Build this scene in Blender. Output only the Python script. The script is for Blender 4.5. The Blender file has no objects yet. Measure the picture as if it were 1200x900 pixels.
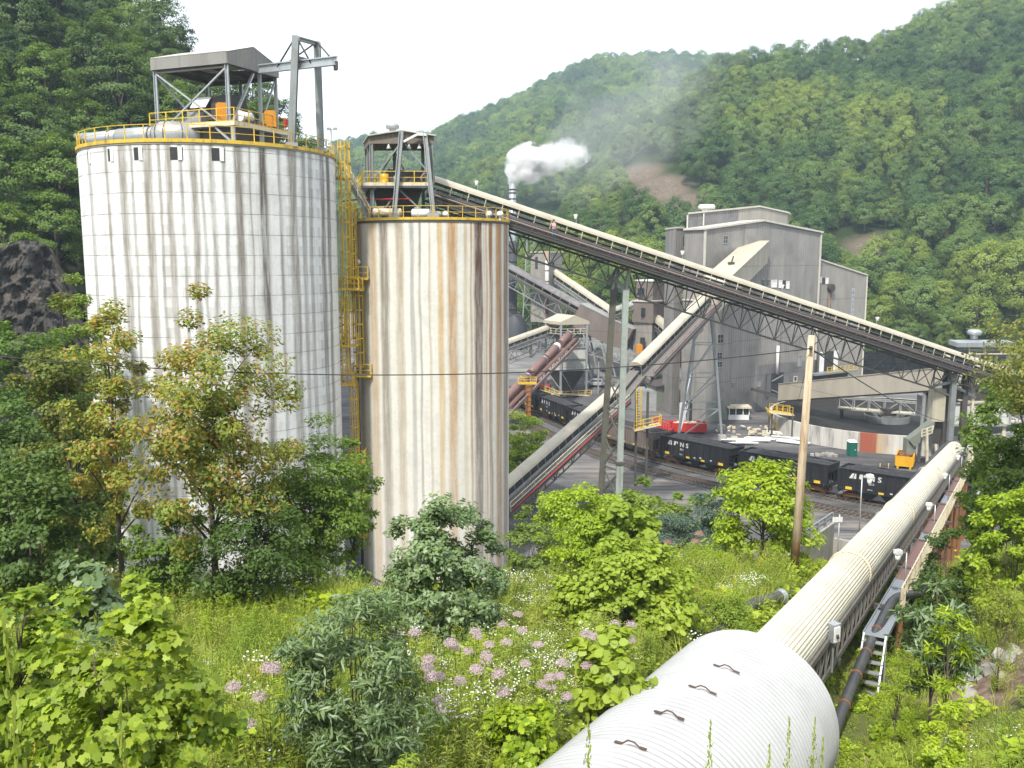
import bpy, bmesh, math, random
import numpy as np
from mathutils import Vector, Matrix
sc = bpy.context.scene
col = sc.collection
R = math.radians
# ------------------------------------------------------------------ camera, light, exposure
F, HZ, EYE = 1050.0, 303.0, 29.0
PITCH = math.atan((450 - HZ) / F)
SP, CP = math.sin(PITCH), math.cos(PITCH)
cam = bpy.data.objects.new('camera', bpy.data.cameras.new('camera')); col.objects.link(cam)
cam.location = (0, 0, EYE); cam.rotation_euler = (math.pi / 2 - PITCH, 0, 0)
cam.data.sensor_width = 36; cam.data.lens = F / 1200 * 36
cam.data.clip_start = 0.1; cam.data.clip_end = 5000
sc.camera = cam
SUN_DIR = Vector((-0.24, -0.56, 0.79)).normalized()        # towards the sun
w = bpy.data.worlds.new("World"); sc.world = w; w.use_nodes = True
nt = w.node_tree; nt.nodes.clear()
sky = nt.nodes.new('ShaderNodeTexSky'); sky.sky_type = 'NISHITA'; sky.sun_disc = False
sky.sun_elevation = math.asin(SUN_DIR.z); sky.sun_rotation = math.atan2(SUN_DIR.x, SUN_DIR.y)
bg1 = nt.nodes.new('ShaderNodeBackground'); bg1.inputs[1].default_value = 0.05
nt.links.new(sky.outputs[0], bg1.inputs[0])
tc = nt.nodes.new('ShaderNodeTexCoord'); nz = nt.nodes.new('ShaderNodeTexNoise')
nz.inputs['Scale'].default_value = 2.2; nz.inputs['Detail'].default_value = 5
nt.links.new(tc.outputs['Generated'], nz.inputs['Vector'])
rp = nt.nodes.new('ShaderNodeValToRGB')
rp.color_ramp.elements[0].position = .3; rp.color_ramp.elements[0].color = (.93, .955, .985, 1)
rp.color_ramp.elements[1].position = .62; rp.color_ramp.elements[1].color = (1, 1, 1, 1)
nt.links.new(nz.outputs['Fac'], rp.inputs[0])
bg2 = nt.nodes.new('ShaderNodeBackground'); bg2.inputs[1].default_value = 0.88
nt.links.new(rp.outputs[0], bg2.inputs[0])
ad = nt.nodes.new('ShaderNodeAddShader'); out = nt.nodes.new('ShaderNodeOutputWorld')
nt.links.new(bg1.outputs[0], ad.inputs[0]); nt.links.new(bg2.outputs[0], ad.inputs[1]); nt.links.new(ad.outputs[0], out.inputs[0])
sl = bpy.data.lights.new('sun', 'SUN'); sl.energy = 3.7; sl.angle = R(3.0); sl.color = (1, .955, .87)
sun = bpy.data.objects.new('sun', sl); col.objects.link(sun)
sun.rotation_euler = SUN_DIR.to_track_quat('Z', 'Y').to_euler(); sun.location = (0, 0, 200)
vs = sc.view_settings; vs.view_transform = 'Standard'; vs.look = 'None'; vs.gamma = 1; vs.exposure = 0.64; vs.use_curve_mapping = False
cy = sc.cycles
cy.use_denoising = True; cy.max_bounces = 6; cy.diffuse_bounces = 3; cy.glossy_bounces = 2
cy.transmission_bounces = 4; cy.volume_bounces = 6; cy.transparent_max_bounces = 6; cy.volume_step_rate = 1.0; cy.volume_max_steps = 256
cy.use_adaptive_sampling = True; cy.adaptive_threshold = 0.02

# ------------------------------------------------------------------ picture -> place
def ray(u, v):
    a = (u - 600) / F; b = (450 - v) / F
    return a, CP + b * SP, -SP + b * CP
def P(u, v, Y):
    a, y, z = ray(u, v); s = Y / y
    return Vector((a * s, Y, EYE + z * s))
def G(u, v, z=0.0):
    a, y, zz = ray(u, v); s = (z - EYE) / zz
    return Vector((a * s, y * s, z))
def ss(a, b, x):
    t = np.clip((np.asarray(x, float) - a) / (b - a), 0, 1); return t * t * (3 - 2 * t)

# ------------------------------------------------------------------ objects
def tag(o, label=None, cat=None, group=None, kind=None):
    if label: o['label'] = label
    if cat: o['category'] = cat
    if group: o['group'] = group
    if kind: o['kind'] = kind
    return o
class MB:
    """collects shapes, then becomes ONE mesh object"""
    def __init__(s): s.v = []; s.f = []; s.m = []; s.s = []
    def add(s, vs, fs, m=0, smooth=False):
        o = len(s.v); s.v += [tuple(x) for x in vs]
        for f in fs: s.f.append(tuple(i + o for i in f)); s.m.append(m); s.s.append(smooth)
        return s
    def hexa(s, c, m=0):
        return s.add(c, [(0, 3, 2, 1), (4, 5, 6, 7), (0, 1, 5, 4), (1, 2, 6, 5), (2, 3, 7, 6), (3, 0, 4, 7)], m)
    def box(s, c, d, rz=0.0, m=0):
        hx, hy, hz = d[0] / 2, d[1] / 2, d[2] / 2; ca, sa = math.cos(rz), math.sin(rz); p = []
        for z in (-hz, hz):
            for x, y in ((-hx, -hy), (hx, -hy), (hx, hy), (-hx, hy)):
                p.append((c[0] + x * ca - y * sa, c[1] + x * sa + y * ca, c[2] + z))
        return s.hexa(p, m)
    def beam(s, p, q, w, h=None, up=(0, 0, 1), m=0):
        h = h or w; p, q = Vector(p), Vector(q); d = q - p
        if d.length < 1e-6: return s
        d.normalize(); up = Vector(up)
        if abs(d.dot(up)) > .98: up = Vector((0, 1, 0))
        r = d.cross(up).normalized(); u = r.cross(d); a = []
        for e in (p, q):
            for x, y in ((-1, -1), (1, -1), (1, 1), (-1, 1)): a.append(e + r * (x * w / 2) + u * (y * h / 2))
        return s.hexa(a, m)
    def ibeam(s, p, q, w, h, up=(0, 0, 1), t=.1, m=0):
        p, q = Vector(p), Vector(q); d = (q - p).normalized(); up = Vector(up)
        if abs(d.dot(up)) > .98: up = Vector((0, 1, 0))
        r = d.cross(up).normalized(); u = r.cross(d)
        for k in (-1, 1): s.beam(p + u * k * (h / 2 - t / 2), q + u * k * (h / 2 - t / 2), w, t, u, m)
        return s.beam(p, q, t * .8, h - 2 * t - .004, u, m)
    def tube(s, pts, r, n=8, cap=True, m=0, smooth=True):
        pts = [Vector(p) for p in pts]; rs = r if isinstance(r, (list, tuple)) else [r] * len(pts)
        o = []; up = None
        for i, p in enumerate(pts):
            d = (pts[min(i + 1, len(pts) - 1)] - pts[max(i - 1, 0)]).normalized()
            if up is None: up = Vector((0, 0, 1)) if abs(d.z) < .95 else Vector((0, 1, 0))
            a = d.cross(up).normalized(); b = a.cross(d).normalized(); up = b
            for k in range(n):
                t = 2 * math.pi * k / n; o.append(p + a * (rs[i] * math.cos(t)) + b * (rs[i] * math.sin(t)))
        f = []
        for i in range(len(pts) - 1):
            for k in range(n):
                k2 = (k + 1) % n; f.append((i * n + k, i * n + k2, (i + 1) * n + k2, (i + 1) * n + k))
        s.add(o, f, m, smooth)
        if cap:
            b = len(s.v) - len(o)
            s.f += [tuple(b + k for k in range(n))[::-1], tuple(b + (len(pts) - 1) * n + k for k in range(n))]; s.m += [m, m]; s.s += [False, False]
        return s
    def lathe(s, prof, c=(0, 0, 0), n=24, m=0, smooth=True, a0=0, a1=2 * math.pi):
        full = abs(a1 - a0 - 2 * math.pi) < 1e-6; nn = n if full else n + 1; o = []; f = []
        for r, z in prof:
            for k in range(nn):
                t = a0 + (a1 - a0) * k / n; o.append((c[0] + r * math.cos(t), c[1] + r * math.sin(t), c[2] + z))
        for i in range(len(prof) - 1):
            for k in range(n):
                k2 = (k + 1) % nn; f.append((i * nn + k, i * nn + k2, (i + 1) * nn + k2, (i + 1) * nn + k))
        return s.add(o, f, m, smooth)
    def prism(s, poly, vec, m=0):
        poly = [Vector(p) for p in poly]; vec = Vector(vec); n = len(poly)
        f = [tuple(range(n))[::-1], tuple(range(n, 2 * n))] + [(i, (i + 1) % n, n + (i + 1) % n, n + i) for i in range(n)]
        return s.add(poly + [p + vec for p in poly], f, m)
    def rail(s, pts, h=1.07, sp=1.8, r=.045, closed=False, toe=True, m=0, mid=True):
        pts = [Vector(p) for p in pts]
        if closed: pts = pts + [pts[0]]
        for a, b in zip(pts, pts[1:]):
            L = (b - a).length; n = max(1, round(L / sp)); up = Vector((0, 0, 1))
            for i in range(n if b is not pts[-1] or closed else n + 1):
                q = a + (b - a) * (i / n); s.beam(q, q + up * h, r * 1.3, m=m)
            s.beam(a + up * h, b + up * h, r, m=m)
            if mid: s.beam(a + up * h * .52, b + up * h * .52, r * .8, m=m)
            if toe: s.beam(a + up * .08, b + up * .08, .03, .15, m=m)
        return s
    def build(s, name, mats, parent=None, off=(0, 0, 0), fix=True):
        me = bpy.data.meshes.new(name); ox = Vector(off)
        me.from_pydata([(x - ox[0], y - ox[1], z - ox[2]) for x, y, z in s.v], [], s.f)
        mats = mats if isinstance(mats, (list, tuple)) else [mats]
        for m in mats: me.materials.append(m)
        me.polygons.foreach_set('material_index', s.m); me.polygons.foreach_set('use_smooth', s.s)
        if fix:
            bm = bmesh.new(); bm.from_mesh(me); bmesh.ops.recalc_face_normals(bm, faces=bm.faces); bm.to_mesh(me); bm.free()
        o = bpy.data.objects.new(name, me); col.objects.link(o)
        if parent is not None: o.parent = parent
        else: o.location = ox
        return o
class Thing:
    """an Empty at the thing's base; parts are given in world coordinates (or local ones when loc is 0)"""
    def __init__(s, name, label, cat, loc=(0, 0, 0), group=None):
        s.o = bpy.data.objects.new(name, None); col.objects.link(s.o); s.o.empty_display_size = .3
        s.loc = Vector(loc); s.o.location = s.loc; tag(s.o, label, cat, group)
    def part(s, name, mb, mat, parent=None, label=None):
        o = mb.build(name, mat, parent or s.o, s.loc)
        if label: o['label'] = label
        return o
def single(name, mb, mat, label, cat, loc=(0, 0, 0), group=None):
    return tag(mb.build(name, mat, None, loc), label, cat, group)
def struct(name, mb, mat, smooth=False):
    return tag(mb.build(name, mat), kind='structure')
KIDS = {}
def kids(o):
    return [c for c in bpy.data.objects if c.parent is o]
def copy_tree(o, parent=None, tree=None):
    c = o.copy(); col.objects.link(c)
    if parent is not None: c.parent = parent
    for ch, sub in tree: copy_tree(ch, c, sub)
    return c
def tree_of(o):
    return [(c, tree_of(c)) for c in o.children]
# ------------------------------------------------------------------ materials
class NT:
    def __init__(s, name):
        s.mat = bpy.data.materials.new(name); s.mat.use_nodes = True; s.t = s.mat.node_tree
        s.b = s.t.nodes['Principled BSDF']; s.o = s.t.nodes['Material Output']
    def n(s, kind, **kw):
        x = s.t.nodes.new('ShaderNode' + kind)
        for k, v in kw.items(): setattr(x, k, v)
        return x
    def l(s, a, b): s.t.links.new(a, b); return s
    def sock(s, v, inp):
        if hasattr(v, 'is_output'): s.l(v, inp)
        else: inp.default_value = v
    def math(s, op, a, b=0.0, c=None, clamp=False):
        x = s.n('Math', operation=op, use_clamp=clamp); s.sock(a, x.inputs[0]); s.sock(b, x.inputs[1])
        if c is not None: s.sock(c, x.inputs[2])
        return x.outputs[0]
    def mapr(s, v, a, b, c=0.0, d=1.0):
        x = s.n('MapRange', interpolation_type='SMOOTHSTEP'); s.sock(v, x.inputs[0])
        for i, q in zip((1, 2, 3, 4), (a, b, c, d)): x.inputs[i].default_value = q
        return x.outputs[0]
    def coord(s, kind='Object', scale=(1, 1, 1), rot=(0, 0, 0)):
        t = s.n('TexCoord'); m = s.n('Mapping'); s.l(t.outputs[kind], m.inputs[0])
        m.inputs['Scale'].default_value = scale; m.inputs['Rotation'].default_value = rot
        return m.outputs[0]
    def pos(s, scale=(1, 1, 1), rot=(0, 0, 0)):
        g = s.n('NewGeometry'); m = s.n('Mapping'); s.l(g.outputs['Position'], m.inputs[0])
        m.inputs['Scale'].default_value = scale; m.inputs['Rotation'].default_value = rot
        return m.outputs[0]
    def noise(s, vec, scale=1.0, detail=4.0, rough=.55, dist=0.0):
        x = s.n('TexNoise'); s.l(vec, x.inputs['Vector']); x.inputs['Scale'].default_value = scale
        x.inputs['Detail'].default_value = detail; x.inputs['Roughness'].default_value = rough; x.inputs['Distortion'].default_value = dist
        return x.outputs['Fac']
    def ramp(s, fac, stops, mode='LINEAR'):
        x = s.n('ValToRGB'); s.l(fac, x.inputs[0]); e = x.color_ramp.elements; x.color_ramp.interpolation = mode
        while len(e) < len(stops): e.new(.5)
        for k, (p, c) in enumerate(stops):
            e[k].position = p; e[k].color = tuple(c) + (1,) if len(c) == 3 else c
        return x.outputs[0]
    def mix(s, fac, a, b, mode='MIX'):
        x = s.n('Mix', data_type='RGBA', blend_type=mode)
        s.sock(fac, x.inputs[0]); 
        for v, i in ((a, 6), (b, 7)):
            if hasattr(v, 'is_output'): s.l(v, x.inputs[i])
            else: x.inputs[i].default_value = tuple(v) + (1,)
        return x.outputs[2]
    def bump(s, h, strength=.3, dist=.05):
        x = s.n('Bump'); s.l(h, x.inputs['Height']); x.inputs['Strength'].default_value = strength; x.inputs['Distance'].default_value = dist
        s.l(x.outputs[0], s.b.inputs['Normal'])
    def done(s, color=None, rough=.6, metal=0.0, spec=.4):
        if color is not None: 
            if hasattr(color, 'is_output'): s.l(color, s.b.inputs['Base Color'])
            else: s.b.inputs['Base Color'].default_value = tuple(color) + (1,)
        s.sock(rough, s.b.inputs['Roughness']); s.b.inputs['Metallic'].default_value = metal
        s.b.inputs['Specular IOR Level'].default_value = spec
        return s.mat
def worn(name, c, dirt=None, amt=.5, scale=.5, rough=.6, metal=0.0, streak=True, bump=0.0):
    """weathered paint, steel or concrete: two noises, one drawn out downwards"""
    k = NT(name); dirt = dirt or tuple(x * .45 for x in c)
    p = k.pos(); a = k.noise(p, scale, 6, .65)
    f = k.mapr(a, .42, .75)
    if streak:
        q = k.pos((1, 1, .08)); b = k.noise(q, scale * 3.2, 3, .6); f = k.math('MAXIMUM', k.math('MULTIPLY', f, .8), k.mapr(b, .5, .74))
    g = k.noise(p, scale * 9, 3)
    cc = k.mix(k.math('MULTIPLY', f, amt), c, dirt)
    cc = k.mix(k.mapr(g, .3, .8, 0.0, .22), cc, tuple(x * .6 for x in c))
    if bump: k.bump(g, bump, .03)
    return k.done(cc, rough, metal)
def ribbed(name, c, dirt, scale=3.0, amt=.7, axis=(1, 1, 0), streak=.08, rough=.6):
    """profiled metal sheet: real vertical ribs by bump, stains running down"""
    k = NT(name); t = k.n('NewGeometry'); sx = k.n('SeparateXYZ'); k.l(t.outputs['Position'], sx.inputs[0])
    d = k.math('ADD', k.math('MULTIPLY', sx.outputs[0], axis[0]), k.math('MULTIPLY', sx.outputs[1], axis[1]))
    wv = k.math('SINE', k.math('MULTIPLY', d, 2 * math.pi * scale))
    q = k.pos((1, 1, streak)); b = k.noise(q, .7, 5, .65); a = k.noise(k.pos(), .18, 5, .6)
    f = k.math('MULTIPLY', k.math('MAXIMUM', k.mapr(b, .45, .7), k.mapr(a, .45, .7)), amt)
    blot = k.noise(k.pos((1, 1, .45)), .11, 6, .7); f = k.math('MAXIMUM', f, k.math('MULTIPLY', k.mapr(blot, .48, .68), amt * .9))
    pan = k.noise(k.pos((.5, .5, .16)), 1.0, 0)
    cc = k.mix(f, c, dirt); cc = k.mix(k.mapr(pan, .35, .65, 0, .3), cc, tuple(x * .72 for x in c))
    seam = k.math('LESS_THAN', k.math('FRACT', k.math('MULTIPLY', sx.outputs[2], .145)), .022)
    cc = k.mix(k.math('MULTIPLY', seam, .45), cc, tuple(x * .35 for x in c))
    k.bump(wv, .3, .05)
    return k.done(cc, rough, 0, .3)
def leafmat(name, dark, light, warm=None, wamt=0.0, trans=.38, objvar=.5, gloss=.022):
    """leaves: each leaf its own tint, each plant its own shade, light coming through"""
    k = NT(name); t = k.t; t.nodes.remove(k.b)
    g = k.n('NewGeometry'); oi = k.n('ObjectInfo')
    f = k.math('ADD', k.math('MULTIPLY', g.outputs['Random Per Island'], 1 - objvar), k.math('MULTIPLY', oi.outputs['Random'], objvar))
    c = k.mix(f, dark, light)
    n2 = k.noise(k.pos(), .25, 2)
    c = k.mix(k.mapr(n2, .4, .7, 0, .4), c, light)
    if warm:
        n = k.noise(k.pos(), .55, 3); r = k.math('FRACT', k.math('MULTIPLY', g.outputs['Random Per Island'], 7.31))
        c = k.mix(k.math('MULTIPLY', k.mapr(k.math('ADD', k.math('MULTIPLY', n, .7), k.math('MULTIPLY', r, .5)), .5, .85), wamt), c, warm)
    d = k.n('BsdfDiffuse'); k.l(c, d.inputs[0])
    tr = k.n('BsdfTranslucent'); k.l(k.mix(.35, c, light), tr.inputs[0])
    m = k.n('MixShader'); m.inputs[0].default_value = trans; k.l(d.outputs[0], m.inputs[1]); k.l(tr.outputs[0], m.inputs[2])
    gl = k.n('BsdfGlossy'); gl.inputs['Roughness'].default_value = .55; gl.inputs[0].default_value = (.9, .95, 1, 1)
    m2 = k.n('MixShader'); m2.inputs[0].default_value = gloss; k.l(m.outputs[0], m2.inputs[1]); k.l(gl.outputs[0], m2.inputs[2])
    k.l(m2.outputs[0], k.o.inputs[0]); return k.mat
M = {}
M['yellow'] = worn('yellow_paint', (.66, .45, .045), (.2, .1, .03), .75, 1.2)
M['steel'] = worn('grey_steel', (.26, .28, .28), (.13, .11, .09), .6, .6, .45, .3)
M['galv'] = worn('galvanised', (.42, .45, .47), (.2, .19, .18), .5, .7, .4, .5)
M['darksteel'] = worn('dark_steel', (.075, .07, .068), (.1, .06, .04), .6, 1.0, .6)
M['truss'] = worn('truss_steel', (.15, .145, .135), (.12, .075, .045), .6, .8, .6)
M['beige'] = worn('beige_sheet', (.47, .43, .335), (.26, .225, .165), .55, .35, .5)
M['beige_hood'] = worn('beige_hood', (.46, .42, .33), (.27, .24, .18), .5, .5, .45, streak=False)
M['cream'] = worn('cream_paint', (.64, .58, .44), (.3, .2, .1), .8, 1.5)
M['white'] = worn('white_paint', (.78, .78, .76), (.4, .37, .32), .4, .9, .4)
M['black'] = worn('black_rubber', (.03, .03, .032), (.06, .055, .05), .6, 1.0, .6)
M['pipe'] = worn('black_pipe', (.055, .058, .064), (.14, .13, .115), .45, .7, .45, streak=False)
M['coal'] = worn('coal', (.022, .022, .025), (.055, .054, .056), .7, 2.0, .75, streak=False, bump=.9)
M['dark'] = worn('dark_machinery', (.05, .047, .045), (.12, .07, .04), .6, 1.0, .65)
M['machine'] = worn('machine_grey', (.30, .31, .30), (.1, .09, .08), .6, 1.0, .5)
M['orange'] = worn('orange_paint', (.65, .27, .02), (.3, .12, .03), .5, 1.5, .45)
M['red'] = worn('red_paint', (.55, .035, .03), (.25, .05, .04), .5, 1.2, .45)
M['lug'] = worn('lug_steel', (.10, .06, .045), (.05, .035, .03), .6, 3.0, .7)
M['rust'] = worn('rust_steel', (.24, .105, .045), (.11, .05, .03), .7, 1.1, .8)
M['maroon'] = worn('maroon_tube', (.20, .115, .10), (.12, .07, .06), .6, .6, .5)
M['pink'] = worn('pinkish_rail', (.30, .20, .19), (.2, .12, .1), .6, .8, .5)
M['green'] = worn('green_plastic', (.012, .13, .095), (.01, .08, .06), .4, 1.0, .4)
M['dyellow'] = worn('dumpster_yellow', (.72, .40, .015), (.4, .17, .03), .5, .9, .4)
M['wood'] = worn('pole_wood', (.46, .33, .21), (.20, .115, .06), .75, 1.2, .8, bump=.4)
M['bark'] = worn('bark', (.12, .095, .075), (.055, .045, .038), .7, 4.0, .9, bump=.5)
M['stem'] = worn('green_stem', (.17, .24, .06), (.16, .13, .06), .5, 3.0, .7)
M['concrete'] = worn('concrete', (.36, .34, .31), (.17, .155, .14), .75, .45, .85, bump=.2)
M['rail'] = worn('rail_steel', (.20, .17, .15), (.13, .075, .045), .6, 2.0, .4, .5)
M['glass'] = NT('dark_glass').done((.03, .035, .04), .12, 0, .6)
M['paint_black'] = worn('car_black', (.016, .017, .020), (.04, .036, .034), .7, .5, .5)
M['brown_car'] = worn('car_brown', (.17, .135, .115), (.075, .06, .055), .7, .6, .6)
M['letter'] = worn('letter_white', (.62, .62, .60), (.22, .21, .2), .75, 2.2, .6)
M['reflector'] = worn('reflector_yellow', (.75, .50, .04), (.35, .22, .05), .4, 3.0, .4)
HAZE = 0.0003
# ------------------------------------------------------------------ the lie of the land
T0 = Vector((6.24, 21.6, 17.0)); TD = Vector((.4898, .8643, -.1144)).normalized()      # axis of culvert and covered conveyor
rngN = np.random.default_rng(5)
_ph = rngN.uniform(0, 6.28, (8, 2)); _fr = rngN.uniform(.12, .9, (8, 2))
def bumps(x, y):
    s = 0
    for k in range(8): s = s + np.sin(_fr[k, 0] * x + _ph[k, 0]) * np.sin(_fr[k, 1] * y + _ph[k, 1]) / (1 + k * .35)
    return s
def ground_z(x, y):
    x = np.asarray(x, float); y = np.asarray(y, float)
    yc = 32.5 + 3.5 * ss(0, 7, x) - 1.5 * ss(12.5, 15, x) + 9 * ss(17.5, 22, x) + 7 * ss(26, 45, x)
    near = np.interp(y, [-60, -20, 0, 6, 10, 14, 18, 24, 33], [60, 38, 27.2, 24, 22.3, 20.5, 19.0, 17.7, 16.6])
    far = np.interp(y - yc, [-20, 0, 3, 9, 18, 28, 40], [17.2, 16.1, 14.6, 9.5, 3.5, 0, 0])
    z = np.where(y < 24, near, np.minimum(near, far)); z = np.where(y >= 33, far, z)
    z = z + np.clip(x - 13, 0, 40) * .05 * ss(60, 40, y)
    z = z + bumps(x, y) * .16 * ss(75, 40, y)
    t = (x - T0.x) * TD.x + (y - T0.y) * TD.y; s = (x - T0.x) * .870 - (y - T0.y) * .493
    az = 17.0 - .115 * t
    fl = az - 1.95 - .85 * ss(0, 6, t)
    lim = np.where(s > 1.0, fl + np.clip(s - 2.5, 0, 99) * .62, np.where(s < -2.2, az + .6 + np.clip(-s - 2.6, 0, 99) * .3, az + .6 + (fl - az - .6) * (s + 2.2) / 3.2))
    lim = np.where((t > -30) & (t < 60), lim, 99)
    z = np.minimum(z, lim)
    back = 9 * ss(172, 218, y) * ss(46, 20, x)
    return z + np.where(y > 80, back, 0)
def gz(x, y): return float(ground_z(x, y))
def G_ground(u, v):
    q = ray(u, v)
    for i in range(60, 1600):
        s = i * .1; x, y, z = q[0] * s, q[1] * s, EYE + q[2] * s
        if z < gz(x, y): break
    return Vector((x, y, z))
BANK = G_ground(1172, 790)
xs = np.unique(np.concatenate([np.arange(-900, -60, 60), np.arange(-60, 70, .9), np.arange(70, 900, 60)]))
ys = np.unique(np.concatenate([np.arange(-60, -8, 6), np.arange(-8, 76, .9), np.arange(76, 320, 6), np.arange(320, 1400, 90)]))
X, Y = np.meshgrid(xs, ys); Z = ground_z(X, Y)
def grid_mesh(name, X, Y, Z, mat):
    n, m = X.shape; me = bpy.data.meshes.new(name)
    idx = np.arange(n * m).reshape(n, m)
    f = np.stack([idx[:-1, :-1], idx[:-1, 1:], idx[1:, 1:], idx[1:, :-1]], -1).reshape(-1, 4)
    me.from_pydata(np.stack([X, Y, Z], -1).reshape(-1, 3).tolist(), [], f.tolist()); me.materials.append(mat)
    me.polygons.foreach_set('use_smooth', [True] * len(me.polygons))
    o = bpy.data.objects.new(name, me); col.objects.link(o); return tag(o, kind='structure')
k = NT('ground_soil'); p = k.pos(); sx = k.n('SeparateXYZ'); k.l(p, sx.inputs[0])
n1 = k.noise(p, .35, 6, .6); n2 = k.noise(p, 2.5, 4)
soil = k.ramp(n1, [(.3, (.055, .06, .022)), (.5, (.085, .105, .03)), (.7, (.12, .12, .045))])
far_y = k.mapr(sx.outputs[1], 95, 110)
pr = k.pos((.06, .5, 1), (0, 0, R(52))); n3 = k.noise(pr, 1.0, 6, .65, .6); n4 = k.noise(p, .09, 6, .6)
yard = k.ramp(k.math('ADD', k.math('MULTIPLY', n3, .55), k.math('MULTIPLY', n4, .5)), [(.36, (.034, .033, .036)), (.48, (.082, .08, .083)), (.58, (.13, .127, .128)), (.7, (.20, .192, .18))])
yard = k.mix(k.mapr(n2, .4, .75, 0, .35), yard, (.07, .068, .07))
edge = k.math('ADD', sx.outputs[2], k.math('MULTIPLY', n1, 5.0))
f = k.math('MULTIPLY', k.mapr(edge, 6.5, 3.2), k.mapr(k.math('ADD', sx.outputs[1], k.math('MULTIPLY', n1, 12)), 66, 74))
f = k.math('MAXIMUM', f, far_y)
gravel_far = k.mapr(sx.outputs[1], 178, 200)
yard = k.mix(gravel_far, yard, k.ramp(n3, [(.35, (.10, .10, .11)), (.65, (.24, .235, .22))]))
dv = k.n('VectorMath', operation='DISTANCE'); k.l(p, dv.inputs[0]); dv.inputs[1].default_value = tuple(BANK)
earth = k.mapr(k.math('ADD', dv.outputs['Value'], k.math('MULTIPLY', n2, 3.0)), 6.0, 4.0); soil = k.mix(earth, soil, k.ramp(n2, [(.3, (.10, .065, .045)), (.5, (.19, .13, .10)), (.7, (.26, .20, .16))]))
c = k.mix(f, soil, yard); k.bump(n2, .5, .15); M['ground'] = k.done(c, .95, 0, .2)
grid_mesh('ground', X, Y, Z, M['ground'])

# ---- hillsides: sheets that rise from a foot to a skyline
def az_of(u): return (u - 600) / F * CP
class Hill:
    def __init__(s, us, vtop, Yr, Yf, zf, treeh, nu=90, nd=46, expo=1.0, rough=1.5, seed=1):
        uu = np.linspace(us[0], us[-1], nu); v = np.interp(uu, us, vtop); Yr = np.interp(uu, us, Yr); Yf = np.interp(uu, us, Yf)
        zf = np.interp(uu, us, zf); zr = []
        for a, b, c in zip(uu, v, Yr): q = ray(a, b); zr.append(EYE + q[2] / q[1] * c)
        zr = np.array(zr) - treeh; t = np.linspace(0, 1.5, nd)[:, None]
        g = np.clip(t, 0, 1) ** expo
        rise = zf + (zr - zf) * g; rise = np.where(t > 1, zr - (t - 1) * 60, rise)
        s.Y = Yf + (Yr - Yf) * t; ax = az_of(uu)[None, :]; s.X = ax * s.Y
        r = np.random.default_rng(seed); ph = r.uniform(0, 6.28, (6, 2)); h = 0
        for k_ in range(6): h = h + np.sin(s.X * .02 * (1 + k_ * .7) + ph[k_, 0]) * np.sin(s.Y * .017 * (1 + k_ * .6) + ph[k_, 1]) / (1 + k_ * .5)
        s.Z = rise + h * rough * np.clip(t * 5, 0, 1); s.uu = uu; s.t = t[:, 0]
    def at(s, u, t):
        fu = np.interp(u, s.uu, np.arange(len(s.uu))); ft = np.interp(t, s.t, np.arange(len(s.t)))
        i = min(int(fu), len(s.uu) - 2); j = min(int(ft), len(s.t) - 2); a = fu - i; b = ft - j; o = []
        for A in (s.X, s.Y, s.Z): o.append((A[j, i] * (1 - a) + A[j, i + 1] * a) * (1 - b) + (A[j + 1, i] * (1 - a) + A[j + 1, i + 1] * a) * b)
        return Vector(o)
H_NEAR = Hill([560, 650, 700, 740, 780, 820, 860, 900, 1000, 1080, 1200, 1450], [330, 262, 205, 165, 132, 98, 73, 60, 38, 8, -45, -160],
              [270, 300, 330, 350, 370, 390, 405, 415, 425, 430, 430, 420], [222, 226, 230, 232, 232, 232, 232, 228, 222, 215, 205, 190], [6, 8, 9, 9, 9, 8, 7, 6, 6, 7, 9, 12], 8.5, 110, 50, .95, 2.2, 3)
def hill_point(h, u, v):
    best = None
    for t in np.linspace(0, 1, 160):
        p = h.at(u, t); dy = p.y * CP - (p.z - EYE) * SP; uu = 600 + F * p.x / dy; vv = 450 - F * ((p.z - EYE) * CP + p.y * SP) / dy
        e = abs(vv - v)
        if best is None or e < best[0]: best = (e, p)
    return best[1]
BARE = [(hill_point(H_NEAR, 745, 203), 12.0), (hill_point(H_NEAR, 772, 220), 13.0), (hill_point(H_NEAR, 806, 240), 12.0), (hill_point(H_NEAR, 1018, 288), 9.0)]
k = NT('hill_floor'); p = k.pos(); n1 = k.noise(p, .12, 6, .65); n2 = k.noise(p, .9, 5)
c = k.ramp(n1, [(.3, (.018, .03, .012)), (.7, (.04, .06, .02))])
bare = k.ramp(k.math('ADD', k.math('MULTIPLY', n2, .7), k.math('MULTIPLY', n1, .3)), [(.3, (.08, .075, .04)), (.5, (.135, .105, .082)), (.7, (.195, .155, .128))])
m_ = None
for q, rad in BARE:
    d = k.n('VectorMath', operation='DISTANCE'); k.l(p, d.inputs[0]); d.inputs[1].default_value = tuple(q)
    g = k.mapr(k.math('ADD', d.outputs['Value'], k.math('MULTIPLY', n2, 9)), rad + 6, rad - 2)
    m_ = g if m_ is None else k.math('MAXIMUM', m_, g)
M['hill'] = k.done(k.mix(m_, c, bare), .95, 0, .1)
H_FAR = Hill([250, 350, 400, 450, 505, 540, 640, 700, 760, 850, 920, 1050], [240, 205, 172, 165, 158, 140, 98, 75, 64, 66, 80, 120],
             [980, 980, 980, 980, 980, 980, 1000, 1010, 1020, 1020, 1020, 1020], [330] * 12, [9] * 12, 9.5, 90, 46, .92, 4, 4)
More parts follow.
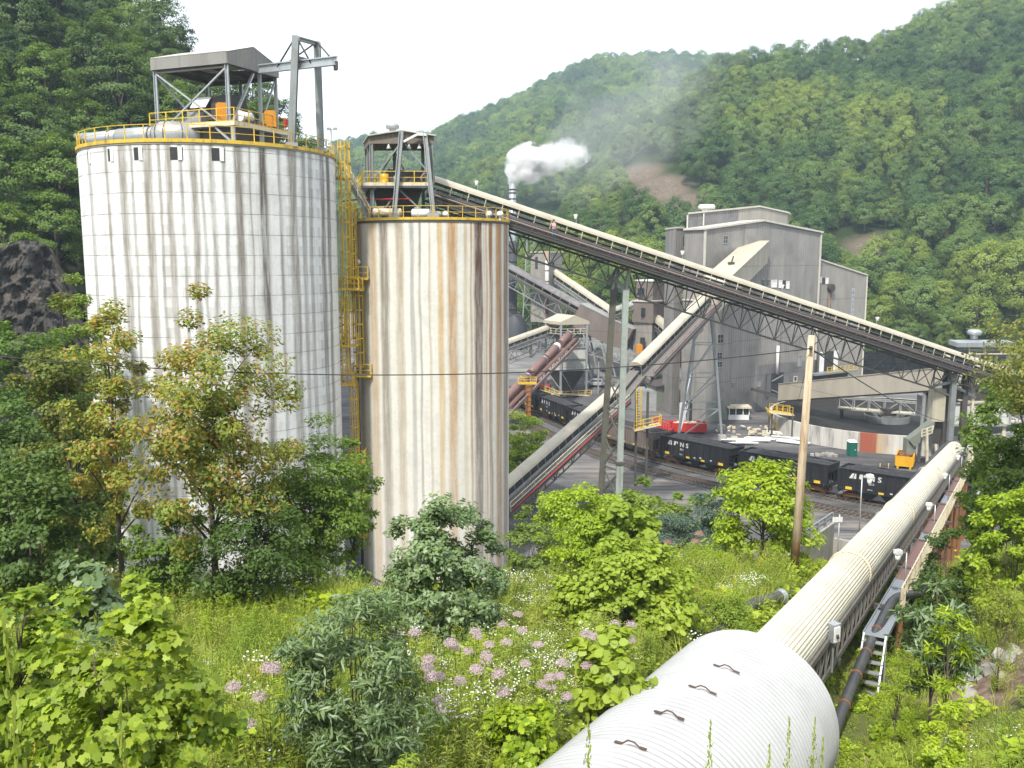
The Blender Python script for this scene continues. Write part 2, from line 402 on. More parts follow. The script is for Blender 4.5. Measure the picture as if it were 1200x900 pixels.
H_LEFT = Hill([-560, -300, -100, 0, 60, 100, 150, 200, 240, 290, 330, 361, 385], [-420, -330, -190, -130, -95, -45, -8, 40, 66, 92, 112, 160, 260],
              [165, 170, 175, 175, 175, 172, 168, 163, 158, 150, 142, 132, 124], [82, 88, 96, 100, 102, 104, 106, 108, 110, 112, 114, 114, 114], [2] * 13, 9, 80, 60, .62, 1.2, 9)
# a rock step at the foot of the left slope
for j, t in enumerate(H_LEFT.t):
    H_LEFT.Z[j] += 0
def hill_obj(name, h, mat): return grid_mesh(name, h.X, h.Y, h.Z, mat)
hill_obj('hillside_near', H_NEAR, M['hill']); hill_obj('hillside_far', H_FAR, M['hill'])
k = NT('hill_rock'); p = k.pos(); g = k.n('NewGeometry'); sx = k.n('SeparateXYZ'); k.l(g.outputs['Normal'], sx.inputs[0])
n1 = k.noise(k.pos((1, 1, 3)), .35, 8, .7); 
M['hill_left'] = k.done(k.ramp(n1, [(.35, (.02, .022, .014)), (.65, (.05, .06, .03))]), .95, 0, .1)
hill_obj('hillside_left', H_LEFT, M['hill_left'])
# rock cliff below the left trees: broken, ledged face
k = NT('cliff_rock'); p = k.pos((1, 1, 2.6)); n1 = k.noise(p, .28, 8, .7); n2 = k.noise(k.pos((2, 2, .5)), .8, 6, .7)
k.bump(n2, .9, .6)
M['cliff'] = k.done(k.ramp(k.math('ADD', k.math('MULTIPLY', n1, .6), k.math('MULTIPLY', n2, .4)), [(.36, (.032, .030, .029)), (.5, (.075, .069, .064)), (.62, (.15, .125, .10))]), .9, 0, .3)
r = random.Random(3); nu, nv = 220, 90; pts = []; 
CX = np.zeros((nv, nu)); CYY = np.zeros((nv, nu)); CZ = np.zeros((nv, nu))
for j in range(nv):
    for i in range(nu):
        u = -420 + 560 * i / (nu - 1); tv = j / (nv - 1)
        d0 = np.interp(u, [-420, -100, 0, 100, 140], [78, 86, 93, 96, 101])
        ledge = .9 * math.floor(tv * 7 + .5 * math.sin(i * .122)) + .4 * math.sin(i * .184 + j * .06) + .55 * math.sin(i * .37 + math.floor(j / 11) * 2.1) + .3 * math.sin(i * .9 + math.floor(j / 5) * 1.7) + .2 * math.sin(j * 1.1 + i * .2) + r.uniform(-.14, .14)
        d = d0 + ledge; CYY[j, i] = d; CX[j, i] = az_of(u) * d; CZ[j, i] = 1 + tv * (28.0 + 2 * math.sin(i * .08) - max(0, u - 60) * .12)
ob = grid_mesh('rock_cliff', CX, CYY, CZ, M['cliff']); ob.data.polygons.foreach_set('use_smooth', [False] * len(ob.data.polygons))

# ------------------------------------------------------------------ railway
TRACK = [(-14, 205), (-3, 183), (5.2, 164.2), (9.4, 153.8), (15.6, 137.4), (22.6, 125.4), (29.6, 116.6), (38.4, 107.8), (43.4, 103), (50, 98), (63, 90), (84, 80)]
def catmull(pts, n=16):
    q = [pts[0]] + list(pts) + [pts[-1]]; o = []
    for i in range(len(pts) - 1):
        a, b, c, d = [np.array(x, float) for x in q[i:i + 4]]
        for j in range(n):
            t = j / n; o.append(.5 * (2 * b + (c - a) * t + (2 * a - 5 * b + 4 * c - d) * t * t + (3 * b - 3 * c + d - a) * t ** 3))
    o.append(np.array(pts[-1], float)); return o
TR = catmull(TRACK); TL = [0.0]
for a, b in zip(TR, TR[1:]): TL.append(TL[-1] + float(np.linalg.norm(b - a)))
def track_at(s):
    i = int(np.searchsorted(TL, s)) ; i = min(max(i, 1), len(TL) - 1); t = (s - TL[i - 1]) / (TL[i] - TL[i - 1])
    p = TR[i - 1] * (1 - t) + TR[i] * t; d = TR[i] - TR[i - 1]; return p, d / np.linalg.norm(d)
def track_line(off):
    o = []
    for i, p in enumerate(TR):
        d = TR[min(i + 1, len(TR) - 1)] - TR[max(i - 1, 0)]; d = d / np.linalg.norm(d); o.append((p[0] + d[1] * off, p[1] - d[0] * off))
    return o
def tz(x, y): return gz(x, y)
mb = MB()
for off, wd, zt in ((0, 3.6, .14), (5.4, 3.2, .10)):
    for side in (0,):
        A = track_line(off - wd / 2); B = track_line(off + wd / 2)
        for i in range(len(A) - 1):
            for c_ in ():
                pass
            za, zb = tz(*TR[i]), tz(*TR[i + 1])
            mb.add([(A[i][0], A[i][1], za + zt), (B[i][0], B[i][1], za + zt), (B[i + 1][0], B[i + 1][1], zb + zt), (A[i + 1][0], A[i + 1][1], zb + zt),
                    (A[i][0] - .5, A[i][1], za + .004), (B[i][0] + .5, B[i][1] - .5, za + .004), (B[i + 1][0] + .5, B[i + 1][1] - .5, zb + .004), (A[i + 1][0] - .5, A[i + 1][1], zb + .004)],
                   [(0, 1, 2, 3), (1, 5, 6, 2), (0, 3, 7, 4)])
k = NT('ballast'); p = k.pos(); n = k.noise(p, 6, 4); n2 = k.noise(p, .35, 4)
k.bump(n, .8, .06)
M['ballast'] = k.done(k.mix(k.mapr(n2, .4, .7, 0, .6), k.ramp(n, [(.3, (.05, .048, .047)), (.7, (.13, .12, .11))]), (.20, .175, .15)), .95, 0, .2)
struct('railway_ballast', mb, M['ballast'])
mb = MB(); mt = MB(); s = 0
for off, zt in ((0, .14), (5.4, .10)):
    for g_ in (-.72, .72):
        L = track_line(off + g_)
        for i in range(len(L) - 1): mb.beam((L[i][0], L[i][1], tz(*TR[i]) + zt + .2), (L[i + 1][0], L[i + 1][1], tz(*TR[i + 1]) + zt + .2), .09, .16)
    q = 20
    while q < TL[-1] - 1:
        p, d = track_at(q); p = p + np.array([d[1], -d[0]]) * off; n_ = np.array([-d[1], d[0]]); z = tz(*p) + zt + .06
        mt.beam((p[0] - n_[0] * 1.3, p[1] - n_[1] * 1.3, z), (p[0] + n_[0] * 1.3, p[1] + n_[1] * 1.3, z), .24, .14); q += .62
struct('railway_rails', mb, M['rail']); struct('railway_sleepers', mt, M['bark'])
# dusty service road below the track
k = NT('haul_road'); p = k.pos((.05, .6, 1), (0, 0, R(48))); n = k.noise(p, 1.2, 6, .6, .4); n2 = k.noise(k.pos(), .3, 5)
M['road'] = k.done(k.mix(k.mapr(n2, .45, .7, 0, .5), k.ramp(n, [(.33, (.055, .053, .055)), (.48, (.115, .11, .11)), (.6, (.20, .19, .175)), (.7, (.12, .11, .11))]), (.22, .18, .14)), .95, 0, .2)
mb = MB(); A = track_line(7.8); B = track_line(17.5)
for i in range(30, len(A) - 1):
    N = 8
    for j in range(N):
        q = []
        for (pp, t) in ((i, j), (i, j + 1), (i + 1, j + 1), (i + 1, j)):
            x = A[pp][0] + (B[pp][0] - A[pp][0]) * t / N; y = A[pp][1] + (B[pp][1] - A[pp][1]) * t / N; q.append((x, y, gz(x, y) + .03))
        mb.add(q, [(0, 1, 2, 3)])
struct('haul_road', mb, M['road'])
# a broad fillet of coal fines in front of the plant
# ------------------------------------------------------------------ silos
def silo_frame(uL, uR, rad, v=303):
    a, b = math.atan(az_of(uL)), math.atan(az_of(uR)); c = (a + b) / 2; h = (b - a) / 2; D = rad / math.sin(h)
    return Vector((D * math.sin(c), D * math.cos(c), 0))
def silo_hit(u, C, rad, v=303):
    q = ray(u, v); d = Vector((q[0], q[1])).normalized(); c = Vector((C.x, C.y)); b = d.dot(c); disc = rad * rad - (c.length_squared - b * b)
    t = b - math.sqrt(max(disc, 0)); return d * t
def silo_ang(u, C, rad):
    p = silo_hit(u, C, rad); return math.atan2(p.y - C.y, p.x - C.x)
def silo_mat(name, base, streaks, C, rad, uL, uR, joint, mottle, dark):
    k = NT(name); p = k.coord('Object'); sx = k.n('SeparateXYZ'); k.l(p, sx.inputs[0])
    a0, a1 = silo_ang(uL, C, rad), silo_ang(uR, C, rad)
    ang = k.math('ARCTAN2', sx.outputs[1], sx.outputs[0])
    wob = k.noise(k.coord('Object', (.5, .5, .12)), 1.2, 3)
    f = k.math('ADD', k.math('DIVIDE', k.math('SUBTRACT', ang, a0), a1 - a0), k.math('MULTIPLY', k.math('SUBTRACT', wob, .5), .02))
    n1 = k.noise(p, .55, 8, .7); n2 = k.noise(k.coord('Object', (1.3, 1.3, .035)), 1.1, 5, .65); n3 = k.noise(p, 4.0, 5)
    c = k.mix(k.mapr(n1, .4, .72), base, mottle); n5 = k.noise(p, .16, 7, .75); c = k.mix(k.mapr(n5, .52, .7, 0, .35 if joint else .15), c, tuple(x * .62 for x in base))
    c = k.mix(k.mapr(n2, .55, .74, 0, .3), c, dark)
    c = k.mix(k.mapr(n3, .45, .75, 0, .22), c, tuple(x * .55 for x in base))
    brk = k.noise(k.coord('Object', (2.2, 2.2, .16)), 1.5, 5, .7)
    for ch in range(0, len(streaks), 8):
        st = []
        for u, wpx, cc in streaks[ch:ch + 8]:
            q = (silo_ang(u, C, rad) - a0) / (a1 - a0); wpx = wpx * (.85 if joint else .9); wq = abs(silo_ang(min(u + wpx, uR), C, rad) - silo_ang(max(u - wpx, uL), C, rad)) / 2 / (a1 - a0)
            st += [(max(0, q - wq), (1, 1, 1)), (q - wq * .5, cc), (q + wq * .45, cc), (min(1, q + wq), (1, 1, 1))]
        x = k.n('ValToRGB'); k.l(f, x.inputs[0]); e = x.color_ramp.elements
        st = sorted(st, key=lambda a: a[0])
        while len(e) < len(st): e.new(.5)
        for i, (pp, cc) in enumerate(st): e[i].position = min(max(pp, 0), 1); e[i].color = tuple(cc) + (1,)
        fac = k.mapr(brk, .3, .6, .45 if joint else .55, 1.0)
        top = k.mapr(sx.outputs[2], 2, 36, .62, 1.0)
        c = k.mix(k.math('MULTIPLY', fac, top), c, x.outputs[0], 'MULTIPLY')
    fine = k.noise(k.coord('Object', (5, 5, .06)), 1.4, 4, .7); c = k.mix(k.mapr(fine, .52, .7, 0, .32 if joint else .16), c, tuple(x * .5 for x in base))
    if joint:
        jj = k.math('FRACT', k.math('ADD', k.math('DIVIDE', sx.outputs[2], joint), k.math('MULTIPLY', n3, .05)))
        jm = k.math('MULTIPLY', k.mapr(k.math('ABSOLUTE', k.math('SUBTRACT', jj, .5)), .034, .012), k.mapr(n1, .3, .62, .08, .6))
        c = k.mix(jm, c, (.17, .155, .14))
        # concrete grime that soaks out below each joint
        gm = k.math('MULTIPLY', k.mapr(jj, .3, .5), k.mapr(n2, .42, .66, 0, .38)); c = k.mix(gm, c, (.26, .24, .22))
        k.bump(k.math('ADD', k.math('MULTIPLY', jm, -1), k.math('MULTIPLY', n3, .3)), .5, .05)
    else: k.bump(n3, .15, .03)
    return k.done(c, .85, 0, .25)
SL_R, SR_R = 10.0, 6.95
SL = silo_frame(98.3, 395.6, SL_R); SR = silo_frame(418, 596, SR_R)
SLT, SRT = 37.4, 32.3
br, gy, dk = (.36, .325, .285), (.45, .435, .42), (.2, .185, .17)
M['silo_white'] = silo_mat('silo_white', (.75, .75, .75),
    [(112, 3, gy), (132, 3, br), (150, 7, br), (160, 2, gy), (179, 8, (.36, .32, .27)), (192, 3, br), (203, 6, (.42, .38, .34)), (217, 3, gy),
     (231, 6, br), (241, 2, gy), (252, 4, (.4, .37, .33)), (266, 3, gy), (283, 8, (.27, .235, .20)), (297, 2, gy), (312, 7, (.16, .14, .12)), (330, 3, gy),
     (347, 9, br), (358, 4, gy), (366, 3, (.4, .36, .32)), (380, 4, (.25, .22, .2)), (387, 3, dk), (322, 22, (.80, .78, .76)), (352, 24, (.68, .66, .64)), (377, 20, (.60, .585, .57)), (296, 20, (.86, .85, .84))], SL, SL_R, 98.5, 395.4, 1.5, (.63, .63, .62), (.44, .42, .40))
org, db = (.66, .36, .13), (.13, .05, .025)
M['silo_rust'] = silo_mat('silo_rust', (.66, .645, .595),
    [(421, 4, (.5, .38, .26)), (437, 6, (.72, .55, .38)), (450, 7, (.32, .28, .24)), (468, 7, (.58, .49, .38)), (483, 4, (.55, .55, .57)), (492, 2, gy), (503, 2, (.7, .6, .5)), (516, 5, (.80, .55, .26)),
     (530, 8, (.62, .36, .14)), (545, 3, (.8, .68, .5)), (552, 2, org), (561, 8, db), (569, 3, org), (575, 3, (.42, .19, .07)), (585, 5, (.60, .30, .09)), (593, 4, (.33, .2, .12))], SR, SR_R, 418.3, 595.7, 0, (.58, .565, .52), (.50, .47, .43))
def ring(C, rad, z, n=72, a0=0, a1=2 * math.pi):
    return [Vector((C.x + rad * math.cos(a0 + (a1 - a0) * i / n), C.y + rad * math.sin(a0 + (a1 - a0) * i / n), z)) for i in range(n if abs(a1 - a0 - 2 * math.pi) < 1e-6 else n + 1)]
def vbase(C): return (C.x, C.y, gz(C.x, C.y) - 1)
t = Thing('concrete_silo', 'broad white concrete silo with dark vertical drip stains and level joint lines', 'silo', (SL.x, SL.y, 0))
mb = MB().lathe([(SL_R, -2), (SL_R, SLT - .9), (SL_R, SLT - .3)], SL, 144); t.part('wall', mb, M['silo_white'])
mb = MB().lathe([(SL_R, SLT - .3), (SL_R + .06, SLT - .28), (SL_R + .06, SLT), (0.01, SLT + .05)], SL, 144, smooth=False); t.part('roof_slab', mb, M['concrete'])
mb = MB().lathe([(SL_R + .07, SLT - .16), (SL_R + .12, SLT - .16), (SL_R + .12, SLT + .10), (SL_R + .02, SLT + .10)], SL, 144, smooth=False); t.part('kerb_band', mb, M['yellow'])
mb = MB(); mb.rail(ring(SL, SL_R - .05, SLT + .05, 40), 1.05, 3.0, .05, True, False); t.part('railing', mb, M['yellow'])
# roof-edge vents: small dark openings in the wall below the rim
for u, wv in ((97.5, .5), (112, .5), (137, .55), (169, .7), (213, .9), (261, .9)):
    p = silo_hit(u, SL, SL_R); a = math.atan2(p.y - SL.y, p.x - SL.x); mb = MB()
    e = Vector((math.cos(a), math.sin(a), 0)); tg = Vector((-e.y, e.x, 0)); c = Vector((SL.x, SL.y, SLT - .95)) + e * (SL_R + .012)
    mb.prism([c + tg * wv / 2 + Vector((0, 0, -.45)), c - tg * wv / 2 + Vector((0, 0, -.45)), c - tg * wv / 2 + Vector((0, 0, .45)), c + tg * wv / 2 + Vector((0, 0, .45))], e * -.03)
    t.part('vent_opening', mb, M['black']); mb = MB()
    q = c + tg * wv * .28 + e * .025; mb.beam(q - Vector((0, 0, .47)), q + Vector((0, 0, .47)), .3, .05, e); t.part('vent_shutter', mb, M['white'])
t = Thing('concrete_silo', 'narrower grey concrete silo with orange and dark brown rust runs down its wall', 'silo', (SR.x, SR.y, 0))
mb = MB().lathe([(SR_R, -7), (SR_R, SRT - .25)], SR, 120); t.part('wall', mb, M['silo_rust'])
mb = MB().lathe([(SR_R + .002, SRT - .25), (SR_R + .06, SRT - .25), (SR_R + .06, SRT - .05), (.01, SRT)], SR, 120, smooth=False); t.part('roof_slab', mb, M['darksteel'])
mb = MB().lathe([(SR_R + .06, SRT - .06), (SR_R + .1, SRT - .06), (SR_R + .1, SRT + .16), (SR_R, SRT + .16)], SR, 120, smooth=False); t.part('kerb_band', mb, M['yellow'])
mb = MB(); mb.rail(ring(SR, SR_R - .05, SRT + .05, 34), 1.05, 1.6, .05, True, False); t.part('railing', mb, M['yellow'])
# downpipe on the left flank
mb = MB(); a = silo_ang(419.2, SR, SR_R) - .12; q = [Vector((SR.x + (SR_R + .15) * math.cos(a), SR.y + (SR_R + .15) * math.sin(a), z)) for z in (-3, SRT - .4)]; mb.tube(q, .12, 8); t.part('downpipe', mb, M['darksteel'])

# ------------------------------------------------------------------ head house on the white silo
A = P(265, 61, 70.0); e1 = Vector((-.93, .36, 0)).normalized(); e2 = Vector((.40, .916, 0)).normalized()   # near corner, long side, gable side
L1, L2 = 6.8, 5.7; zE, zB, zR, zD = A.z, A.z - .85, A.z + .95, 39.15
base = Vector((A.x, A.y, 0))
def HP(a, b, z): return Vector((base.x + e1.x * a + e2.x * b, base.y + e1.y * a + e2.y * b, z))
t = Thing('silo_head_house', 'open steel head house with grey profiled roof on top of the white silo', 'head house', HP(L1 / 2, L2 / 2, SLT))
M['fascia'] = ribbed('grey_profiled_fascia', (.25, .245, .23), (.13, .12, .115), 2.2, .5, (e1.x + e2.x, e1.y + e2.y, 0))
M['roofsheet'] = worn('roof_sheet', (.50, .48, .42), (.25, .23, .2), .5, .8, .5)
mb = MB()
for s in (0, 1):
    b0, b1 = (-.25, L2 / 2) if s == 0 else (L2 + .25, L2 / 2)
    nr = 40
    for i in range(nr):     # corrugated roof sheets
        a0 = -.25 + (L1 + .5) * i / nr; a1 = -.25 + (L1 + .5) * (i + 1) / nr; am = (a0 + a1) / 2
        mb.add([HP(a0, b0, zE), HP(am, b0, zE + .06), HP(a1, b0, zE), HP(a1, b1, zR), HP(am, b1, zR + .06), HP(a0, b1, zR)], [(0, 1, 4, 5), (1, 2, 3, 4)])
t.part('roof', mb, M['roofsheet'])
mb = MB()
for b in (-.2, L2 + .2): mb.beam(HP(-.2, b, (zE + zB) / 2), HP(L1 + .2, b, (zE + zB) / 2), .06, zE - zB)
for a in (-.23, L1 + .23):
    mb.prism([HP(a, -.17, zB), HP(a, L2 + .17, zB), HP(a, L2 + .17, zE - .03), HP(a, L2 / 2, zR - .05), HP(a, -.17, zE - .03)], e1 * .06)
t.part('fascia', mb, M['fascia'])
mb = MB()
for b in (0, L2): 
    for a in (0, L1): mb.ibeam(HP(a, b, zB - .12), HP(a, b, zB - .12) + (HP(L1, b, 0) - HP(0, b, 0)) * (.999 if a == 0 else 0) + Vector((0, 0, .001)), .2, .3)
for a in np.linspace(0, L1, 4): mb.beam(HP(a, 0, zB + .1), HP(a, L2, zB + .1), .15, .3)
t.part('roof_frame', mb, M['darksteel'])
for a, b in ((0, 0), (L1, 0), (0, L2), (L1, L2), (L1 / 2, L2), (0, L2 / 2 + .9)):
    mb = MB(); mb.ibeam(HP(a, b, zD + .02), HP(a, b, zB - .05), .26, .26, (1, 0, 0), .05); t.part('post', mb, M['galv'])
for p, q in ((HP(0, 0, zB - .2), HP(L1 * .86, 0, zD + .1)), (HP(L1, 0, zB - .2), HP(L1 * .12, 0, zD + .1)), (HP(0, L2 * .52, zB - .2), HP(0, L2 * .06, zD + .1)), (HP(L1, 0, zB - .3), HP(L1, L2, zD + .1)), (HP(0, L2, zB - .2), HP(0, L2 * .62, zD + .1))):
    mb = MB(); mb.beam(p, q, .14 if p != HP(0, L2 * .52, zB - .2) else .24, .12); t.part('brace', mb, M['galv'])
mb = MB(); mb.hexa([HP(-.9, -.5, zD - .25), HP(L1 + .4, -.5, zD - .25), HP(L1 + .4, L2 + .6, zD - .25), HP(-.9, L2 + .6, zD - .25), HP(-.9, -.5, zD), HP(L1 + .4, -.5, zD), HP(L1 + .4, L2 + .6, zD), HP(-.9, L2 + .6, zD)])
t.part('deck', mb, M['steel'])
mb = MB()
for p, q in ((HP(-.92, -.53, zD - .08), HP(L1 + .42, -.53, zD - .08)), (HP(-.93, -.5, zD - .08), HP(-.93, L2 + .6, zD - .08))): mb.beam(p, q, .05, .3)
t.part('toe_board', mb, M['cream'])
mb = MB(); mb.rail([HP(-.85, L2 + .5, zD), HP(-.85, -.45, zD), HP(L1 + .35, -.45, zD), HP(L1 + .35, L2 + .5, zD)], 1.07, 1.7, .06); t.part('railing', mb, M['yellow'])
mb = MB(); mb.hexa([HP(.1, .3, SLT + .03), HP(L1 - .2, .3, SLT + .03), HP(L1 - .2, L2 - .2, SLT + .03), HP(.1, L2 - .2, SLT + .03), HP(-.4, .1, zD - .26), HP(L1, .1, zD - .26), HP(L1, L2, zD - .26), HP(-.4, L2, zD - .26)]); t.part('hopper_housing', mb, M['dark'])
for a, b in ((-.6, -.3), (3.4, -.3), (-.6, 3)):
    mb = MB(); mb.beam(HP(a, b, SLT + .03), HP(a, b, zD - .25), .3); mb.beam(HP(a, b, SLT + .2), HP(a + 1.6, b, zD - .3), .15); t.part('support_leg', mb, M['galv'])
# machinery under the roof
m = Thing('conveyor_drive', 'grey belt conveyor drive unit with sloping white hood inside the silo head house', 'machine', HP(3.2, 2.4, zD))
mb = MB(); mb.hexa([HP(1.0, 1.4, zD + .6), HP(4.9, 1.4, zD + .6), HP(4.9, 3.6, zD + .6), HP(1.0, 3.6, zD + .6), HP(1.2, 1.6, zD + 2.5), HP(4.5, 1.6, zD + 2.1), HP(4.5, 3.5, zD + 2.1), HP(1.2, 3.5, zD + 2.5)]); m.part('housing', mb, M['dark'])
mb = MB(); mb.hexa([HP(2.9, .9, zD + 1.5), HP(4.4, .9, zD + 1.5), HP(4.4, 1.55, zD + 2.3), HP(2.9, 1.55, zD + 2.3), HP(2.9, .9, zD + 1.55), HP(4.4, .9, zD + 1.55), HP(4.4, 1.55, zD + 2.38), HP(2.9, 1.55, zD + 2.38)]); m.part('hood', mb, M['white'])
mb = MB(); mb.box(HP(3.8, .8, zD + .4), (1.7, .9, .7), 2.77); mb.box(HP(3.8, .8, zD + .95), (1.2, .6, .4), 2.77); m.part('gearbox', mb, M['machine'])
mb = MB(); mb.tube([HP(-.3, 1.0, zD + .65), HP(-.3, 2.1, zD + .65)], .38, 16); mb.tube([HP(-.3, .9, zD + .65), HP(-.3, .84, zD + .65)], .42, 16); m.part('motor', mb, M['white'])
mb = MB()
for i in range(6): mb.box(HP(-.55, 1.3 + i * .42, zD + .15), (.22, .22, .5), 1.1)
m.part('roller_stand', mb, M['maroon'])
for a, b, h, lab in ((-.55, 4.2, 1.25, 'orange control cabinet on the silo head house deck, right-hand one by the corner post'), (.9, .4, 1.35, 'orange control cabinet beside the near post of the silo head house')):
    c_ = Thing('control_cabinet', lab, 'cabinet', HP(a, b, zD)); mb = MB(); mb.box(HP(a, b, zD + .25 + h / 2), (.75, .55, h), .4); c_.part('case', mb, M['orange'])
    mb = MB(); mb.box(HP(a - .02, b - .3, zD + .25 + h / 2), (.6, .03, h * .86), .4); c_.part('door', mb, M['orange'])
    
    for s_ in (-.2, .2): mb = MB(); mb.beam(HP(a + s_, b, zD), HP(a + s_, b, zD + .26), .08); c_.part('leg', mb, M['steel'])
c_ = MB(); q = HP(-.7, L2 + .2, zD); c_.box(q + Vector((0, 0, .75)), (.3, .25, .6)); c_.beam(q, q + Vector((0, 0, .5)), .06)
single('fire_extinguisher_box', c_, M['red'], 'small red fire extinguisher box at the end of the head house deck', 'fire box', q)
# hoist gantry at the silo rim
b1 = silo_hit(346, SL, SL_R - .25); b2 = silo_hit(379.5, SL, SL_R - .25)
c1 = Vector((b1.x, b1.y, SLT + .05)); c2 = Vector((b2.x, b2.y, SLT + .05)); d1 = P(346.8, 42, b1.y); d2 = P(371.5, 49, b2.y)
t = Thing('hoist_gantry', 'tall grey two legged hoist gantry with a monorail beam at the white silo rim', 'gantry', c1)
for p, q in ((c1, d1), (c2, d2)): mb = MB(); mb.ibeam(p, q, .5, .45, (0, 1, 0), .08); t.part('leg', mb, M['steel'])
for p in (c1, c2): mb = MB(); mb.box(p + Vector((0, 0, .12)), (.9, .9, .3), .3); t.part('foot_block', mb, M['concrete'])
mb = MB(); mb.ibeam(d1 - Vector((0, 0, .15)), d2 - Vector((0, 0, .15)), .25, .3); mm = .2; p = d1 + (c1 - d1) * mm; q = d2 + (c2 - d2) * mm; mb.ibeam(p, q, .3, .4); t.part('crossbeam', mb, M['steel'])
m1 = P(304, 81, 72.2); m2 = P(394.5, 71, 69.0); mb = MB(); mb.ibeam(m1, m2, .35, .65, t=.09); t.part('monorail', mb, M['galv'])
for p, q in ((d1, m1 + (m2 - m1) * .24), (d2, m2 - (m2 - m1) * .04), (d1, m1 + (m2 - m1) * .68), (d2, m1 + (m2 - m1) * .3)):
    mb = MB(); mb.tube([p, q], .07, 6); t.part('tie_rod', mb, M['darksteel'])
mb = MB(); q = m2 + (m1 - m2) * .03 - Vector((0, 0, .35)); mb.beam(q, q + Vector((.2, .1, 0)), .5, .6); t.part('trolley', mb, M['darksteel'])
# big air duct lying on the left rim
pts = [P(92, 150, 75.5) , P(110, 153.5, 74), P(140, 154, 72.6), P(183, 153, 71.2)]
for p in pts: p.z = SLT + 1.05 + (.12 if p is pts[0] else 0)
t = Thing('air_duct', 'fat pale grey ventilation duct with wide elbow lying on the silo roof', 'duct', pts[2] - Vector((0, 0, 1)))
mb = MB(); mb.tube([pts[0] + Vector((-.3, .1, .35)), pts[1], pts[2]], [.22, .58, .62], 24); mb.tube([pts[2] + Vector((.02, 0, 0)), pts[3]], .66, 24); t.part('pipe', mb, M['galv'])
for a in (.3, .55, .95): 
    q = pts[1] + (pts[3] - pts[1]) * a; d = (pts[3] - pts[2]).normalized(); mb = MB(); mb.tube([q - d * .06, q + d * .06], .72, 24); t.part('flange', mb, M['darksteel'])
d = (pts[3] - pts[2]).normalized(); mb = MB(); q = []; rr = []
for i in range(7): a = i / 6 * math.pi / 2; q.append(pts[3] + d * (.6 + 1.75 * math.sin(a)) + Vector((.0, .0, -.02)) + Vector((.35, .94, 0)) * (1.75 * (1 - math.cos(a)))); rr.append(1.0 - .0 * i)
mb.tube([pts[3] + d * .1] + q + [q[-1] + Vector((.35, .94, 0)) * 1.0], [.7] + rr + [1.0], 24); t.part('elbow', mb, M['galv'])
mb = MB()
for i in (0, 1, 3, 5): dd = (q[min(i + 1, 6)] - q[i]).normalized() if i < 6 else d; mb.tube([q[i] - dd * .03, q[i] + dd * .03], 1.03, 24)
t.part('seam_band', mb, M['darksteel'])
for a in (.15, .6): mb = MB(); c_ = pts[1] + (pts[3] - pts[1]) * a; mb.box(c_ - Vector((0, 0, .75)), (.5, .9, .55), -.4); t.part('saddle', mb, M['steel'])
# ------------------------------------------------------------------ head house on the rusty silo
yH = 79.3
t = Thing('silo_head_house', 'brown steel head house with A shaped columns on top of the rusty grey silo', 'head house', (SR.x + .5, yH, SRT))
M['brownsheet'] = ribbed('brown_profiled_sheet', (.215, .18, .145), (.11, .09, .075), 2.2, .5, (1, 0, 0))
fl, fr_ = P(433, 168, yH), P(508, 168, yH); fl.z = fr_.z = P(470, 168, yH).z; zE2 = fl.z; dpt = 5.2; zA = P(470, 154, yH).z; zlow = zE2 - .02; ztop = P(433, 160, yH).z
V = Vector; back = V((-.25, 1, 0)).normalized() * dpt
def BP(a, b, z): q = fl + (fr_ - fl) * a + back * b; q.z = z; return q
mb = MB()
for b in (0, 1): mb.prism([BP(0, b, zlow), BP(1, b, zlow), BP(1, b, ztop), BP(.5, b, zA), BP(0, b, ztop)], V((0, .06, 0)))
for a in (0, 1): mb.beam(BP(a, .0, (zlow + ztop) / 2), BP(a, 1, (zlow + ztop) / 2), .06, ztop - zlow)
t.part('fascia', mb, M['brownsheet'])
mb = MB(); 
for a in (0, 1): mb.hexa([BP(a + (-.03 if a == 0 else .03), -.06, ztop + .01), BP(.5, -.06, zA + .02), BP(.5, 1.06, zA + .02), BP(a + (-.03 if a == 0 else .03), 1.06, ztop + .01)] + [x + V((0, 0, .1)) for x in (BP(a + (-.03 if a == 0 else .03), -.06, ztop + .01), BP(.5, -.06, zA + .02), BP(.5, 1.06, zA + .02), BP(a + (-.03 if a == 0 else .03), 1.06, ztop + .01))])
t.part('roof', mb, M['roofsheet'])
zD2 = P(470, 216, yH).z
for a, b in ((.03, .02), (.97, .02), (.03, 1), (.97, 1), (.5, 1), (.03, .5)):
    mb = MB(); mb.ibeam(BP(a, b, SRT + .03), BP(a, b, zlow), .3, .3, (1, 0, 0), .06); t.part('post', mb, M['steel'])
for (u0, v0), (u1, v1) in (((470.5, 154), (462, 253)), ((498, 156), (508, 253.5))):
    mb = MB(); q1 = P(u1, v1, SR.y - 5.4); q0 = P(u0, v0, yH - .35); q1.z = SRT + .4; mb.ibeam(q1, q0, .42, .38, (1, 0, 0), .07); t.part('column', mb, M['steel'])
    mb = MB(); mb.box(q1 - V((0, 0, .15)), (1.0, .8, .6)); t.part('foot_block', mb, M['concrete'])
mb = MB(); q0, q1, q2 = P(473, 166, yH - .45), P(489, 157.5, yH - .45), P(500, 158, yH - .45); mb.beam(q0, q1, .2, .18); mb.beam(q1, q2, .2, .18); t.part('hoist_beam', mb, M['white'])
mb = MB(); mb.hexa([BP(-.13, -.1, zD2 - .3), BP(.95, -.1, zD2 - .3), BP(.95, 1.05, zD2 - .3), BP(-.13, 1.05, zD2 - .3), BP(-.13, -.1, zD2), BP(.95, -.1, zD2), BP(.95, 1.05, zD2), BP(-.13, 1.05, zD2)]); t.part('deck', mb, M['steel'])
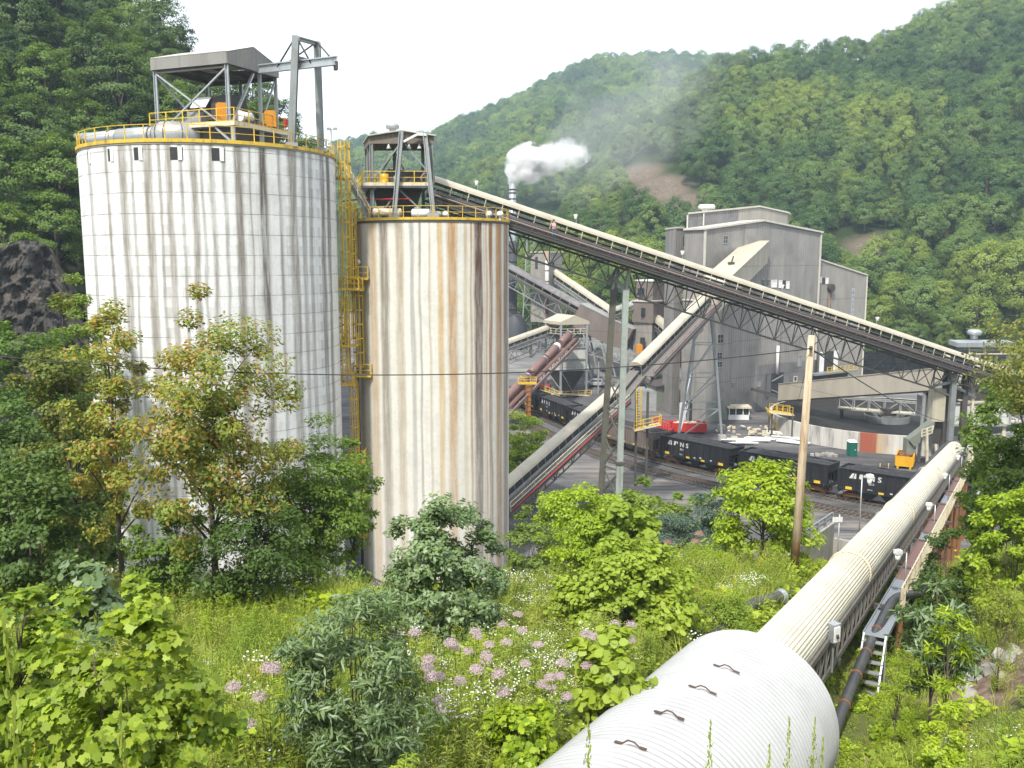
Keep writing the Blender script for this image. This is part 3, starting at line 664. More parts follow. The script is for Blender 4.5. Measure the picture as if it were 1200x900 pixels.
mb = MB(); mb.beam(BP(-.13, -.11, zD2 - .03), BP(.95, -.11, zD2 - .03), .05, .26); t.part('toe_board', mb, M['cream'])
mb = MB(); mb.rail([BP(-.12, 1, zD2), BP(-.12, -.08, zD2), BP(.95, -.08, zD2)], 1.07, 1.4, .06); t.part('railing', mb, M['yellow'])
for p, q in ((BP(.03, .02, zD2 + .3), BP(.48, .02, zlow)), (BP(.5, 1, zlow), BP(.12, 1, zD2)), (BP(.5, 1, zlow), BP(.8, 1, zD2)), (BP(.56, .02, zlow), BP(.92, .02, zD2 + 1)), (BP(.1, .05, SRT + .1), BP(.45, .05, zD2 - .4)), (BP(.8, .05, SRT + .9), BP(.45, .05, zD2 - .4))):
    mb = MB(); mb.beam(p, q, .13); t.part('brace', mb, M['steel'])
mb = MB(); q = BP(.42, .5, zA + .05); mb.lathe([(.3, 0), (.3, .5), (.55, .5), (.62, .75), (.5, .95), (.02, 1.0)], q, 16); t.part('roof_ventilator', mb, M['galv'])
for a in (.3, .62, .78): mb = MB(); q = BP(a, .02, zlow - .12); mb.lathe([(.05, .15), (.07, 0), (.2, -.28), (.18, -.3)], q, 10); t.part('lamp', mb, M['white'])
m = Thing('conveyor_drive', 'dark conveyor discharge chute and drive under the brown head house', 'machine', BP(.5, .6, SRT))
mb = MB(); mb.hexa([BP(.25, .3, SRT + .05), BP(.7, .3, SRT + .05), BP(.7, .9, SRT + .05), BP(.25, .9, SRT + .05), BP(.12, .25, zD2 - .31), BP(.85, .25, zD2 - .31), BP(.85, .95, zD2 - .31), BP(.12, .95, zD2 - .31)]); m.part('chute', mb, M['dark'])
mb = MB(); mb.hexa([BP(.25, .35, zD2 + .02), BP(.93, .35, zD2 + .02), BP(.93, .8, zD2 + .02), BP(.25, .8, zD2 + .02), BP(.33, .4, zD2 + 1.5), BP(.9, .4, zD2 + 1.2), BP(.9, .8, zD2 + 1.2), BP(.33, .8, zD2 + 1.5)]); m.part('housing', mb, M['dark'])
mb = MB(); mb.tube([BP(.4, .22, zD2 + .5), BP(.46, .22, zD2 + .5)], .35, 14); m.part('motor', mb, M['machine'])
mb = MB(); mb.tube([BP(.82, .1, zD2 + .1), BP(.82, .1, zD2 + .7), BP(.86, .1, zD2 + .95), BP(.92, .1, zD2 + .95), BP(.96, .1, zD2 + .7), BP(.96, .1, zD2 + .1)], .1, 8); m.part('guard_hoop', mb, M['pink'])
for a, lab in ((.06, 'yellow drum at the left end of the brown head house deck'), (.25, 'yellow drum near the middle of the brown head house deck')):
    q = BP(a, .25, zD2 + .02); mb = MB(); mb.lathe([(.01, 0), (.36, 0), (.38, .3), (.36, .32), (.38, .6), (.36, .95), (.33, .97), (.01, .95)], q, 18); single('drum', mb, M['dyellow'], lab, 'drum', q)
q0, q1 = BP(.02, .0, SRT + 1.0), BP(.93, .0, SRT + 1.25); mb = MB(); mb.tube([P(400, 236, 80.2), P(418, 234, 80), P(480, 233, 79)], .07, 6); single('sprinkler_pipe', mb, M['red'], 'thin red pipe running level beneath the brown head house deck', 'pipe', P(418, 234, 80))
def drum_h(p, q, r, m_, name, lab):
    d = (q - p).normalized(); T_ = Thing(name, lab, 'motor', (p.x, p.y, SRT)); mb = MB(); L_ = (q - p).length
    mb.tube([p, p + d * .02, p + d * .12, q - d * .12, q - d * .02, q], [.05, r * .7, r, r, r * .7, .05], 18); T_.part('barrel', mb, m_)
    mb = MB(); 
    for a in (.25, .75): c = p + (q - p) * a; mb.box(V((c.x, c.y, (c.z - r + SRT) / 2 + .02)), (.25, .5, max(.12, c.z - r - SRT + .2)))
    T_.part('saddle', mb, M['steel']); mb = MB(); c = p + (q - p) * .3; mb.box(c + V((0, -.0, r * 1.05)), (.4, .3, .3)); T_.part('terminal_box', mb, M['machine'])
drum_h(P(437, 249, 78.4), P(471, 249, 78.4), .36, M['cream'], 'roof_blower', 'rusty cream blower barrel on the rusty silo roof, left of the A shaped columns')
drum_h(P(482, 250, 78.4), P(504, 250, 78.4), .38, M['white'], 'roof_blower', 'white blower barrel on the rusty silo roof, between the A shaped columns')
for i, (u, lab) in enumerate(((513, 'white valve cap just right of the A shaped column on the rusty silo roof'), (522, 'white valve cap by the left end of the yellow roof railing'), (573, 'white valve cap near the middle of the yellow roof railing on the rusty silo'), (586, 'white valve cap at the right end of the rusty silo roof'))):
    q = P(u, 253, 80); q.z = SRT + .02; mb = MB(); mb.lathe([(.12, 0), (.12, .35), (.3, .4), (.3, .6), (.15, .8), (.01, .82)], q, 14); single('valve_cap', mb, M['white'], lab, 'valve')
# stair down from the deck on the left
t = Thing('steel_stair', 'steep grey steel stair with cream handrails beside the brown head house', 'stair', P(437, 254, 79))
s0, s1 = P(405, 208, 80.0), P(434, 252, 79); s1.z = SRT + .1; sd = V((.1, 1, 0)).normalized() * .8
for kk, nm in ((0, 'stringer'), (1, 'stringer')): mb = MB(); mb.beam(s0 + sd * kk, s1 + sd * kk, .08, .28); t.part(nm, mb, M['steel'])
for i in range(15): mb = MB(); c = s0 + (s1 - s0) * ((i + .5) / 15); mb.hexa([c + V((-.14, 0, 0)), c + V((.14, 0, 0)), c + V((.14, 0, 0)) + sd, c + V((-.14, 0, 0)) + sd] + [x + V((0, 0, .05)) for x in (c + V((-.14, 0, 0)), c + V((.14, 0, 0)), c + V((.14, 0, 0)) + sd, c + V((-.14, 0, 0)) + sd)]); t.part('tread', mb, M['galv'])
for kk in (0, 1):
    mb = MB()
    for h in (.5, 1.0): mb.beam(s0 + sd * kk + V((0, 0, h)), s1 + sd * kk + V((0, 0, h)), .07)
    for i in range(5): c = s0 + (s1 - s0) * (i / 4) + sd * kk; mb.beam(c, c + V((0, 0, 1)), .07)
    t.part('handrail', mb, M['cream'])
# landing bridge between the silos that carries the top of the stair
t = Thing('catwalk', 'short yellow railed catwalk linking the tops of the two silos', 'catwalk', P(402, 212, 80.5))
mb = MB(); a, b = P(392, 206, 80.5), P(410, 208, 80.5); a.z = b.z = s0.z; mb.hexa([a + V((0, -.5, -.15)), b + V((0, -.5, -.15)), b + V((0, .6, -.15)), a + V((0, .6, -.15)), a + V((0, -.5, 0)), b + V((0, -.5, 0)), b + V((0, .6, 0)), a + V((0, .6, 0))]); t.part('deck', mb, M['steel'])
mb = MB(); mb.rail([a + V((0, -.45, 0)), b + V((0, -.45, 0))], 1.07, 1, .06); t.part('railing', mb, M['yellow']); mb = MB(); mb.rail([a + V((0, .55, 0)), b + V((0, .55, 0))], 1.07, 1, .06); t.part('railing', mb, M['yellow'])
# caged ladders between the silos
def caged(u0, u1, v0, v1, Yd, lab, plats=()):
    c0, c1 = P(u0, v0, Yd), P(u1, v0, Yd); wd = (c1 - c0).length; zt = c0.z; zb = max(P(u0, v1, Yd).z, gz(c0.x, c0.y)); cx = (c0 + c1) / 2
    T_ = Thing('caged_ladder', lab, 'ladder', (cx.x, cx.y, zb))
    for x in (c0.x + .02, c0.x + .45): mb = MB(); mb.beam(V((x, Yd + .35, zb)), V((x, Yd + .35, zt + .2)), .09); T_.part('stile', mb, M['yellow'])
    mb = MB(); z = zb
    while z < zt: mb.beam(V((c0.x + .02, Yd + .35, z)), V((c0.x + .45, Yd + .35, z)), .05); z += .33
    T_.part('rungs', mb, M['yellow'])
    mb = MB(); z = zb + 1.0; hoop = [V((c0.x, Yd + .3, 0)), V((c0.x - .05, Yd - .25, 0)), V((c0.x + wd * .35, Yd - .6, 0)), V((c0.x + wd * .75, Yd - .6, 0)), V((c0.x + wd, Yd - .25, 0)), V((c0.x + wd, Yd + .35, 0)), V((c0.x + wd, Yd + .75, 0))]
    while z < zt + .2:
        for p, q in zip(hoop, hoop[1:]): mb.beam(p + V((0, 0, z)), q + V((0, 0, z)), .06, .11)
        z += 1.25
    for p in hoop[1:]: mb.beam(p + V((0, 0, zb + 1)), p + V((0, 0, zt + .2)), .07, .07)
    T_.part('cage', mb, M['yellow'])
    for v, w_ in plats:
        z = P(u0, v, Yd).z; mb = MB(); mb.box(V((cx.x + .2, Yd, z)), (wd + w_, 1.6, .14)); T_.part('platform', mb, M['yellow'])
        mb = MB(); x0, x1 = cx.x + .2 - (wd + w_) / 2, cx.x + .2 + (wd + w_) / 2; mb.rail([V((x0, Yd + .7, z)), V((x0, Yd - .75, z)), V((x1, Yd - .75, z)), V((x1, Yd + .7, z))], 1.07, .9, .06); T_.part('railing', mb, M['yellow'])
    return T_
yl = SL.y + 2.4
caged(397, 407.5, 168, 410, yl, 'long yellow caged ladder hugging the right edge of the white silo', ((405, .6), (339, 1.1)))
caged(409, 415.5, 240, 345, yl + .6, 'upper yellow caged ladder at the left edge of the rusty silo', ((340, .9),))
caged(398, 407, 352, 452, yl - .1, 'middle yellow caged ladder next to the white silo, below the long one', ((450, .5),))
caged(414, 424.5, 326, 442, yl + 1.0, 'yellow caged ladder at the rusty silo edge between two landings', ((440, 1.0), (327, .8)))
caged(411, 418, 448, 545, yl + .2, 'lower yellow caged ladder partly behind the dark green tree', ((540, .9),))
caged(419, 428, 545, 640, yl + 1.0, 'lowest yellow caged ladder reaching the bushes between the silos', ())
# conduit bundle and lamps on the ladder shaft
for v, lab in ((232, 'topmost of the small bulkhead lamps in the ladder shaft between the silos'), (308, 'bulkhead lamp in the ladder shaft above the middle landing'), (412, 'bulkhead lamp in the ladder shaft near the overhead wire')):
    p = P(420, v, yl + 1.6); mb = MB(); mb.lathe([(.05, .3), (.16, .25), (.2, 0), (.12, -.18), (.01, -.2)], p, 10); mb.beam(p + V((0, .6, .28)), p + V((0, 0, .28)), .06); single('bulkhead_lamp', mb, M['white'], lab, 'lamp', p, 'bulkhead lamps in the ladder shaft')
mb = MB(); 
for x in (0, .18, .36): mb.tube([P(424, 250, yl + 2) + V((x, 0, 0)), P(424, 640, yl + 2) * 1 + V((x, 0, 0))], .06, 6)
q0 = P(425, 255, yl + 1.9); mb = MB()
for x in (0, .2): mb.tube([V((q0.x + x, q0.y, 0)), V((q0.x + x, q0.y, q0.z))], .07, 6)
single('conduit_riser', mb, M['dark'], 'dark twin conduit riser running up the gap between the silos', 'conduit', (q0.x, q0.y, 0))
# thin lamp mast behind the white silo rim
t = Thing('lamp_mast', 'thin mast with two floodlights rising behind the right rim of the white silo', 'lamp mast', (P(389, 170, 84).x, 84, SLT - 2))
p0, p1 = P(389, 185, 84), P(389, 151, 84); mb = MB(); mb.tube([V((p0.x, 84, 0)), V((p0.x, 84, p1.z))], .09, 6); t.part('pole', mb, M['galv'])
for s in (-.3, .3): mb = MB(); mb.beam(p1 + V((0, 0, -.1)), p1 + V((s, 0, -.05)), .06); mb.box(p1 + V((s, 0, 0)), (.34, .3, .22)); t.part('floodlight', mb, M['machine'])
# ------------------------------------------------------------------ conveyors
def hood_prof(wd, h, n=10, a0=0.0):
    return [(wd / 2 * math.cos(math.pi * i / n), h * math.sin(math.pi * i / n)) for i in range(n + 1)]
def sweep(mb, A, B, prof, side, up, seg=1, cap=True, smooth=True, gap=0.0):
    """prof: (sideways, upwards) outline swept from A to B in SEG pieces with small laps"""
    n = len(prof)
    for i in range(seg):
        a = A + (B - A) * (i / seg); b = A + (B - A) * ((i + 1) / seg - gap / max(.01, (B - A).length)); k_ = 1.0 if i % 2 == 0 else .985
        vs_ = [a + side * (x * k_) + up * (y * k_) for x, y in prof] + [b + side * (x * k_) + up * (y * k_) for x, y in prof]
        mb.add(vs_, [(j, j + 1, n + j + 1, n + j) for j in range(n - 1)], 0, smooth)
        if cap: mb.add([vs_[j] for j in range(n)], [tuple(range(n))]); mb.add([vs_[n + j] for j in range(n)], [tuple(range(n))])
    return mb
def frame_of(A, B):
    d = (B - A).normalized(); side = d.cross(V((0, 0, 1))).normalized()
    if side.y > 0: side = -side          # side points to the camera
    up = side.cross(d).normalized()
    if up.z < 0: up = -up
    return d, side, up
def delta_truss(mb, A, B, up, side, w, h, panel, e0=1.0, e1=1.0, r=.11, flat=False):
    """two top chords and one bottom chord with V members"""
    L = (B - A).length; n = max(2, round(L / panel)); d = (B - A).normalized()
    for s in (-w / 2, w / 2): mb.beam(A + side * s, B + side * s, r * 1.4, r * 1.6)
    a, b = A + d * (panel * e0) - up * h, B - d * (panel * e1) - up * h
    mb.beam(a, b, r * 1.6, r * 1.5)
    for s in (-w / 2, w / 2):
        mb.beam(A + side * s, a, r); mb.beam(B + side * s, b, r)
        for i in range(n):
            q0 = A + (B - A) * (i / n) + side * s; q1 = A + (B - A) * ((i + 1) / n) + side * s; t_ = min(max(((i + .5) / n * L - panel * e0) / (L - panel * (e0 + e1)), 0), 1); c = a + (b - a) * t_
            mb.beam(q0, c, r * .7); mb.beam(q1, c, r * .7)
    for i in range(n + 1): q = A + (B - A) * (i / n); mb.beam(q - side * w / 2, q + side * w / 2, r * .8)
    return mb
def side_truss(mb, A, B, up, side, w, h, panel, r=.1):
    L = (B - A).length; n = max(2, round(L / panel))
    for s in (-w / 2, w / 2):
        for k_ in (0, -h): mb.beam(A + side * s + up * k_, B + side * s + up * k_, r * 1.3)
        for i in range(n + 1):
            q = A + (B - A) * (i / n) + side * s; mb.beam(q, q - up * h, r)
            if i < n: q2 = A + (B - A) * ((i + 1) / n) + side * s; mb.beam(q - up * (h if i % 2 else 0), q2 - up * (0 if i % 2 else h), r * .8)
    return mb
def conveyor(name, label, A, B, wh=1.7, hh=.75, walk=1.0, post=2.0, mats=None, truss=None, hood_seg=12, group=None, kk=1.0):
    """A, B: ends of the crown line of the hood"""
    mats = mats or {}; d, side, up = frame_of(A, B); T_ = Thing(name, label, 'conveyor', A - V((0, 0, 2)), group)
    a, b = A - up * hh, B - up * hh
    T_.part('hood', sweep(MB(), a, b, hood_prof(wh, hh), side, up, hood_seg), mats.get('hood', M['beige_hood']))
    mb = MB(); mb.beam(a - up * kk * .34, b - up * kk * .34, wh * .62, .1, up); mb.beam(a - up * kk * .95, b - up * kk * .95, wh * .6, .06, up); T_.part('belt', mb, M['black'])
    L = (b - a).length; n = int(L / post)
    for i in range(n + 1):
        q = a + (b - a) * (i / n); mb = MB()
        for s in (-.46, .46): mb.beam(q + side * (wh * s), q + side * (wh * s * 1.05) - up * kk * 1.3, .065, .065, d)
        mb.beam(q - side * (wh * .5) - up * kk * 1.28, q + side * (wh * .5) - up * kk * 1.28, .08, .08)
        T_.part('hood_frame', mb, mats.get('posts', M['cream']))
    mb = MB(); 
    for s in (-.5, .5): mb.beam(a + side * (wh * s * 1.1) - up * kk * .78, b + side * (wh * s * 1.1) - up * kk * .78, .12, .3 * kk, up)
    mb.beam(a - up * kk * 1.25, b - up * kk * 1.25, wh + .1, .14, up); T_.part('stringer', mb, mats.get('frame', M['truss']))
    if walk:
        mb = MB(); c = side * (wh / 2 + walk / 2 + .06) - up * kk * 1.3; mb.beam(a + c, b + c, walk, .08, up); c2 = side * (wh / 2 + walk + .1) - up * kk * 1.36; mb.beam(a + c2, b + c2, .1, .32 * kk, up)
        T_.part('walkway', mb, mats.get('walk', M['darksteel']))
        mb = MB(); c = side * (wh / 2 + walk + .02) - up * kk * 1.25; n = int(L / 2.4)
        for h in (.5, 1.0): mb.beam(a + c + up * h, b + c + up * h, .06)
        for i in range(n + 1): q = a + (b - a) * (i / n) + c; mb.beam(q, q + up * 1.02, .06)
        T_.part('handrail', mb, mats.get('handrail', M['truss']))
        mb = MB(); c = side * (wh / 2 + walk + .2) - up * kk * .98; mb.tube([a + c, b + c], .06, 6); T_.part('water_pipe', mb, mats.get('pipe', M['pink']))
        mb = MB()
        for h in (.35, .5, .8, .95): c = side * (wh / 2 + walk + .16) - up * kk * (h + .38); mb.tube([a + c, b + c], .035, 5)
        T_.part('cables', mb, M['black'])
    if truss:
        mb = MB(); truss(mb, a - up * kk * 1.5, b - up * kk * 1.5, up, side); T_.part('truss', mb, mats.get('truss', M['truss']))
    return T_, a, b, d, side, up
A = P(508, 205.5, 83.5); B = P(1204, 439, 113.0)
def frac_u(a, b, u):
    lo, hi = 0.0, 1.0
    for _ in range(50):
        m = (lo + hi) / 2; q = a + (b - a) * m; uu = 600 + F * q.x / (q.y * CP - (q.z - EYE) * SP)
        if uu < u: lo = m
        else: hi = m
    return lo
pc = frac_u(A, B, 737)
def tr(mb, a, b, up, side):
    c = a + (b - a) * pc; e = a + (b - a) * frac_u(A, B, 1112); s = a + (b - a) * frac_u(A, B, 598)
    delta_truss(mb, s, c, up, side + V((0, 0, 0)), 2.4, 2.0, 2.4, .8, .3, .12); delta_truss(mb, c, e, up, side, 2.4, 2.5, 2.4, 1.0, .3, .12)
    side_truss(mb, a, s, up, side, 2.2, .9, 1.5); side_truss(mb, e, b, up, side, 2.2, 1.1, 1.6)
T_, a, b, d, side, up = conveyor('belt_conveyor', 'long dark trussed belt conveyor with beige hood sloping right from the rusty silo', A, B, 1.65, .66, 1.1, 1.7, truss=tr, hood_seg=26, kk=1.35)
MAINC = (a, b, d, side, up)
# worker leaning on the hood
def figure(name, label, foot, face, shirt, trousers):
    me = bpy.data.meshes.new('person'); J = [(0, 0, .95, .15), (0, 0, 1.2, .15), (0, .02, 1.42, .17), (0, .03, 1.54, .06), (0, .05, 1.66, .10), (0, .06, 1.76, .085),
        (.1, 0, .88, .10), (.12, .03, .5, .075), (.13, -.02, .08, .055), (.13, .12, .04, .05), (-.1, 0, .88, .10), (-.12, .06, .5, .075), (-.13, .02, .08, .055), (-.13, .16, .04, .05),
        (.2, .02, 1.4, .075), (.26, .18, 1.15, .055), (.2, .42, 1.2, .042), (.19, .5, 1.21, .045), (-.2, .02, 1.4, .075), (-.26, .18, 1.15, .055), (-.2, .42, 1.2, .042), (-.19, .5, 1.21, .045)]
    E = [(0, 1), (1, 2), (2, 3), (3, 4), (4, 5), (0, 6), (6, 7), (7, 8), (8, 9), (0, 10), (10, 11), (11, 12), (12, 13), (2, 14), (14, 15), (15, 16), (16, 17), (2, 18), (18, 19), (19, 20), (20, 21)]
    me.from_pydata([j[:3] for j in J], E, []); o = bpy.data.objects.new('person', me); col.objects.link(o)
    md = o.modifiers.new('skin', 'SKIN')
    for i, j in enumerate(J): me.skin_vertices[0].data[i].radius = (j[3], j[3])
    me.skin_vertices[0].data[0].use_root = True
    sb = o.modifiers.new('sub', 'SUBSURF'); sb.levels = 1; sb.render_levels = 2
    k = NT('person_' + name); p = k.coord('Object'); sx = k.n('SeparateXYZ'); k.l(p, sx.inputs[0])
    skin = (.45, .26, .19); c = k.mix(k.math('GREATER_THAN', sx.outputs[2], .98), trousers, shirt); c = k.mix(k.math('GREATER_THAN', sx.outputs[2], 1.52), c, skin)
    c = k.mix(k.math('GREATER_THAN', sx.outputs[1], .36), c, skin); c = k.mix(k.math('LESS_THAN', sx.outputs[2], .1), c, (.05, .04, .035)); k.done(c, .8); me.materials.append(k.mat)
    o.location = foot; o.rotation_euler = (0, 0, face); tag(o, label, 'person'); o.data.polygons.foreach_set('use_smooth', [True] * len(o.data.polygons))
    mb = MB(); mb.lathe([(.125, 0), (.12, .08), (.08, .14), (.01, .16)], (0, .05, 1.72), 14); mb.box((0, .17, 1.73), (.16, .12, .02)); h = mb.build('cap', M['dark'], o)
    mb = MB(); mb.box((0, .05 + .098, 1.655), (.03, .03, .05)); 
    for s in (-1, 1): mb.box((s * .1, .05, 1.66), (.025, .05, .06))
    k2 = NT('skin'); mb.build('nose_and_ears', k2.done(skin, .6), o)
    return o
tt = frac_u(a, b, 647); q = a + (b - a) * tt + side * (.83 + .6) - up * 1.7
figure('worker', 'worker in a pink shirt and blue jeans standing on the walkway of the long conveyor', q, math.atan2(side.x, -side.y) , (.62, .34, .33), (.10, .16, .30))
# lamp posts standing along the hood
for i, (u, lab) in enumerate(((567, 'white floodlight post over the beige hood just right of the rusty silo'), (683, 'white floodlight post over the beige hood left of the tall double column'), (808, 'white floodlight post over the beige hood before the plant building left edge'), (925, 'white floodlight post over the beige hood before the plant building windows'), (1036, 'white floodlight post over the beige hood at the far lower end'))):
    tt = frac_u(a, b, u)
    base = a + (b - a) * tt - side * 1.0 - up * .9; T_ = Thing('floodlight_post', lab, 'floodlight', base, 'floodlights along the long conveyor')
    mb = MB(); mb.tube([base, base + V((0, 0, 2.5))], .045, 6); T_.part('pole', mb, M['galv'])
    mb = MB(); h = base + V((0, 0, 2.5)); mb.beam(h, h + V((-.1, -.35, .05)), .06); mb.box(h + V((-.1, -.4, .06)), (.34, .3, .16)); mb.lathe([(.12, .0), (.15, -.1), (.12, -.3), (.01, -.32)], h + V((-.1, -.4, 0)), 12); T_.part('lamp_head', mb, M['white'])
# the tall double column
def on_conv(u, off=0.0, dn=2.0):
    a, b, d, side, up = MAINC; tt = frac_u(a, b, u)
    return a + (b - a) * tt + side * off - up * dn
top = on_conv(737, 0, 2.0); cap = top - V((0, 0, 2.3))
t = Thing('support_bent', 'tall pale green and dark double column carrying the long conveyor', 'support column', V((cap.x, cap.y, gz(cap.x, cap.y))))
M['palegreen'] = worn('pale_green_steel', (.31, .35, .32), (.16, .16, .13), .65, .8, .5, .1)
M['mossy'] = worn('mossy_steel', (.11, .107, .085), (.06, .05, .04), .7, .9, .7)
f1 = P(723, 640, cap.y - 2.2); f1.z = gz(f1.x, f1.y) - .3; f2 = P(701, 640, cap.y + 1.0); f2.z = gz(f2.x, f2.y) - .3
n1_, n2_ = cap + side * .5, cap - side * .5 + V((-.75, 0, 0))
mb = MB(); mid = n1_ + (f1 - n1_) * .66; mb.beam(mid, n1_, .6, .56, (0, 1, 0)); mb.beam(f1, mid - V((0, 0, .02)), .68, .62, (0, 1, 0)); t.part('leg', mb, M['palegreen'])
mb = MB(); mb.beam(mid - V((0, 0, .35)), mid - V((0, 0, .05)), .95, .9, (0, 1, 0)); t.part('splice', mb, M['darksteel'])
mb = MB(); mb.ibeam(f2, n2_, .6, .6, (0, 1, 0), .1); t.part('leg', mb, M['mossy'])
mb = MB(); mb.beam(n1_ + d * .1, n1_ + V((0, 0, .02)) - side * 1.7, .7, .5); mb.beam(n1_, top + side * 1.15, .32); mb.beam(n2_, top - side * 1.15, .32); mb.beam(n1_ - d * .1, n2_ + d * .1 + V((0, 0, 1.2)), .3); t.part('cap', mb, M['palegreen'])
mb = MB()
for tt_ in (.34, .46, .58, .70, .82, .93):
    p_, q_ = n1_ + (f1 - n1_) * tt_, n2_ + (f2 - n2_) * tt_; mb.beam(p_, q_, .16)
    if tt_ < .9: p2, q2 = n1_ + (f1 - n1_) * (tt_ + .12), n2_ + (f2 - n2_) * (tt_ + .12); mb.beam(p_, q2, .12); mb.beam(q_, p2, .12)
t.part('bracing', mb, M['mossy'])
# -------- second conveyor: from the reclaim pit under the rusty silo up to the plant
C0 = P(588, 566, 87.3); C1 = P(719, 453.5, 110.5); C2 = P(826, 343, 141); C0 = C1 + (P(594, 561, 88) - C1) * 1.12
def tr2(mb, a, b, up, side): side_truss(mb, a, b, up, side, 2.4, 1.5, 2.2, .1)
mt2 = {'frame': M['machine'], 'walk': M['truss'], 'handrail': M['cream'], 'posts': M['machine'], 'pipe': M['red']}
T2, a2, b2, d2_, s2_, u2_ = conveyor('belt_conveyor', 'lower cream hooded belt conveyor rising right from behind the rusty silo over the coal train', C0, C1, 1.55, .55, 1.3, 1.6, mt2, tr2, 10)
T3, a3, b3, d3_, s3_, u3_ = conveyor('belt_conveyor', 'upper cream hooded belt conveyor with pinkish railings climbing to the plant gallery', P(744, 424, 116), C2 + V((0, 0, 0)), 1.7, .62, 1.6, 1.8, {'frame': M['truss'], 'walk': M['truss'], 'handrail': M['pink'], 'posts': M['machine'], 'pipe': M['maroon']}, tr2, 10)
# open belt between the two hoods
mb = MB(); mb.beam(C1 - V((0, 0, 1.2)), P(744, 424, 116) - V((0, 0, 1.2)), 1.3, .16); mb.beam(C1 - V((0, 0, 1.9)), P(744, 424, 116) - V((0, 0, 1.9)), 3.0, .3); single('open_belt_section', mb, M['truss'], 'short open stretch of belt between the two cream hoods behind the double column', 'conveyor', C1)
# yellow ladder and platform on the train side of the double column
lp = P(755, 505, 112); t = Thing('caged_ladder', 'yellow ladder with small railed platform right of the tall double column', 'ladder', V((lp.x, lp.y, gz(lp.x, lp.y))))
l0, l1 = P(746, 503, 112), P(746, 455, 112)
for x in (0, .55): mb = MB(); mb.beam(l0 + V((x, 0, 0)), l1 + V((x, 0, 0)), .13); t.part('stile', mb, M['yellow'])
mb = MB()
for i in range(16): q = l0 + (l1 - l0) * (i / 15); mb.beam(q, q + V((.55, 0, 0)), .07)
t.part('rungs', mb, M['yellow'])
mb = MB(); mb.rail([l0 + V((-.4, -.6, 0)), l0 + V((3.0, -.6, .8)), l0 + V((3.0, .8, .8))], 1.05, 1.2, .08); t.part('railing', mb, M['yellow'])
mb = MB(); mb.beam(l0 + V((-.4, 0, -.1)), l0 + V((3, 0, .7)), 1.4, .15); t.part('platform', mb, M['cream'])
for x in (0, 1.4): mb = MB(); mb.beam(V((l0.x + x, l0.y + .4, 0)), V((l0.x + x, l0.y + .4, l1.z - .5)), .3); t.part('post', mb, M['darksteel'])
# ------------------------------------------------------------------ enclosed gallery into the plant
bl0 = V((34.0, 160, 0)); q1 = V((.828, .56, 0)); q2 = V((-.56, .828, 0))       # plant: along the front, backwards
def BL(i, j, z): return V((bl0.x + q1.x * i + q2.x * j, bl0.y + q1.y * i + q2.y * j, z))
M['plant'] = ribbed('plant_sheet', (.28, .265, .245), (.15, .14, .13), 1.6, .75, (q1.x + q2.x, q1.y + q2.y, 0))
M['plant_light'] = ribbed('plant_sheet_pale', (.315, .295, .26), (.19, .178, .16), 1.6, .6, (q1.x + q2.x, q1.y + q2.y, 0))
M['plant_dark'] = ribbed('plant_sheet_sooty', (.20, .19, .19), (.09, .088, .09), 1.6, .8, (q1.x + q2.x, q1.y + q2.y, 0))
M['trim'] = worn('roof_trim', (.54, .51, .44), (.3, .28, .23), .5, .6)
g0 = C2 + d3_ * .4 - V((0, 0, -.6)); g1 = BL(14.2, .4, P(887, 283, 168.2).z); gd = (g1 - g0).normalized(); gs = gd.cross(V((0, 0, 1))).normalized(); gs = -gs if gs.y > 0 else gs
t = Thing('conveyor_gallery', 'beige sheet clad gallery with sloping roof entering the front of the plant building', 'gallery', g0)
hw, gh = 2.0, 3.9; sec = [(-hw, -gh), (hw, -gh), (hw, 0), (-hw, 0)]
M['gallery'] = ribbed('gallery_sheet', (.43, .395, .32), (.26, .225, .175), 1.6, .4, (gd.x, gd.y, 0))
gu = V((0, 0, 1)); mb = MB(); mb.hexa([p + gs * x + gu * z for p in (g0, g1) for x, z in sec]); t.part('walls', mb, M['gallery'])
mb = MB(); mb.hexa([p + gs * x + gu * z for p in (g0 - gd * .3, g1) for x, z in ((-hw - .2, .01), (hw + .2, .01), (hw + .2, .16), (-hw - .2, .16))]); t.part('roof', mb, M['beige'])
mb = MB(); q = g0 + (g1 - g0) * .45 + V((0, 0, .3)); mb.box(q, (1.0, .8, .5)); mb.tube([q, q + V((.4, .2, 1.2))], .12, 6); t.part('roof_vent', mb, M['dark'])
mb = MB(); q = g0 + V((0, 0, -gh)); mb.hexa([q + gs * x + gd * y + gu * z for z in (-3.0, 0) for x, y in ((-1.6, -.6), (-.3, -.6), (-.3, .6), (-1.6, .6))]); t.part('chute', mb, M['cream'])
# ------------------------------------------------------------------ the preparation plant
t = Thing('preparation_plant', 'tall grey metal clad coal plant building with gabled roofs and stained walls', 'building', BL(16, 6, 0))
W = 32.0; zl, zr_, za = 34.0, 33.9, 35.8; ia = 15.0
def wall_poly(i0, i1, j, pts, m_, name='wall', th=.3): mb = MB(); mb.prism([BL(i, j, z) for i, z in pts], q2 * th); return t.part(name, mb, m_)
wall_poly(0, W, 0, [(0, 21), (0, zl), (ia, za), (ia, 21)], M['plant']); wall_poly(0, W, 0, [(ia + .003, 9), (ia + .003, za), (W, zr_), (W, 9)], M['plant'])
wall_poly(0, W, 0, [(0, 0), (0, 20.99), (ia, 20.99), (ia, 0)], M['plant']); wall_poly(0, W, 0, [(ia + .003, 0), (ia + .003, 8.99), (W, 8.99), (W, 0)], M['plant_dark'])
mb = MB(); mb.prism([BL(0, .31, 0), BL(0, 5, 0), BL(0, 5, zl), BL(0, .31, zl)], q1 * .3); t.part('wall', mb, M['plant'])
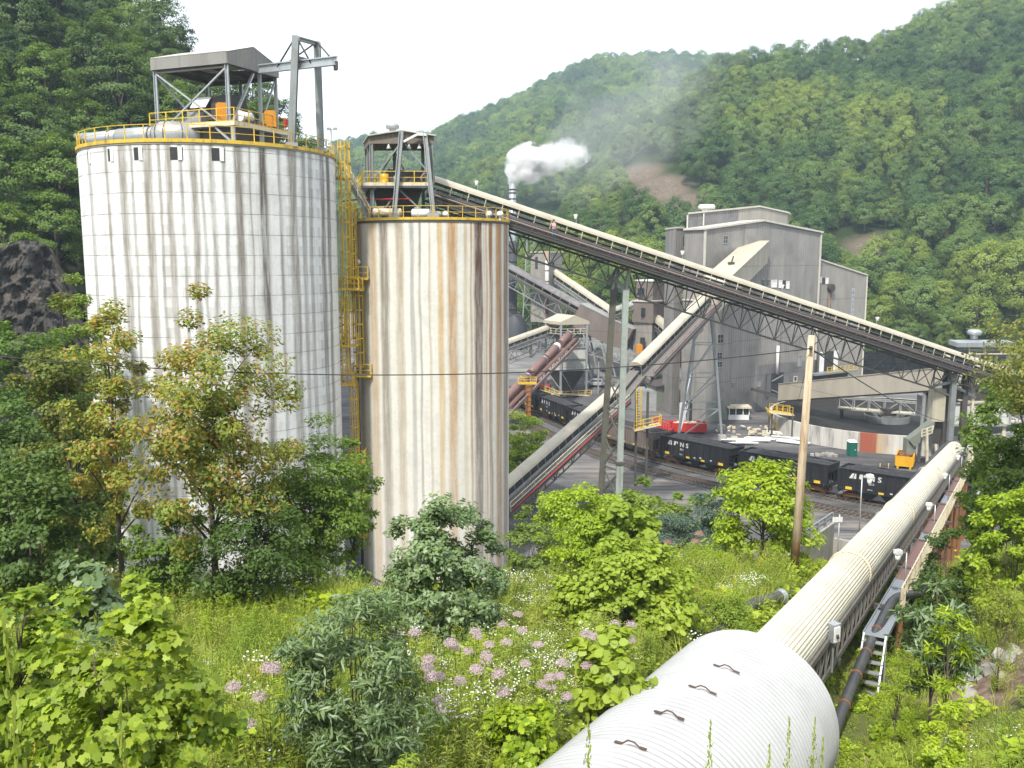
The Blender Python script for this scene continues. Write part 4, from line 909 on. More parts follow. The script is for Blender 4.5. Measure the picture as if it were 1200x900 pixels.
mb = MB(); mb.prism([BL(W - .3, .31, 0), BL(W - .3, 16, 0), BL(W - .3, 16, zr_), BL(W - .3, .31, zr_)], q1 * .3); t.part('wall', mb, M['plant'])
mb = MB(); mb.prism([BL(-.4, -.4, zl + .02), BL(ia, -.4, za + .02), BL(ia, -.4, za + .35), BL(-.4, -.4, zl + .35)], q2 * 5.4); mb.prism([BL(ia + .004, -.4, za + .02), BL(W + .4, -.4, zr_ + .02), BL(W + .4, -.4, zr_ + .35), BL(ia + .004, -.4, za + .35)], q2 * 16.003); t.part('roof', mb, M['trim'])
for i, z0 in ((0, 20), (W, 9)): mb = MB(); mb.beam(BL(i, -.06, z0), BL(i, -.06, zl - .05), .35, .3, q1); t.part('corner_trim', mb, M['trim'])
# lower front block, left bays, stair tower
mb = MB(); mb.prism([BL(-1, -2.4, 0), BL(5.2, -2.4, 0), BL(5.2, -.01, 0), BL(5.2, 3.8, 0), BL(-1, 3.8, 0)], (0, 0, 21.5)); t.part('front_block', mb, M['plant'])
mb = MB(); mb.prism([BL(-1.2, -2.6, 21.52), BL(5.4, -2.6, 21.52), BL(5.4, -.02, 21.52), BL(-1.2, 4.0, 21.52)], (0, 0, .25)); t.part('front_block_roof', mb, M['trim'])
mb = MB(); mb.prism([BL(1.2, 6.5, 0), BL(-.75, 6.5, 0), BL(3.0, 13, 0), BL(5, 13, 0)], (0, 0, 34.4)); t.part('side_bay', mb, M['plant'])
mb = MB(); mb.prism([BL(1.2, 6.3, 34.42), BL(-.9, 6.3, 34.42), BL(2.9, 13.2, 34.42), BL(5, 13.2, 34.42)], (0, 0, .3)); t.part('side_bay_roof', mb, M['trim'])
# upper block behind the ridge
ub = V((-.56 * .4 + .828 * .55, .828 * .4 + .56 * .55, 0)).normalized() * 7
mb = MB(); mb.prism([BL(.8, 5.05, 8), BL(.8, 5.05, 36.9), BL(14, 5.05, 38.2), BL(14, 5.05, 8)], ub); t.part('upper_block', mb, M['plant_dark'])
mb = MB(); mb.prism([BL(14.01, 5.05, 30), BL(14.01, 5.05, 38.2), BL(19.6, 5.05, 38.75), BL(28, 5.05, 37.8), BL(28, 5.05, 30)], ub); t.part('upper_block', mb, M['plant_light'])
mb = MB(); mb.prism([BL(.5, 4.8, 36.92), BL(19.6, 4.8, 38.8), BL(19.6, 4.8, 39.1), BL(.5, 4.8, 37.22)], ub * 1.06); mb.prism([BL(19.604, 4.8, 38.8), BL(28.3, 4.8, 37.82), BL(28.3, 4.8, 38.12), BL(19.604, 4.8, 39.1)], ub * 1.06); t.part('upper_roof', mb, M['trim'])
mb = MB(); q = BL(7.5, 7, 37.7); mb.lathe([(.9, 0), (.9, .4), (1.5, .45), (1.6, .9), (1.3, 1.25), (.02, 1.3)], q, 20); t.part('roof_ventilator', mb, M['white'])
mb = MB(); mb.beam(BL(4.6, 4.9, 35), BL(4.6, 4.9, 37.2), .25); mb.beam(BL(.5, 4.9, 34), BL(.5, 4.9, 36.8), .25); t.part('downpipe', mb, M['trim'])
# right annexes
mb = MB(); mb.prism([BL(W + .01, 2, 0), BL(W + 18.5, 2, 0), BL(W + 18.5, 2, 25.4), BL(W + .01, 2, 29.2)], q2 * 14); t.part('annex', mb, M['plant_light'])
mb = MB(); mb.prism([BL(W + .01, 1.8, 29.22), BL(W + 18.7, 1.8, 25.4), BL(W + 18.7, 1.8, 25.7), BL(W + .01, 1.8, 29.52)], q2 * 14.4); t.part('annex_roof', mb, M['trim'])
mb = MB(); mb.prism([BL(W + .02, 8, 26.6), BL(W + 10, 8, 26.6), BL(W + 10, 8, 31.8), BL(W + .02, 8, 33.2)], q2 * 9); t.part('annex_loft', mb, M['plant_light'])
mb = MB(); mb.prism([BL(W + .02, 7.8, 33.22), BL(W + 10.2, 7.8, 31.82), BL(W + 10.2, 7.8, 32.1), BL(W + .02, 7.8, 33.5)], q2 * 9.4); t.part('loft_roof', mb, M['trim'])
mb = MB(); mb.beam(BL(W + 18.5, 1.93, 3), BL(W + 18.5, 1.93, 25.3), .3); t.part('corner_trim', mb, M['trim'])
# openings on the front: find where they belong from a point on the wall
def on_front(u, v, j=0.0):
    a_, y_, z_ = ray(u, v); n_ = q2; o = BL(0, j, 0); dv = V((a_, y_, z_)); s_ = (o - V((0, 0, EYE))).dot(n_) / dv.dot(n_); p_ = V((0, 0, EYE)) + dv * s_; r_ = p_ - bl0; return r_.dot(q1), p_.z
def window(u, v, w_, h_, frame_m, pane_m, j=0.0, nm='window', mull=True):
    i, z = on_front(u, v, j); mb = MB(); e_ = .14
    for di in (-w_ / 2, w_ / 2): mb.beam(BL(i + di, j - .05, z - h_ / 2), BL(i + di, j - .05, z + h_ / 2), e_, .1, q2)
    for dz in (-h_ / 2, h_ / 2): mb.beam(BL(i - w_ / 2 - e_ / 2, j - .056, z + dz), BL(i + w_ / 2 + e_ / 2, j - .056, z + dz), .1, e_)
    if mull: mb.beam(BL(i, j - .052, z - h_ / 2), BL(i, j - .052, z + h_ / 2), .08, .08, q2); mb.beam(BL(i - w_ / 2, j - .046, z), BL(i + w_ / 2, j - .046, z), .08, .08)
    f_ = t.part(nm, mb, frame_m); mb = MB(); mb.prism([BL(i - w_ / 2, j - .012, z - h_ / 2), BL(i + w_ / 2, j - .012, z - h_ / 2), BL(i + w_ / 2, j - .012, z + h_ / 2), BL(i - w_ / 2, j - .012, z + h_ / 2)], q2 * -.02)
    return t.part('pane', mb, pane_m, f_)
for u in (894, 900): window(u, 331.5, .9, 1.2, M['machine'], M['glass'])
window(907, 332.5, 1.4, 1.3, M['white'], M['white'], mull=False); window(914.5, 333, .8, 1.3, M['white'], M['white'], mull=False); window(918.5, 333, .8, 1.3, M['dark'], M['glass'], mull=False); window(923, 334, .8, 1.3, M['white'], M['white'], mull=False)
for u in (894, 902, 909): window(u, 363, 1.0, 1.1, M['machine'], M['glass'])
window(850, 281, 1.2, 1.4, M['machine'], M['glass']); window(844, 397, 1.5, 1.6, M['machine'], M['glass'], -2.4); window(843, 417, 1.3, 1.2, M['machine'], M['glass'], -2.4); window(843, 427, 1.3, 1.0, M['machine'], M['glass'], -2.4)
window(937, 423, 1.0, 2.0, M['machine'], M['machine'], mull=False); window(932, 444, .9, .9, M['cream'], M['glass'], mull=False); window(889, 450, .9, .9, M['machine'], M['machine']); window(860, 451, .8, .8, M['machine'], M['machine'])
window(961, 328, .8, 1.1, M['white'], M['white'], 2.0, mull=False); window(965, 329, .7, 1.1, M['dark'], M['glass'], 2.0, mull=False); window(969, 329, .7, 1.1, M['white'], M['white'], 2.0, mull=False)
i, z = on_front(972.5, 337.5, 2.0); mb = MB(); mb.tube([BL(i, 1.98, z), BL(i, 1.3, z)], .85, 16); t.part('exhaust_fan', mb, M['dark']); mb = MB(); 
for s_ in (-.5, .5): mb.tube([BL(i + s_, 1.9, z - .9), BL(i + s_, 1.9, z - 6)], .07, 6)
t.part('conduit', mb, M['rust'])
# faded pale blue lettering column on the annex
i, z = on_front(1000, 342, 2.0); mb = MB(); rr_ = random.Random(4)
for n_ in range(9):
    zz = z - n_ * 1.05
    for x0, x1, z0, z1 in ((-.5, -.3, 0, .8), (.3, .5, 0, .8), (-.3, .3, .6, .8), (-.3, .3, .3, .45)):
        if rr_.random() < .85: mb.prism([BL(i + x0, 1.99, zz + z0), BL(i + x1, 1.99, zz + z0), BL(i + x1, 1.99, zz + z1), BL(i + x0, 1.99, zz + z1)], q2 * -.012)
k = NT('faded_blue'); t.part('faded_lettering', mb, k.done((.36, .40, .46), .7))
# hoist doorway with sooty shutters and boom
i, z = on_front(910.5, 450); mb = MB(); mb.prism([BL(i - 1.8, -.03, z - 2), BL(i + 1.8, -.03, z - 2), BL(i + 1.8, -.03, z + 2.2), BL(i - 1.8, -.03, z + 2.2)], q2 * -.05); dd_ = t.part('doorway', mb, M['black'])
for s_ in (-1, 1): mb = MB(); mb.prism([BL(i + s_ * 1.85, -.02, z - 2.2), BL(i + s_ * 3.3, -.25, z - 2.2), BL(i + s_ * 3.3, -.25, z + 2.3), BL(i + s_ * 1.85, -.02, z + 2.3)], q2 * -.06); t.part('door_leaf', mb, M['plant_dark'], dd_)
mb = MB(); mb.beam(BL(i - 1.7, -.2, z + .7), BL(i + .6, -.9, z + 1.8), .16); mb.beam(BL(i - 1.7, -.2, z - 1), BL(i + 1.3, -1.1, z - 2.2), .16); t.part('brace', mb, M['galv'])
# loading door with railed balcony
i, z = on_front(971, 423, 0); mb = MB(); mb.prism([BL(i - 1.5, -.02, z - 2), BL(i + 1.5, -.02, z - 2), BL(i + 1.5, -.02, z + 2), BL(i - 1.5, -.02, z + 2)], q2 * -.04); dd_ = t.part('doorway', mb, M['black'])
for s_ in (-1, 1): mb = MB(); mb.prism([BL(i + s_ * 1.55, -.02, z - 2), BL(i + s_ * 2.9, -.02, z - 2), BL(i + s_ * 2.9, -.02, z + 2), BL(i + s_ * 1.55, -.02, z + 2)], q2 * -.09); t.part('door_leaf', mb, M['white'], dd_)
mb = MB(); mb.prism([BL(i - 6.5, -.03, z - 2.4), BL(i + 7, -.03, z - 2.4), BL(i + 7, -2, z - 2.4), BL(i - 6.5, -2, z - 2.4)], (0, 0, .35)); t.part('balcony', mb, M['steel'])
mb = MB(); mb.rail([BL(i - 2.8, -1.9, z - 2.05), BL(i + 6.9, -1.9, z - 2.05)], 1.1, 1.4, .09); t.part('railing', mb, M['yellow'])
mb = MB(); mb.prism([BL(i - 6, -.05, z - 2.45), BL(i + 6.4, -.05, z - 2.45), BL(i + 6.4, -.05, z - 6.5), BL(i - 6, -.05, z - 6.5)], q2 * -.06); t.part('overhang_dark_sheet', mb, M['black'])  # black sheet standing in for the dark below the balcony overhang
for u, v, w_, h_, m_ in ((800, 478, 1.6, 4.2, M['white']), (807, 482, 1.5, 4.4, M['black'])):
    i, z = on_front(u, v, -2.4); z = h_ / 2 + .1; mb = MB(); mb.prism([BL(i - w_ / 2, -2.43, .1), BL(i + w_ / 2, -2.43, .1), BL(i + w_ / 2, -2.43, h_), BL(i - w_ / 2, -2.43, h_)], q2 * -.08); t.part('door', mb, m_)
mb = MB(); mb.prism([BL(-1.05, -2.46, 0), BL(5.25, -2.46, 0), BL(5.25, -2.46, 3.6), BL(-1.05, -2.46, 3.6)], q2 * -.05); 
M['dadogreen'] = worn('green_grey_plinth', (.20, .22, .185), (.1, .1, .09), .6, .6); 
t.part('plinth', mb, M['dadogreen'])
mb = MB(); i, z = on_front(908.5, 430); mb.tube([BL(i, -.5, on_front(908.5, 438)[1]), BL(i, -.5, on_front(909, 405)[1])], .28, 10); single('vent_stack', mb, M['white'], 'thin white vent pipe standing up above the sooty hoist door of the plant', 'vent pipe', BL(i, -.5, 0))
# screen chute boom with dark belt beside the hoist door
mb = MB(); p_, q_ = BL(on_front(874, 455)[0], -1.5, on_front(874, 455)[1]), BL(on_front(905, 470)[0], -3.2, on_front(905, 470)[1] + 1); mb.beam(p_, q_, .8, .6); mb.beam(q_, q_ - V((0, 0, q_.z)), .3); single('discharge_boom', mb, M['darksteel'], 'dark sloping discharge boom below the sooty hoist door', 'boom', V((q_.x, q_.y, 0)))
# ------------------------------------------------------------------ stack and its steam
t = Thing('smokestack', 'grey steel smokestack with a dark lower half behind the rusty silo, steaming', 'smokestack', (P(600, 300, 210).x, 210, gz(P(600, 300, 210).x, 210)))
q = P(600.7, 215, 210); gb = gz(q.x, 210)
mb = MB(); z0 = P(600, 285, 210).z; mb.lathe([(.82, z0), (.82, q.z), (.72, q.z), (.7, q.z - 2)], (q.x, 210, 0), 24); t.part('flue', mb, M['galv'])
mb = MB(); 
for v in (222, 226, 233, 241): z = P(600, v, 210).z; mb.lathe([(.83, z - .12), (.92, z - .12), (.92, z + .12), (.83, z + .12)], (q.x, 210, 0), 24)
t.part('bands', mb, M['darksteel'])
M['bluesteel'] = worn('blue_black_steel', (.06, .065, .08), (.10, .08, .065), .7, .5)
mb = MB(); mb.lathe([(1.05, gb + 5), (1.0, z0), (.8, z0 + .6)], (q.x, 210, 0), 24); mb.lathe([(2.6, gb), (2.6, gb + 5.5), (1.1, gb + 8)], (q.x + .8, 210, 0), 28); t.part('scrubber', mb, M['bluesteel'])
mb = MB()
for z in np.arange(gb + 9, z0, 2.2): mb.lathe([(1.04, z), (1.2, z), (1.2, z + .2), (1.04, z + .2)], (q.x, 210, 0), 20)
t.part('stiffener', mb, M['darksteel'])
def steam(name, label, c, rad, rot, dens, scale, thr, soft, seed):
    me = bpy.data.meshes.new(name); bm = bmesh.new(); bmesh.ops.create_icosphere(bm, subdivisions=3, radius=1); bm.to_mesh(me); bm.free()
    o = bpy.data.objects.new(name, me); col.objects.link(o); o.location = c; o.scale = rad; o.rotation_euler = rot
    k = NT(name); k.t.nodes.remove(k.b); p = k.coord('Object'); ln = k.n('VectorMath', operation='LENGTH'); k.l(p, ln.inputs[0])
    wp = k.pos(); n = k.noise(wp, scale, 6, .6, .4); sx = k.n('SeparateXYZ'); k.l(p, sx.inputs[0])
    f = k.math('SUBTRACT', k.math('ADD', k.math('SUBTRACT', 1.0, ln.outputs['Value']), k.math('MULTIPLY', k.math('SUBTRACT', n, .5), soft)), thr)
    dn = k.math('MULTIPLY', k.mapr(f, 0, .55), dens); vv = k.n('VolumePrincipled'); vv.inputs['Color'].default_value = (.99, .99, .99, 1); k.l(dn, vv.inputs['Density']); vv.inputs['Anisotropy'].default_value = .2
    k.l(vv.outputs[0], k.o.inputs['Volume']); me.materials.append(k.mat); return tag(o, label, 'steam', None, 'stuff')
st = P(601, 213, 210)
steam('steam', 'dense white steam plume above the smokestack mouth', P(621, 191, 210), (6.3, 4.5, 4.9), (0, R(-14), 0), 1.8, .34, .0, 1.7, 1)
steam('steam', 'ragged tail of the white steam plume blowing right', P(651, 184, 211), (9.5, 4.2, 4.2), (0, R(-12), 0), .36, .3, .04, 2.9, 4)
steam('steam', 'neck of white steam leaving the smokestack mouth', P(604.5, 206, 210), (1.9, 1.6, 2.9), (0, R(28), 0), 2.5, .6, .0, .9, 2)
steam('steam_haze', 'thin grey vapour trailing up right from the steam plume', P(728, 150, 216), (34, 10, 15), (0, R(-30), 0), .016, .07, .0, 2.1, 3)
# ------------------------------------------------------------------ transfer houses and their conveyors, at the back left
def house(name, label, corners, z0, z1, mats, roof=None, slope=0.0):
    """corners: left, near, right as (u, Y) on the picture's edge lines; z0..z1"""
    pl = [P(u, 303, Y) for u, Y in corners]; far = pl[0] + pl[2] - pl[1]; T_ = Thing(name, label, 'building', V(((pl[0].x + pl[2].x) / 2, (pl[0].y + pl[2].y) / 2, z0)))
    def at(p, z): return V((p.x, p.y, z))
    for (p, q), m_ in zip(((pl[0], pl[1]), (pl[1], pl[2]), (pl[2], far), (far, pl[0])), mats):
        mb = MB(); n_ = V((0, 0, 1)).cross(q - p).normalized() * .12; e_ = (q - p).normalized() * .001; mb.prism([at(p + e_, z0), at(q - e_, z0), at(q - e_, z1), at(p + e_, z1)], n_); T_.part('wall', mb, m_)
    c = (pl[0] + pl[2]) / 2; ov = 1.06; mb = MB(); mb.hexa([at(c + (x - c) * ov, z1 + .02 + (slope if i in (2, 3) else 0)) for i, x in enumerate((pl[0], pl[1], pl[2], far))] + [at(c + (x - c) * ov, z1 + .25 + (slope if i in (2, 3) else 0)) for i, x in enumerate((pl[0], pl[1], pl[2], far))]); T_.part('roof', mb, roof or M['trim'])
    return T_, pl, at
zt1, zb1 = P(630, 296, 200).z, P(630, 378, 200).z
T1, pl, at = house('transfer_house', 'pale grey transfer house on dark legs with a banded pipe', ((622, 203), (640, 200), (659, 206)), zb1, zt1, (M['plant_light'], M['plant_light'], M['plant'], M['plant']))
mb = MB(); c = pl[0] + (pl[1] - pl[0]) * .38; n_ = V((0, 0, -1)).cross(pl[1] - pl[0]).normalized(); n_ = -n_ if n_.y > 0 else n_; mb.beam(at(c, zt1 - 3.6) + n_ * .03, at(c, zt1 - .9) + n_ * .03, .75, .08, n_); T1.part('window', mb, M['glass'])
mb = MB(); c = pl[1] + (pl[2] - pl[1]) * .4; mb.beam(at(c, zt1 - 3.2) - V((.05, .1, 0)), at(c, zt1 - 2) - V((.05, .1, 0)), .8, .1, (.3, -1, 0)); T1.part('window', mb, M['glass'])
for p in (pl[0], pl[1], pl[2]): mb = MB(); mb.beam(at(p, gz(p.x, p.y) - .5), at(p, zb1), .5); T1.part('leg', mb, M['darksteel'])
mb = MB(); mb.beam(at(pl[0], 12), at(pl[1], zb1 - .1), .25); T1.part('brace', mb, M['darksteel'])
q = P(641, 368, 199.3); q1_ = P(641, 294, 199.3)
k = NT('banded_pipe'); sx = k.n('SeparateXYZ'); k.l(k.pos(), sx.inputs[0]); zz = sx.outputs[2]
c_ = k.mix(k.math('LESS_THAN', k.math('FRACT', k.math('MULTIPLY', zz, .42)), .12), (.55, .54, .5), (.10, .07, .05)); c_ = k.mix(k.mapr(zz, q.z + 6.5, q.z + 5.5), c_, (.28, .12, .11)); c_ = k.mix(k.mapr(zz, q1_.z - 2.2, q1_.z - 1.8), c_, (.3, .2, .13)); k.done(c_, .6)
mb = MB(); mb.tube([q, q1_], .42, 14); T1.part('pipe', mb, k.mat)
# white lattice mast behind it
q = P(622, 310, 225); t = Thing('lattice_mast', 'pale lattice mast standing in the trees behind the transfer house', 'mast', V((q.x, 225, gz(q.x, 225))))
mb = MB(); ztop = P(622, 266, 225).z
L_ = []
for s_, r_ in ((-1, -1), (1, -1), (1, 1), (-1, 1)): L_.append((V((q.x + s_ * 2.3, 225 + r_ * 2.3, 8)), V((q.x + s_ * .8, 225 + r_ * .8, ztop))))
for p, r_ in L_: mb.beam(p, r_, .22)
for i in range(6):
    for j in range(4):
        a_, b_ = L_[j], L_[(j + 1) % 4]; mb.beam(a_[0] + (a_[1] - a_[0]) * (i / 6), b_[0] + (b_[1] - b_[0]) * ((i + 1) / 6), .12); mb.beam(a_[0] + (a_[1] - a_[0]) * ((i + 1) / 6), b_[0] + (b_[1] - b_[0]) * ((i + 1) / 6), .12)
t.part('frame', mb, M['palegreen'])
# second transfer house
zt2, zb2 = P(755, 330, 184).z, P(755, 411, 184).z
T2_, pl, at = house('transfer_house', 'brown grey three tier transfer house left of the plant, below the long conveyor', ((744, 187), (766, 183), (787, 189)), 4, P(755, 379, 184).z, (M['plant_light'], M['plant_dark'], M['plant'], M['plant']))
def tier(cs, z0, z1, m_, m2_):
    pl2 = [P(u, 303, Y) for u, Y in cs]; far = pl2[0] + pl2[2] - pl2[1]; P4 = [pl2[0], pl2[1], pl2[2], far]
    mb = MB(); mb.hexa([V((p.x, p.y, z0)) for p in P4] + [V((p.x, p.y, z1)) for p in P4]); T2_.part('wall', mb, m_)
    c = (pl2[0] + pl2[2]) / 2; mb = MB(); mb.hexa([V(((c + (p - c) * 1.05).x, (c + (p - c) * 1.05).y, z1 + .02)) for p in P4] + [V(((c + (p - c) * 1.05).x, (c + (p - c) * 1.05).y, z1 + .3)) for p in P4]); T2_.part('roof', mb, m2_)
M['brownclad'] = ribbed('brown_cladding', (.20, .165, .145), (.11, .095, .085), 2.0, .6, (1, 1, 0))
tier(((742, 186.6), (767, 182.4), (789, 189)), P(755, 378, 184).z, P(755, 354, 184).z, M['brownclad'], M['trim'])
tier(((745.5, 187.4), (766, 184), (786, 189)), P(755, 353.6, 184).z, zt2, M['brownclad'], M['white'])
for u, v, Y in ((755, 366, 184.2), (751, 342, 185.8)):
    q = P(u, v, Y - .1); mb = MB(); mb.box(q, (1.3, .2, 1.8 if v > 350 else 1.5), -.2); T2_.part('window', mb, M['glass'])
q = P(753, 404, 183.6); mb = MB(); mb.box(q, (1.0, .2, 3.0), -.2); T2_.part('door', mb, M['black'])
q = P(749, 409, 182.5); mb = MB(); mb.box(q, (1.3, 1.0, 1.6)); mb.box(q + V((0, 0, .9)), (.9, .8, .3)); single('control_cabinet', mb, M['orange'], 'orange cabinet at the foot of the brown grey transfer house', 'cabinet', q)
# conveyors between them
A = P(592, 305.5, 205); B = P(684, 356, 192)
def tr3(mb, a, b, up, side): side_truss(mb, a, b, up, side, 2.0, 2.2, 3.0, .13)
conveyor('belt_conveyor', 'dark hooded trussed belt conveyor sloping down right in front of the pale transfer house', A, B, 2.6, .9, 0, 2.5, {'hood': M['plant_dark'], 'truss': M['machine']}, tr3, 6)
d, side, up = frame_of(B, P(745, 391, 186.5)); t = Thing('conveyor_gallery', 'brown clad enclosed conveyor gallery sloping into the lower transfer house', 'gallery', B)
e = P(745, 386, 186.5); sec = [(-1.8, -5.2), (1.8, -5.2), (1.8, 0), (-1.8, 0)]; mb = MB(); mb.hexa([p + side * x + up * z for p in (B, e) for x, z in sec]); t.part('walls', mb, M['brownclad'])
mb = MB(); mb.hexa([p + side * x + up * z for p in (B, e) for x, z in ((-1.9, .01), (1.9, .01), (1.9, .2), (-1.9, .2))]); t.part('roof', mb, M['machine'])
for f_ in (.25, .6):
    q = B + (e - B) * f_; mb = MB()
    for s_ in (-1.4, 1.4): mb.beam(V((q.x, q.y, gz(q.x, q.y))) + side * s_ * 1.4, q + side * s_ - up * 5.2, .35)
    t.part('trestle', mb, M['machine'])
conveyor('belt_conveyor', 'beige hooded trussed belt conveyor sloping down right from the transfer house top', P(648, 313, 204), P(722, 363, 190), 1.9, 1.0, 0, 2.5, {'truss': M['machine'], 'frame': M['machine']}, tr3, 6)
conveyor('belt_conveyor', 'short cream hooded stub conveyor entering the left side of the lower transfer house', P(712, 362, 189), P(748, 350, 187), 1.9, 1.0, 0, 2.5, {'hood': M['machine']}, None, 3)
conveyor('belt_conveyor', 'short cream hooded conveyor dropping from the brown transfer house towards the plant', P(769, 367, 186), P(792, 386, 172), 2.0, 1.3, 0, 2.5, {}, tr3, 3)
conveyor('belt_conveyor', 'low cream hooded trussed conveyor rising into the left of the loadout tower', P(590, 399, 172), P(652, 377, 188), 1.6, .8, 0, 2.2, {'truss': M['machine'], 'frame': M['machine']}, tr3, 6)
# grey trussed walkway to the right of the loadout
t = Thing('truss_walkway', 'grey open truss walkway sloping down right of the loadout tower', 'walkway', P(690, 398, 184)); A, B = P(686, 398, 184), P(752, 417, 181); d, side, up = frame_of(A, B)
mb = MB(); side_truss(mb, A, B, up, side, 1.6, 2.6, 2.6, .12); t.part('truss', mb, M['machine']); mb = MB(); mb.beam(A - up * 2.6, B - up * 2.6, 1.5, .1, up); t.part('deck', mb, M['darksteel'])
mb = MB()
for f_ in (.3, .75): q = A + (B - A) * f_ - up * 2.7; mb.beam(V((q.x, q.y, gz(q.x, q.y) - .3)), q, .3)
t.part('post', mb, M['machine'])
# ------------------------------------------------------------------ coal loadout tower
YL = 181.0; t = Thing('loadout_tower', 'steel coal loadout bin tower with cream roof standing beside the train', 'tower', V((P(663, 400, YL).x, YL + 3, gz(P(663, 400, YL).x, YL))))
lx0, lx1, lxm = P(640, 380, YL + 3).x, P(688, 380, YL + 1.5).x, P(657.5, 380, YL).x; zr = P(660, 378, YL).z; pf = [V((lx0, YL + 4, 0)), V((lxm, YL, 0)), V((lx1, YL + 1.8, 0)), V((lx0 + lx1 - lxm, YL + 6.5, 0))]
def at(p, z): return V((p.x, p.y, z))
cc = sum(pf, V((0, 0, 0))) / 4
mb = MB(); o_ = [cc + (p - cc) * 1.12 for p in pf]; rg = zr + 1.5
mb.add([at(o_[0], zr + .25), at(o_[1], zr + .15), at(o_[2], zr + .15), at(o_[3], zr + .25), at((o_[0] + o_[3]) / 2, rg), at((o_[1] + o_[2]) / 2, rg - .1)], [(0, 1, 5, 4), (2, 3, 4, 5), (0, 4, 3), (1, 2, 5)])
mb.add([at(o_[0], zr - .35), at(o_[1], zr - .45), at(o_[2], zr - .45), at(o_[3], zr - .35), at(o_[0], zr + .24), at(o_[1], zr + .14), at(o_[2], zr + .14), at(o_[3], zr + .24)], [(0, 1, 5, 4), (1, 2, 6, 5), (2, 3, 7, 6), (3, 0, 4, 7)]); t.part('roof', mb, M['beige'])
for p in pf: mb = MB(); mb.beam(at(p, gz(p.x, p.y) - .3), at(p, zr - .3), .42); t.part('post', mb, M['galv'])
zb_, zm_ = P(660, 408, YL).z, P(660, 435, YL).z
mb = MB(); mb.hexa([at(p, zm_) for p in [cc + (p - cc) * .94 for p in pf]] + [at(p, zb_) for p in [cc + (p - cc) * .94 for p in pf]]); 
M['binclad'] = ribbed('bin_cladding', (.50, .51, .47), (.28, .28, .24), 1.2, .5, (1, .3, 0), .15); t.part('bin', mb, M['binclad'])
mb = MB(); i_ = [cc + (p - cc) * .93 for p in pf]; n_ = [cc + (p - cc) * .22 for p in pf]; mb.hexa([at(p, zm_ - 5.2) for p in n_] + [at(p, zm_ - .01) for p in i_]); t.part('hopper', mb, M['dark'])
mb = MB()
for z in (zb_ + .05, (zb_ + zm_) / 2, zm_ + .05):
    for p, q in zip(pf, pf[1:] + pf[:1]): mb.beam(at(p, z), at(q, z), .22)
for p, q in zip(pf, pf[1:] + pf[:1]): mb.beam(at(p, zm_), at(cc + (q - cc) * .4, zm_ - 5), .16); mb.beam(at(p, zb_ + .2), at(q, zr - .5), .12)
t.part('girts', mb, M['machine'])
zp = P(665, 460, YL).z; oo = [cc + (p - cc) * 1.25 for p in pf]; mb = MB()
mb.rail([at(oo[0], zp), at(oo[1], zp - .8), at(oo[2], zp - .8)], 1.1, 1.5, .1); t.part('railing', mb, M['yellow'])
mb = MB(); 
for p, q in ((oo[0], oo[1]), (oo[1], oo[2])): mb.beam(at(p, zp - .1), at(q, zp - (.9 if p is oo[0] else .9)), 1.2, .18)
t.part('platform', mb, M['cream'])
mb = MB(); z2 = P(660, 392, YL).z; mb.rail([at(pf[0], z2), at(pf[1], z2), at(pf[2], z2)], 1.1, 1.6, .1); t.part('railing', mb, M['cream'])
mb = MB(); mb.box(at(cc, zr - 3.0), (3.5, 3, 2.4), .3); mb.box(at(cc + V((1.8, -1.5, 0)), zb_ + 1.3), (1.3, 1.2, 2.0)); t.part('machinery', mb, M['dark'])
# brown tube conveyor rising into the loadout
A, B = P(585, 474, 152), P(668, 391, 179); d, side, up = frame_of(A, B); t = Thing('tube_conveyor', 'conveyor under brown half tube covers rising to the loadout tower', 'conveyor', A - V((0, 0, 4)))
for f0, f1 in ((0, .36), (.40, .60), (.62, .80), (.84, .99)):
    mb = MB(); a_, b_ = A + (B - A) * f0, A + (B - A) * f1; mb.tube([a_, b_], .76, 18); t.part('cover', mb, M['maroon'])
    mb = MB(); lc = .9 if f0 == .62 else .22; mb.tube([b_ - d * lc, b_ + d * .05], .8, 18); t.part('collar', mb, M['white'] if lc > .5 else M['galv'])
mb = MB(); a_, b_ = A + side * 1.9 - up * 1.6, B + side * 1.9 - up * 1.6; mb.beam(a_, b_, .18, .5, up); t.part('stringer', mb, M['pink'])
mb = MB(); side_truss(mb, A - up * 1.1, B - up * 1.1, up, side, 2.6, 1.4, 2.2, .12); mb.beam(A - up * 1.0, B - up * 1.0, 2.4, .15, up); t.part('truss', mb, M['maroon'])
# rusty column below it
c = P(619, 486, 158); ztp = P(619, 450, 158).z; g_ = gz(c.x, c.y); t = Thing('support_bent', 'rusty orange stained column with yellow head under the brown tube conveyor', 'support column', V((c.x, c.y, g_)))
mb = MB(); mb.beam(V((c.x, c.y, g_ - .3)), V((c.x, c.y, ztp)), .9, .8, (0, 1, 0)); t.part('column', mb, worn('orange_rust', (.36, .15, .03), (.16, .07, .03), .8, 1.0, .8))
mb = MB(); mb.beam(V((c.x - 1.9, c.y, ztp + .15)), V((c.x + 1.5, c.y, ztp + .15)), .9, .35); mb.beam(V((c.x - 1.4, c.y, ztp + 1.4)), V((c.x - .3, c.y, ztp + .3)), .3); mb.rail([V((c.x - 1.8, c.y - .4, ztp + .3)), V((c.x + 1.4, c.y - .4, ztp + .3))], 1, 1.2, .1); t.part('head', mb, M['yellow'])
mb = MB()
for i in range(7): z = g_ + 1 + i * (ztp - g_ - 1.5) / 6; mb.beam(V((c.x - .62, c.y - .47, z)), V((c.x + .62, c.y - .47, z + .3)), .1, .12)
t.part('lacing', mb, M['rust'])
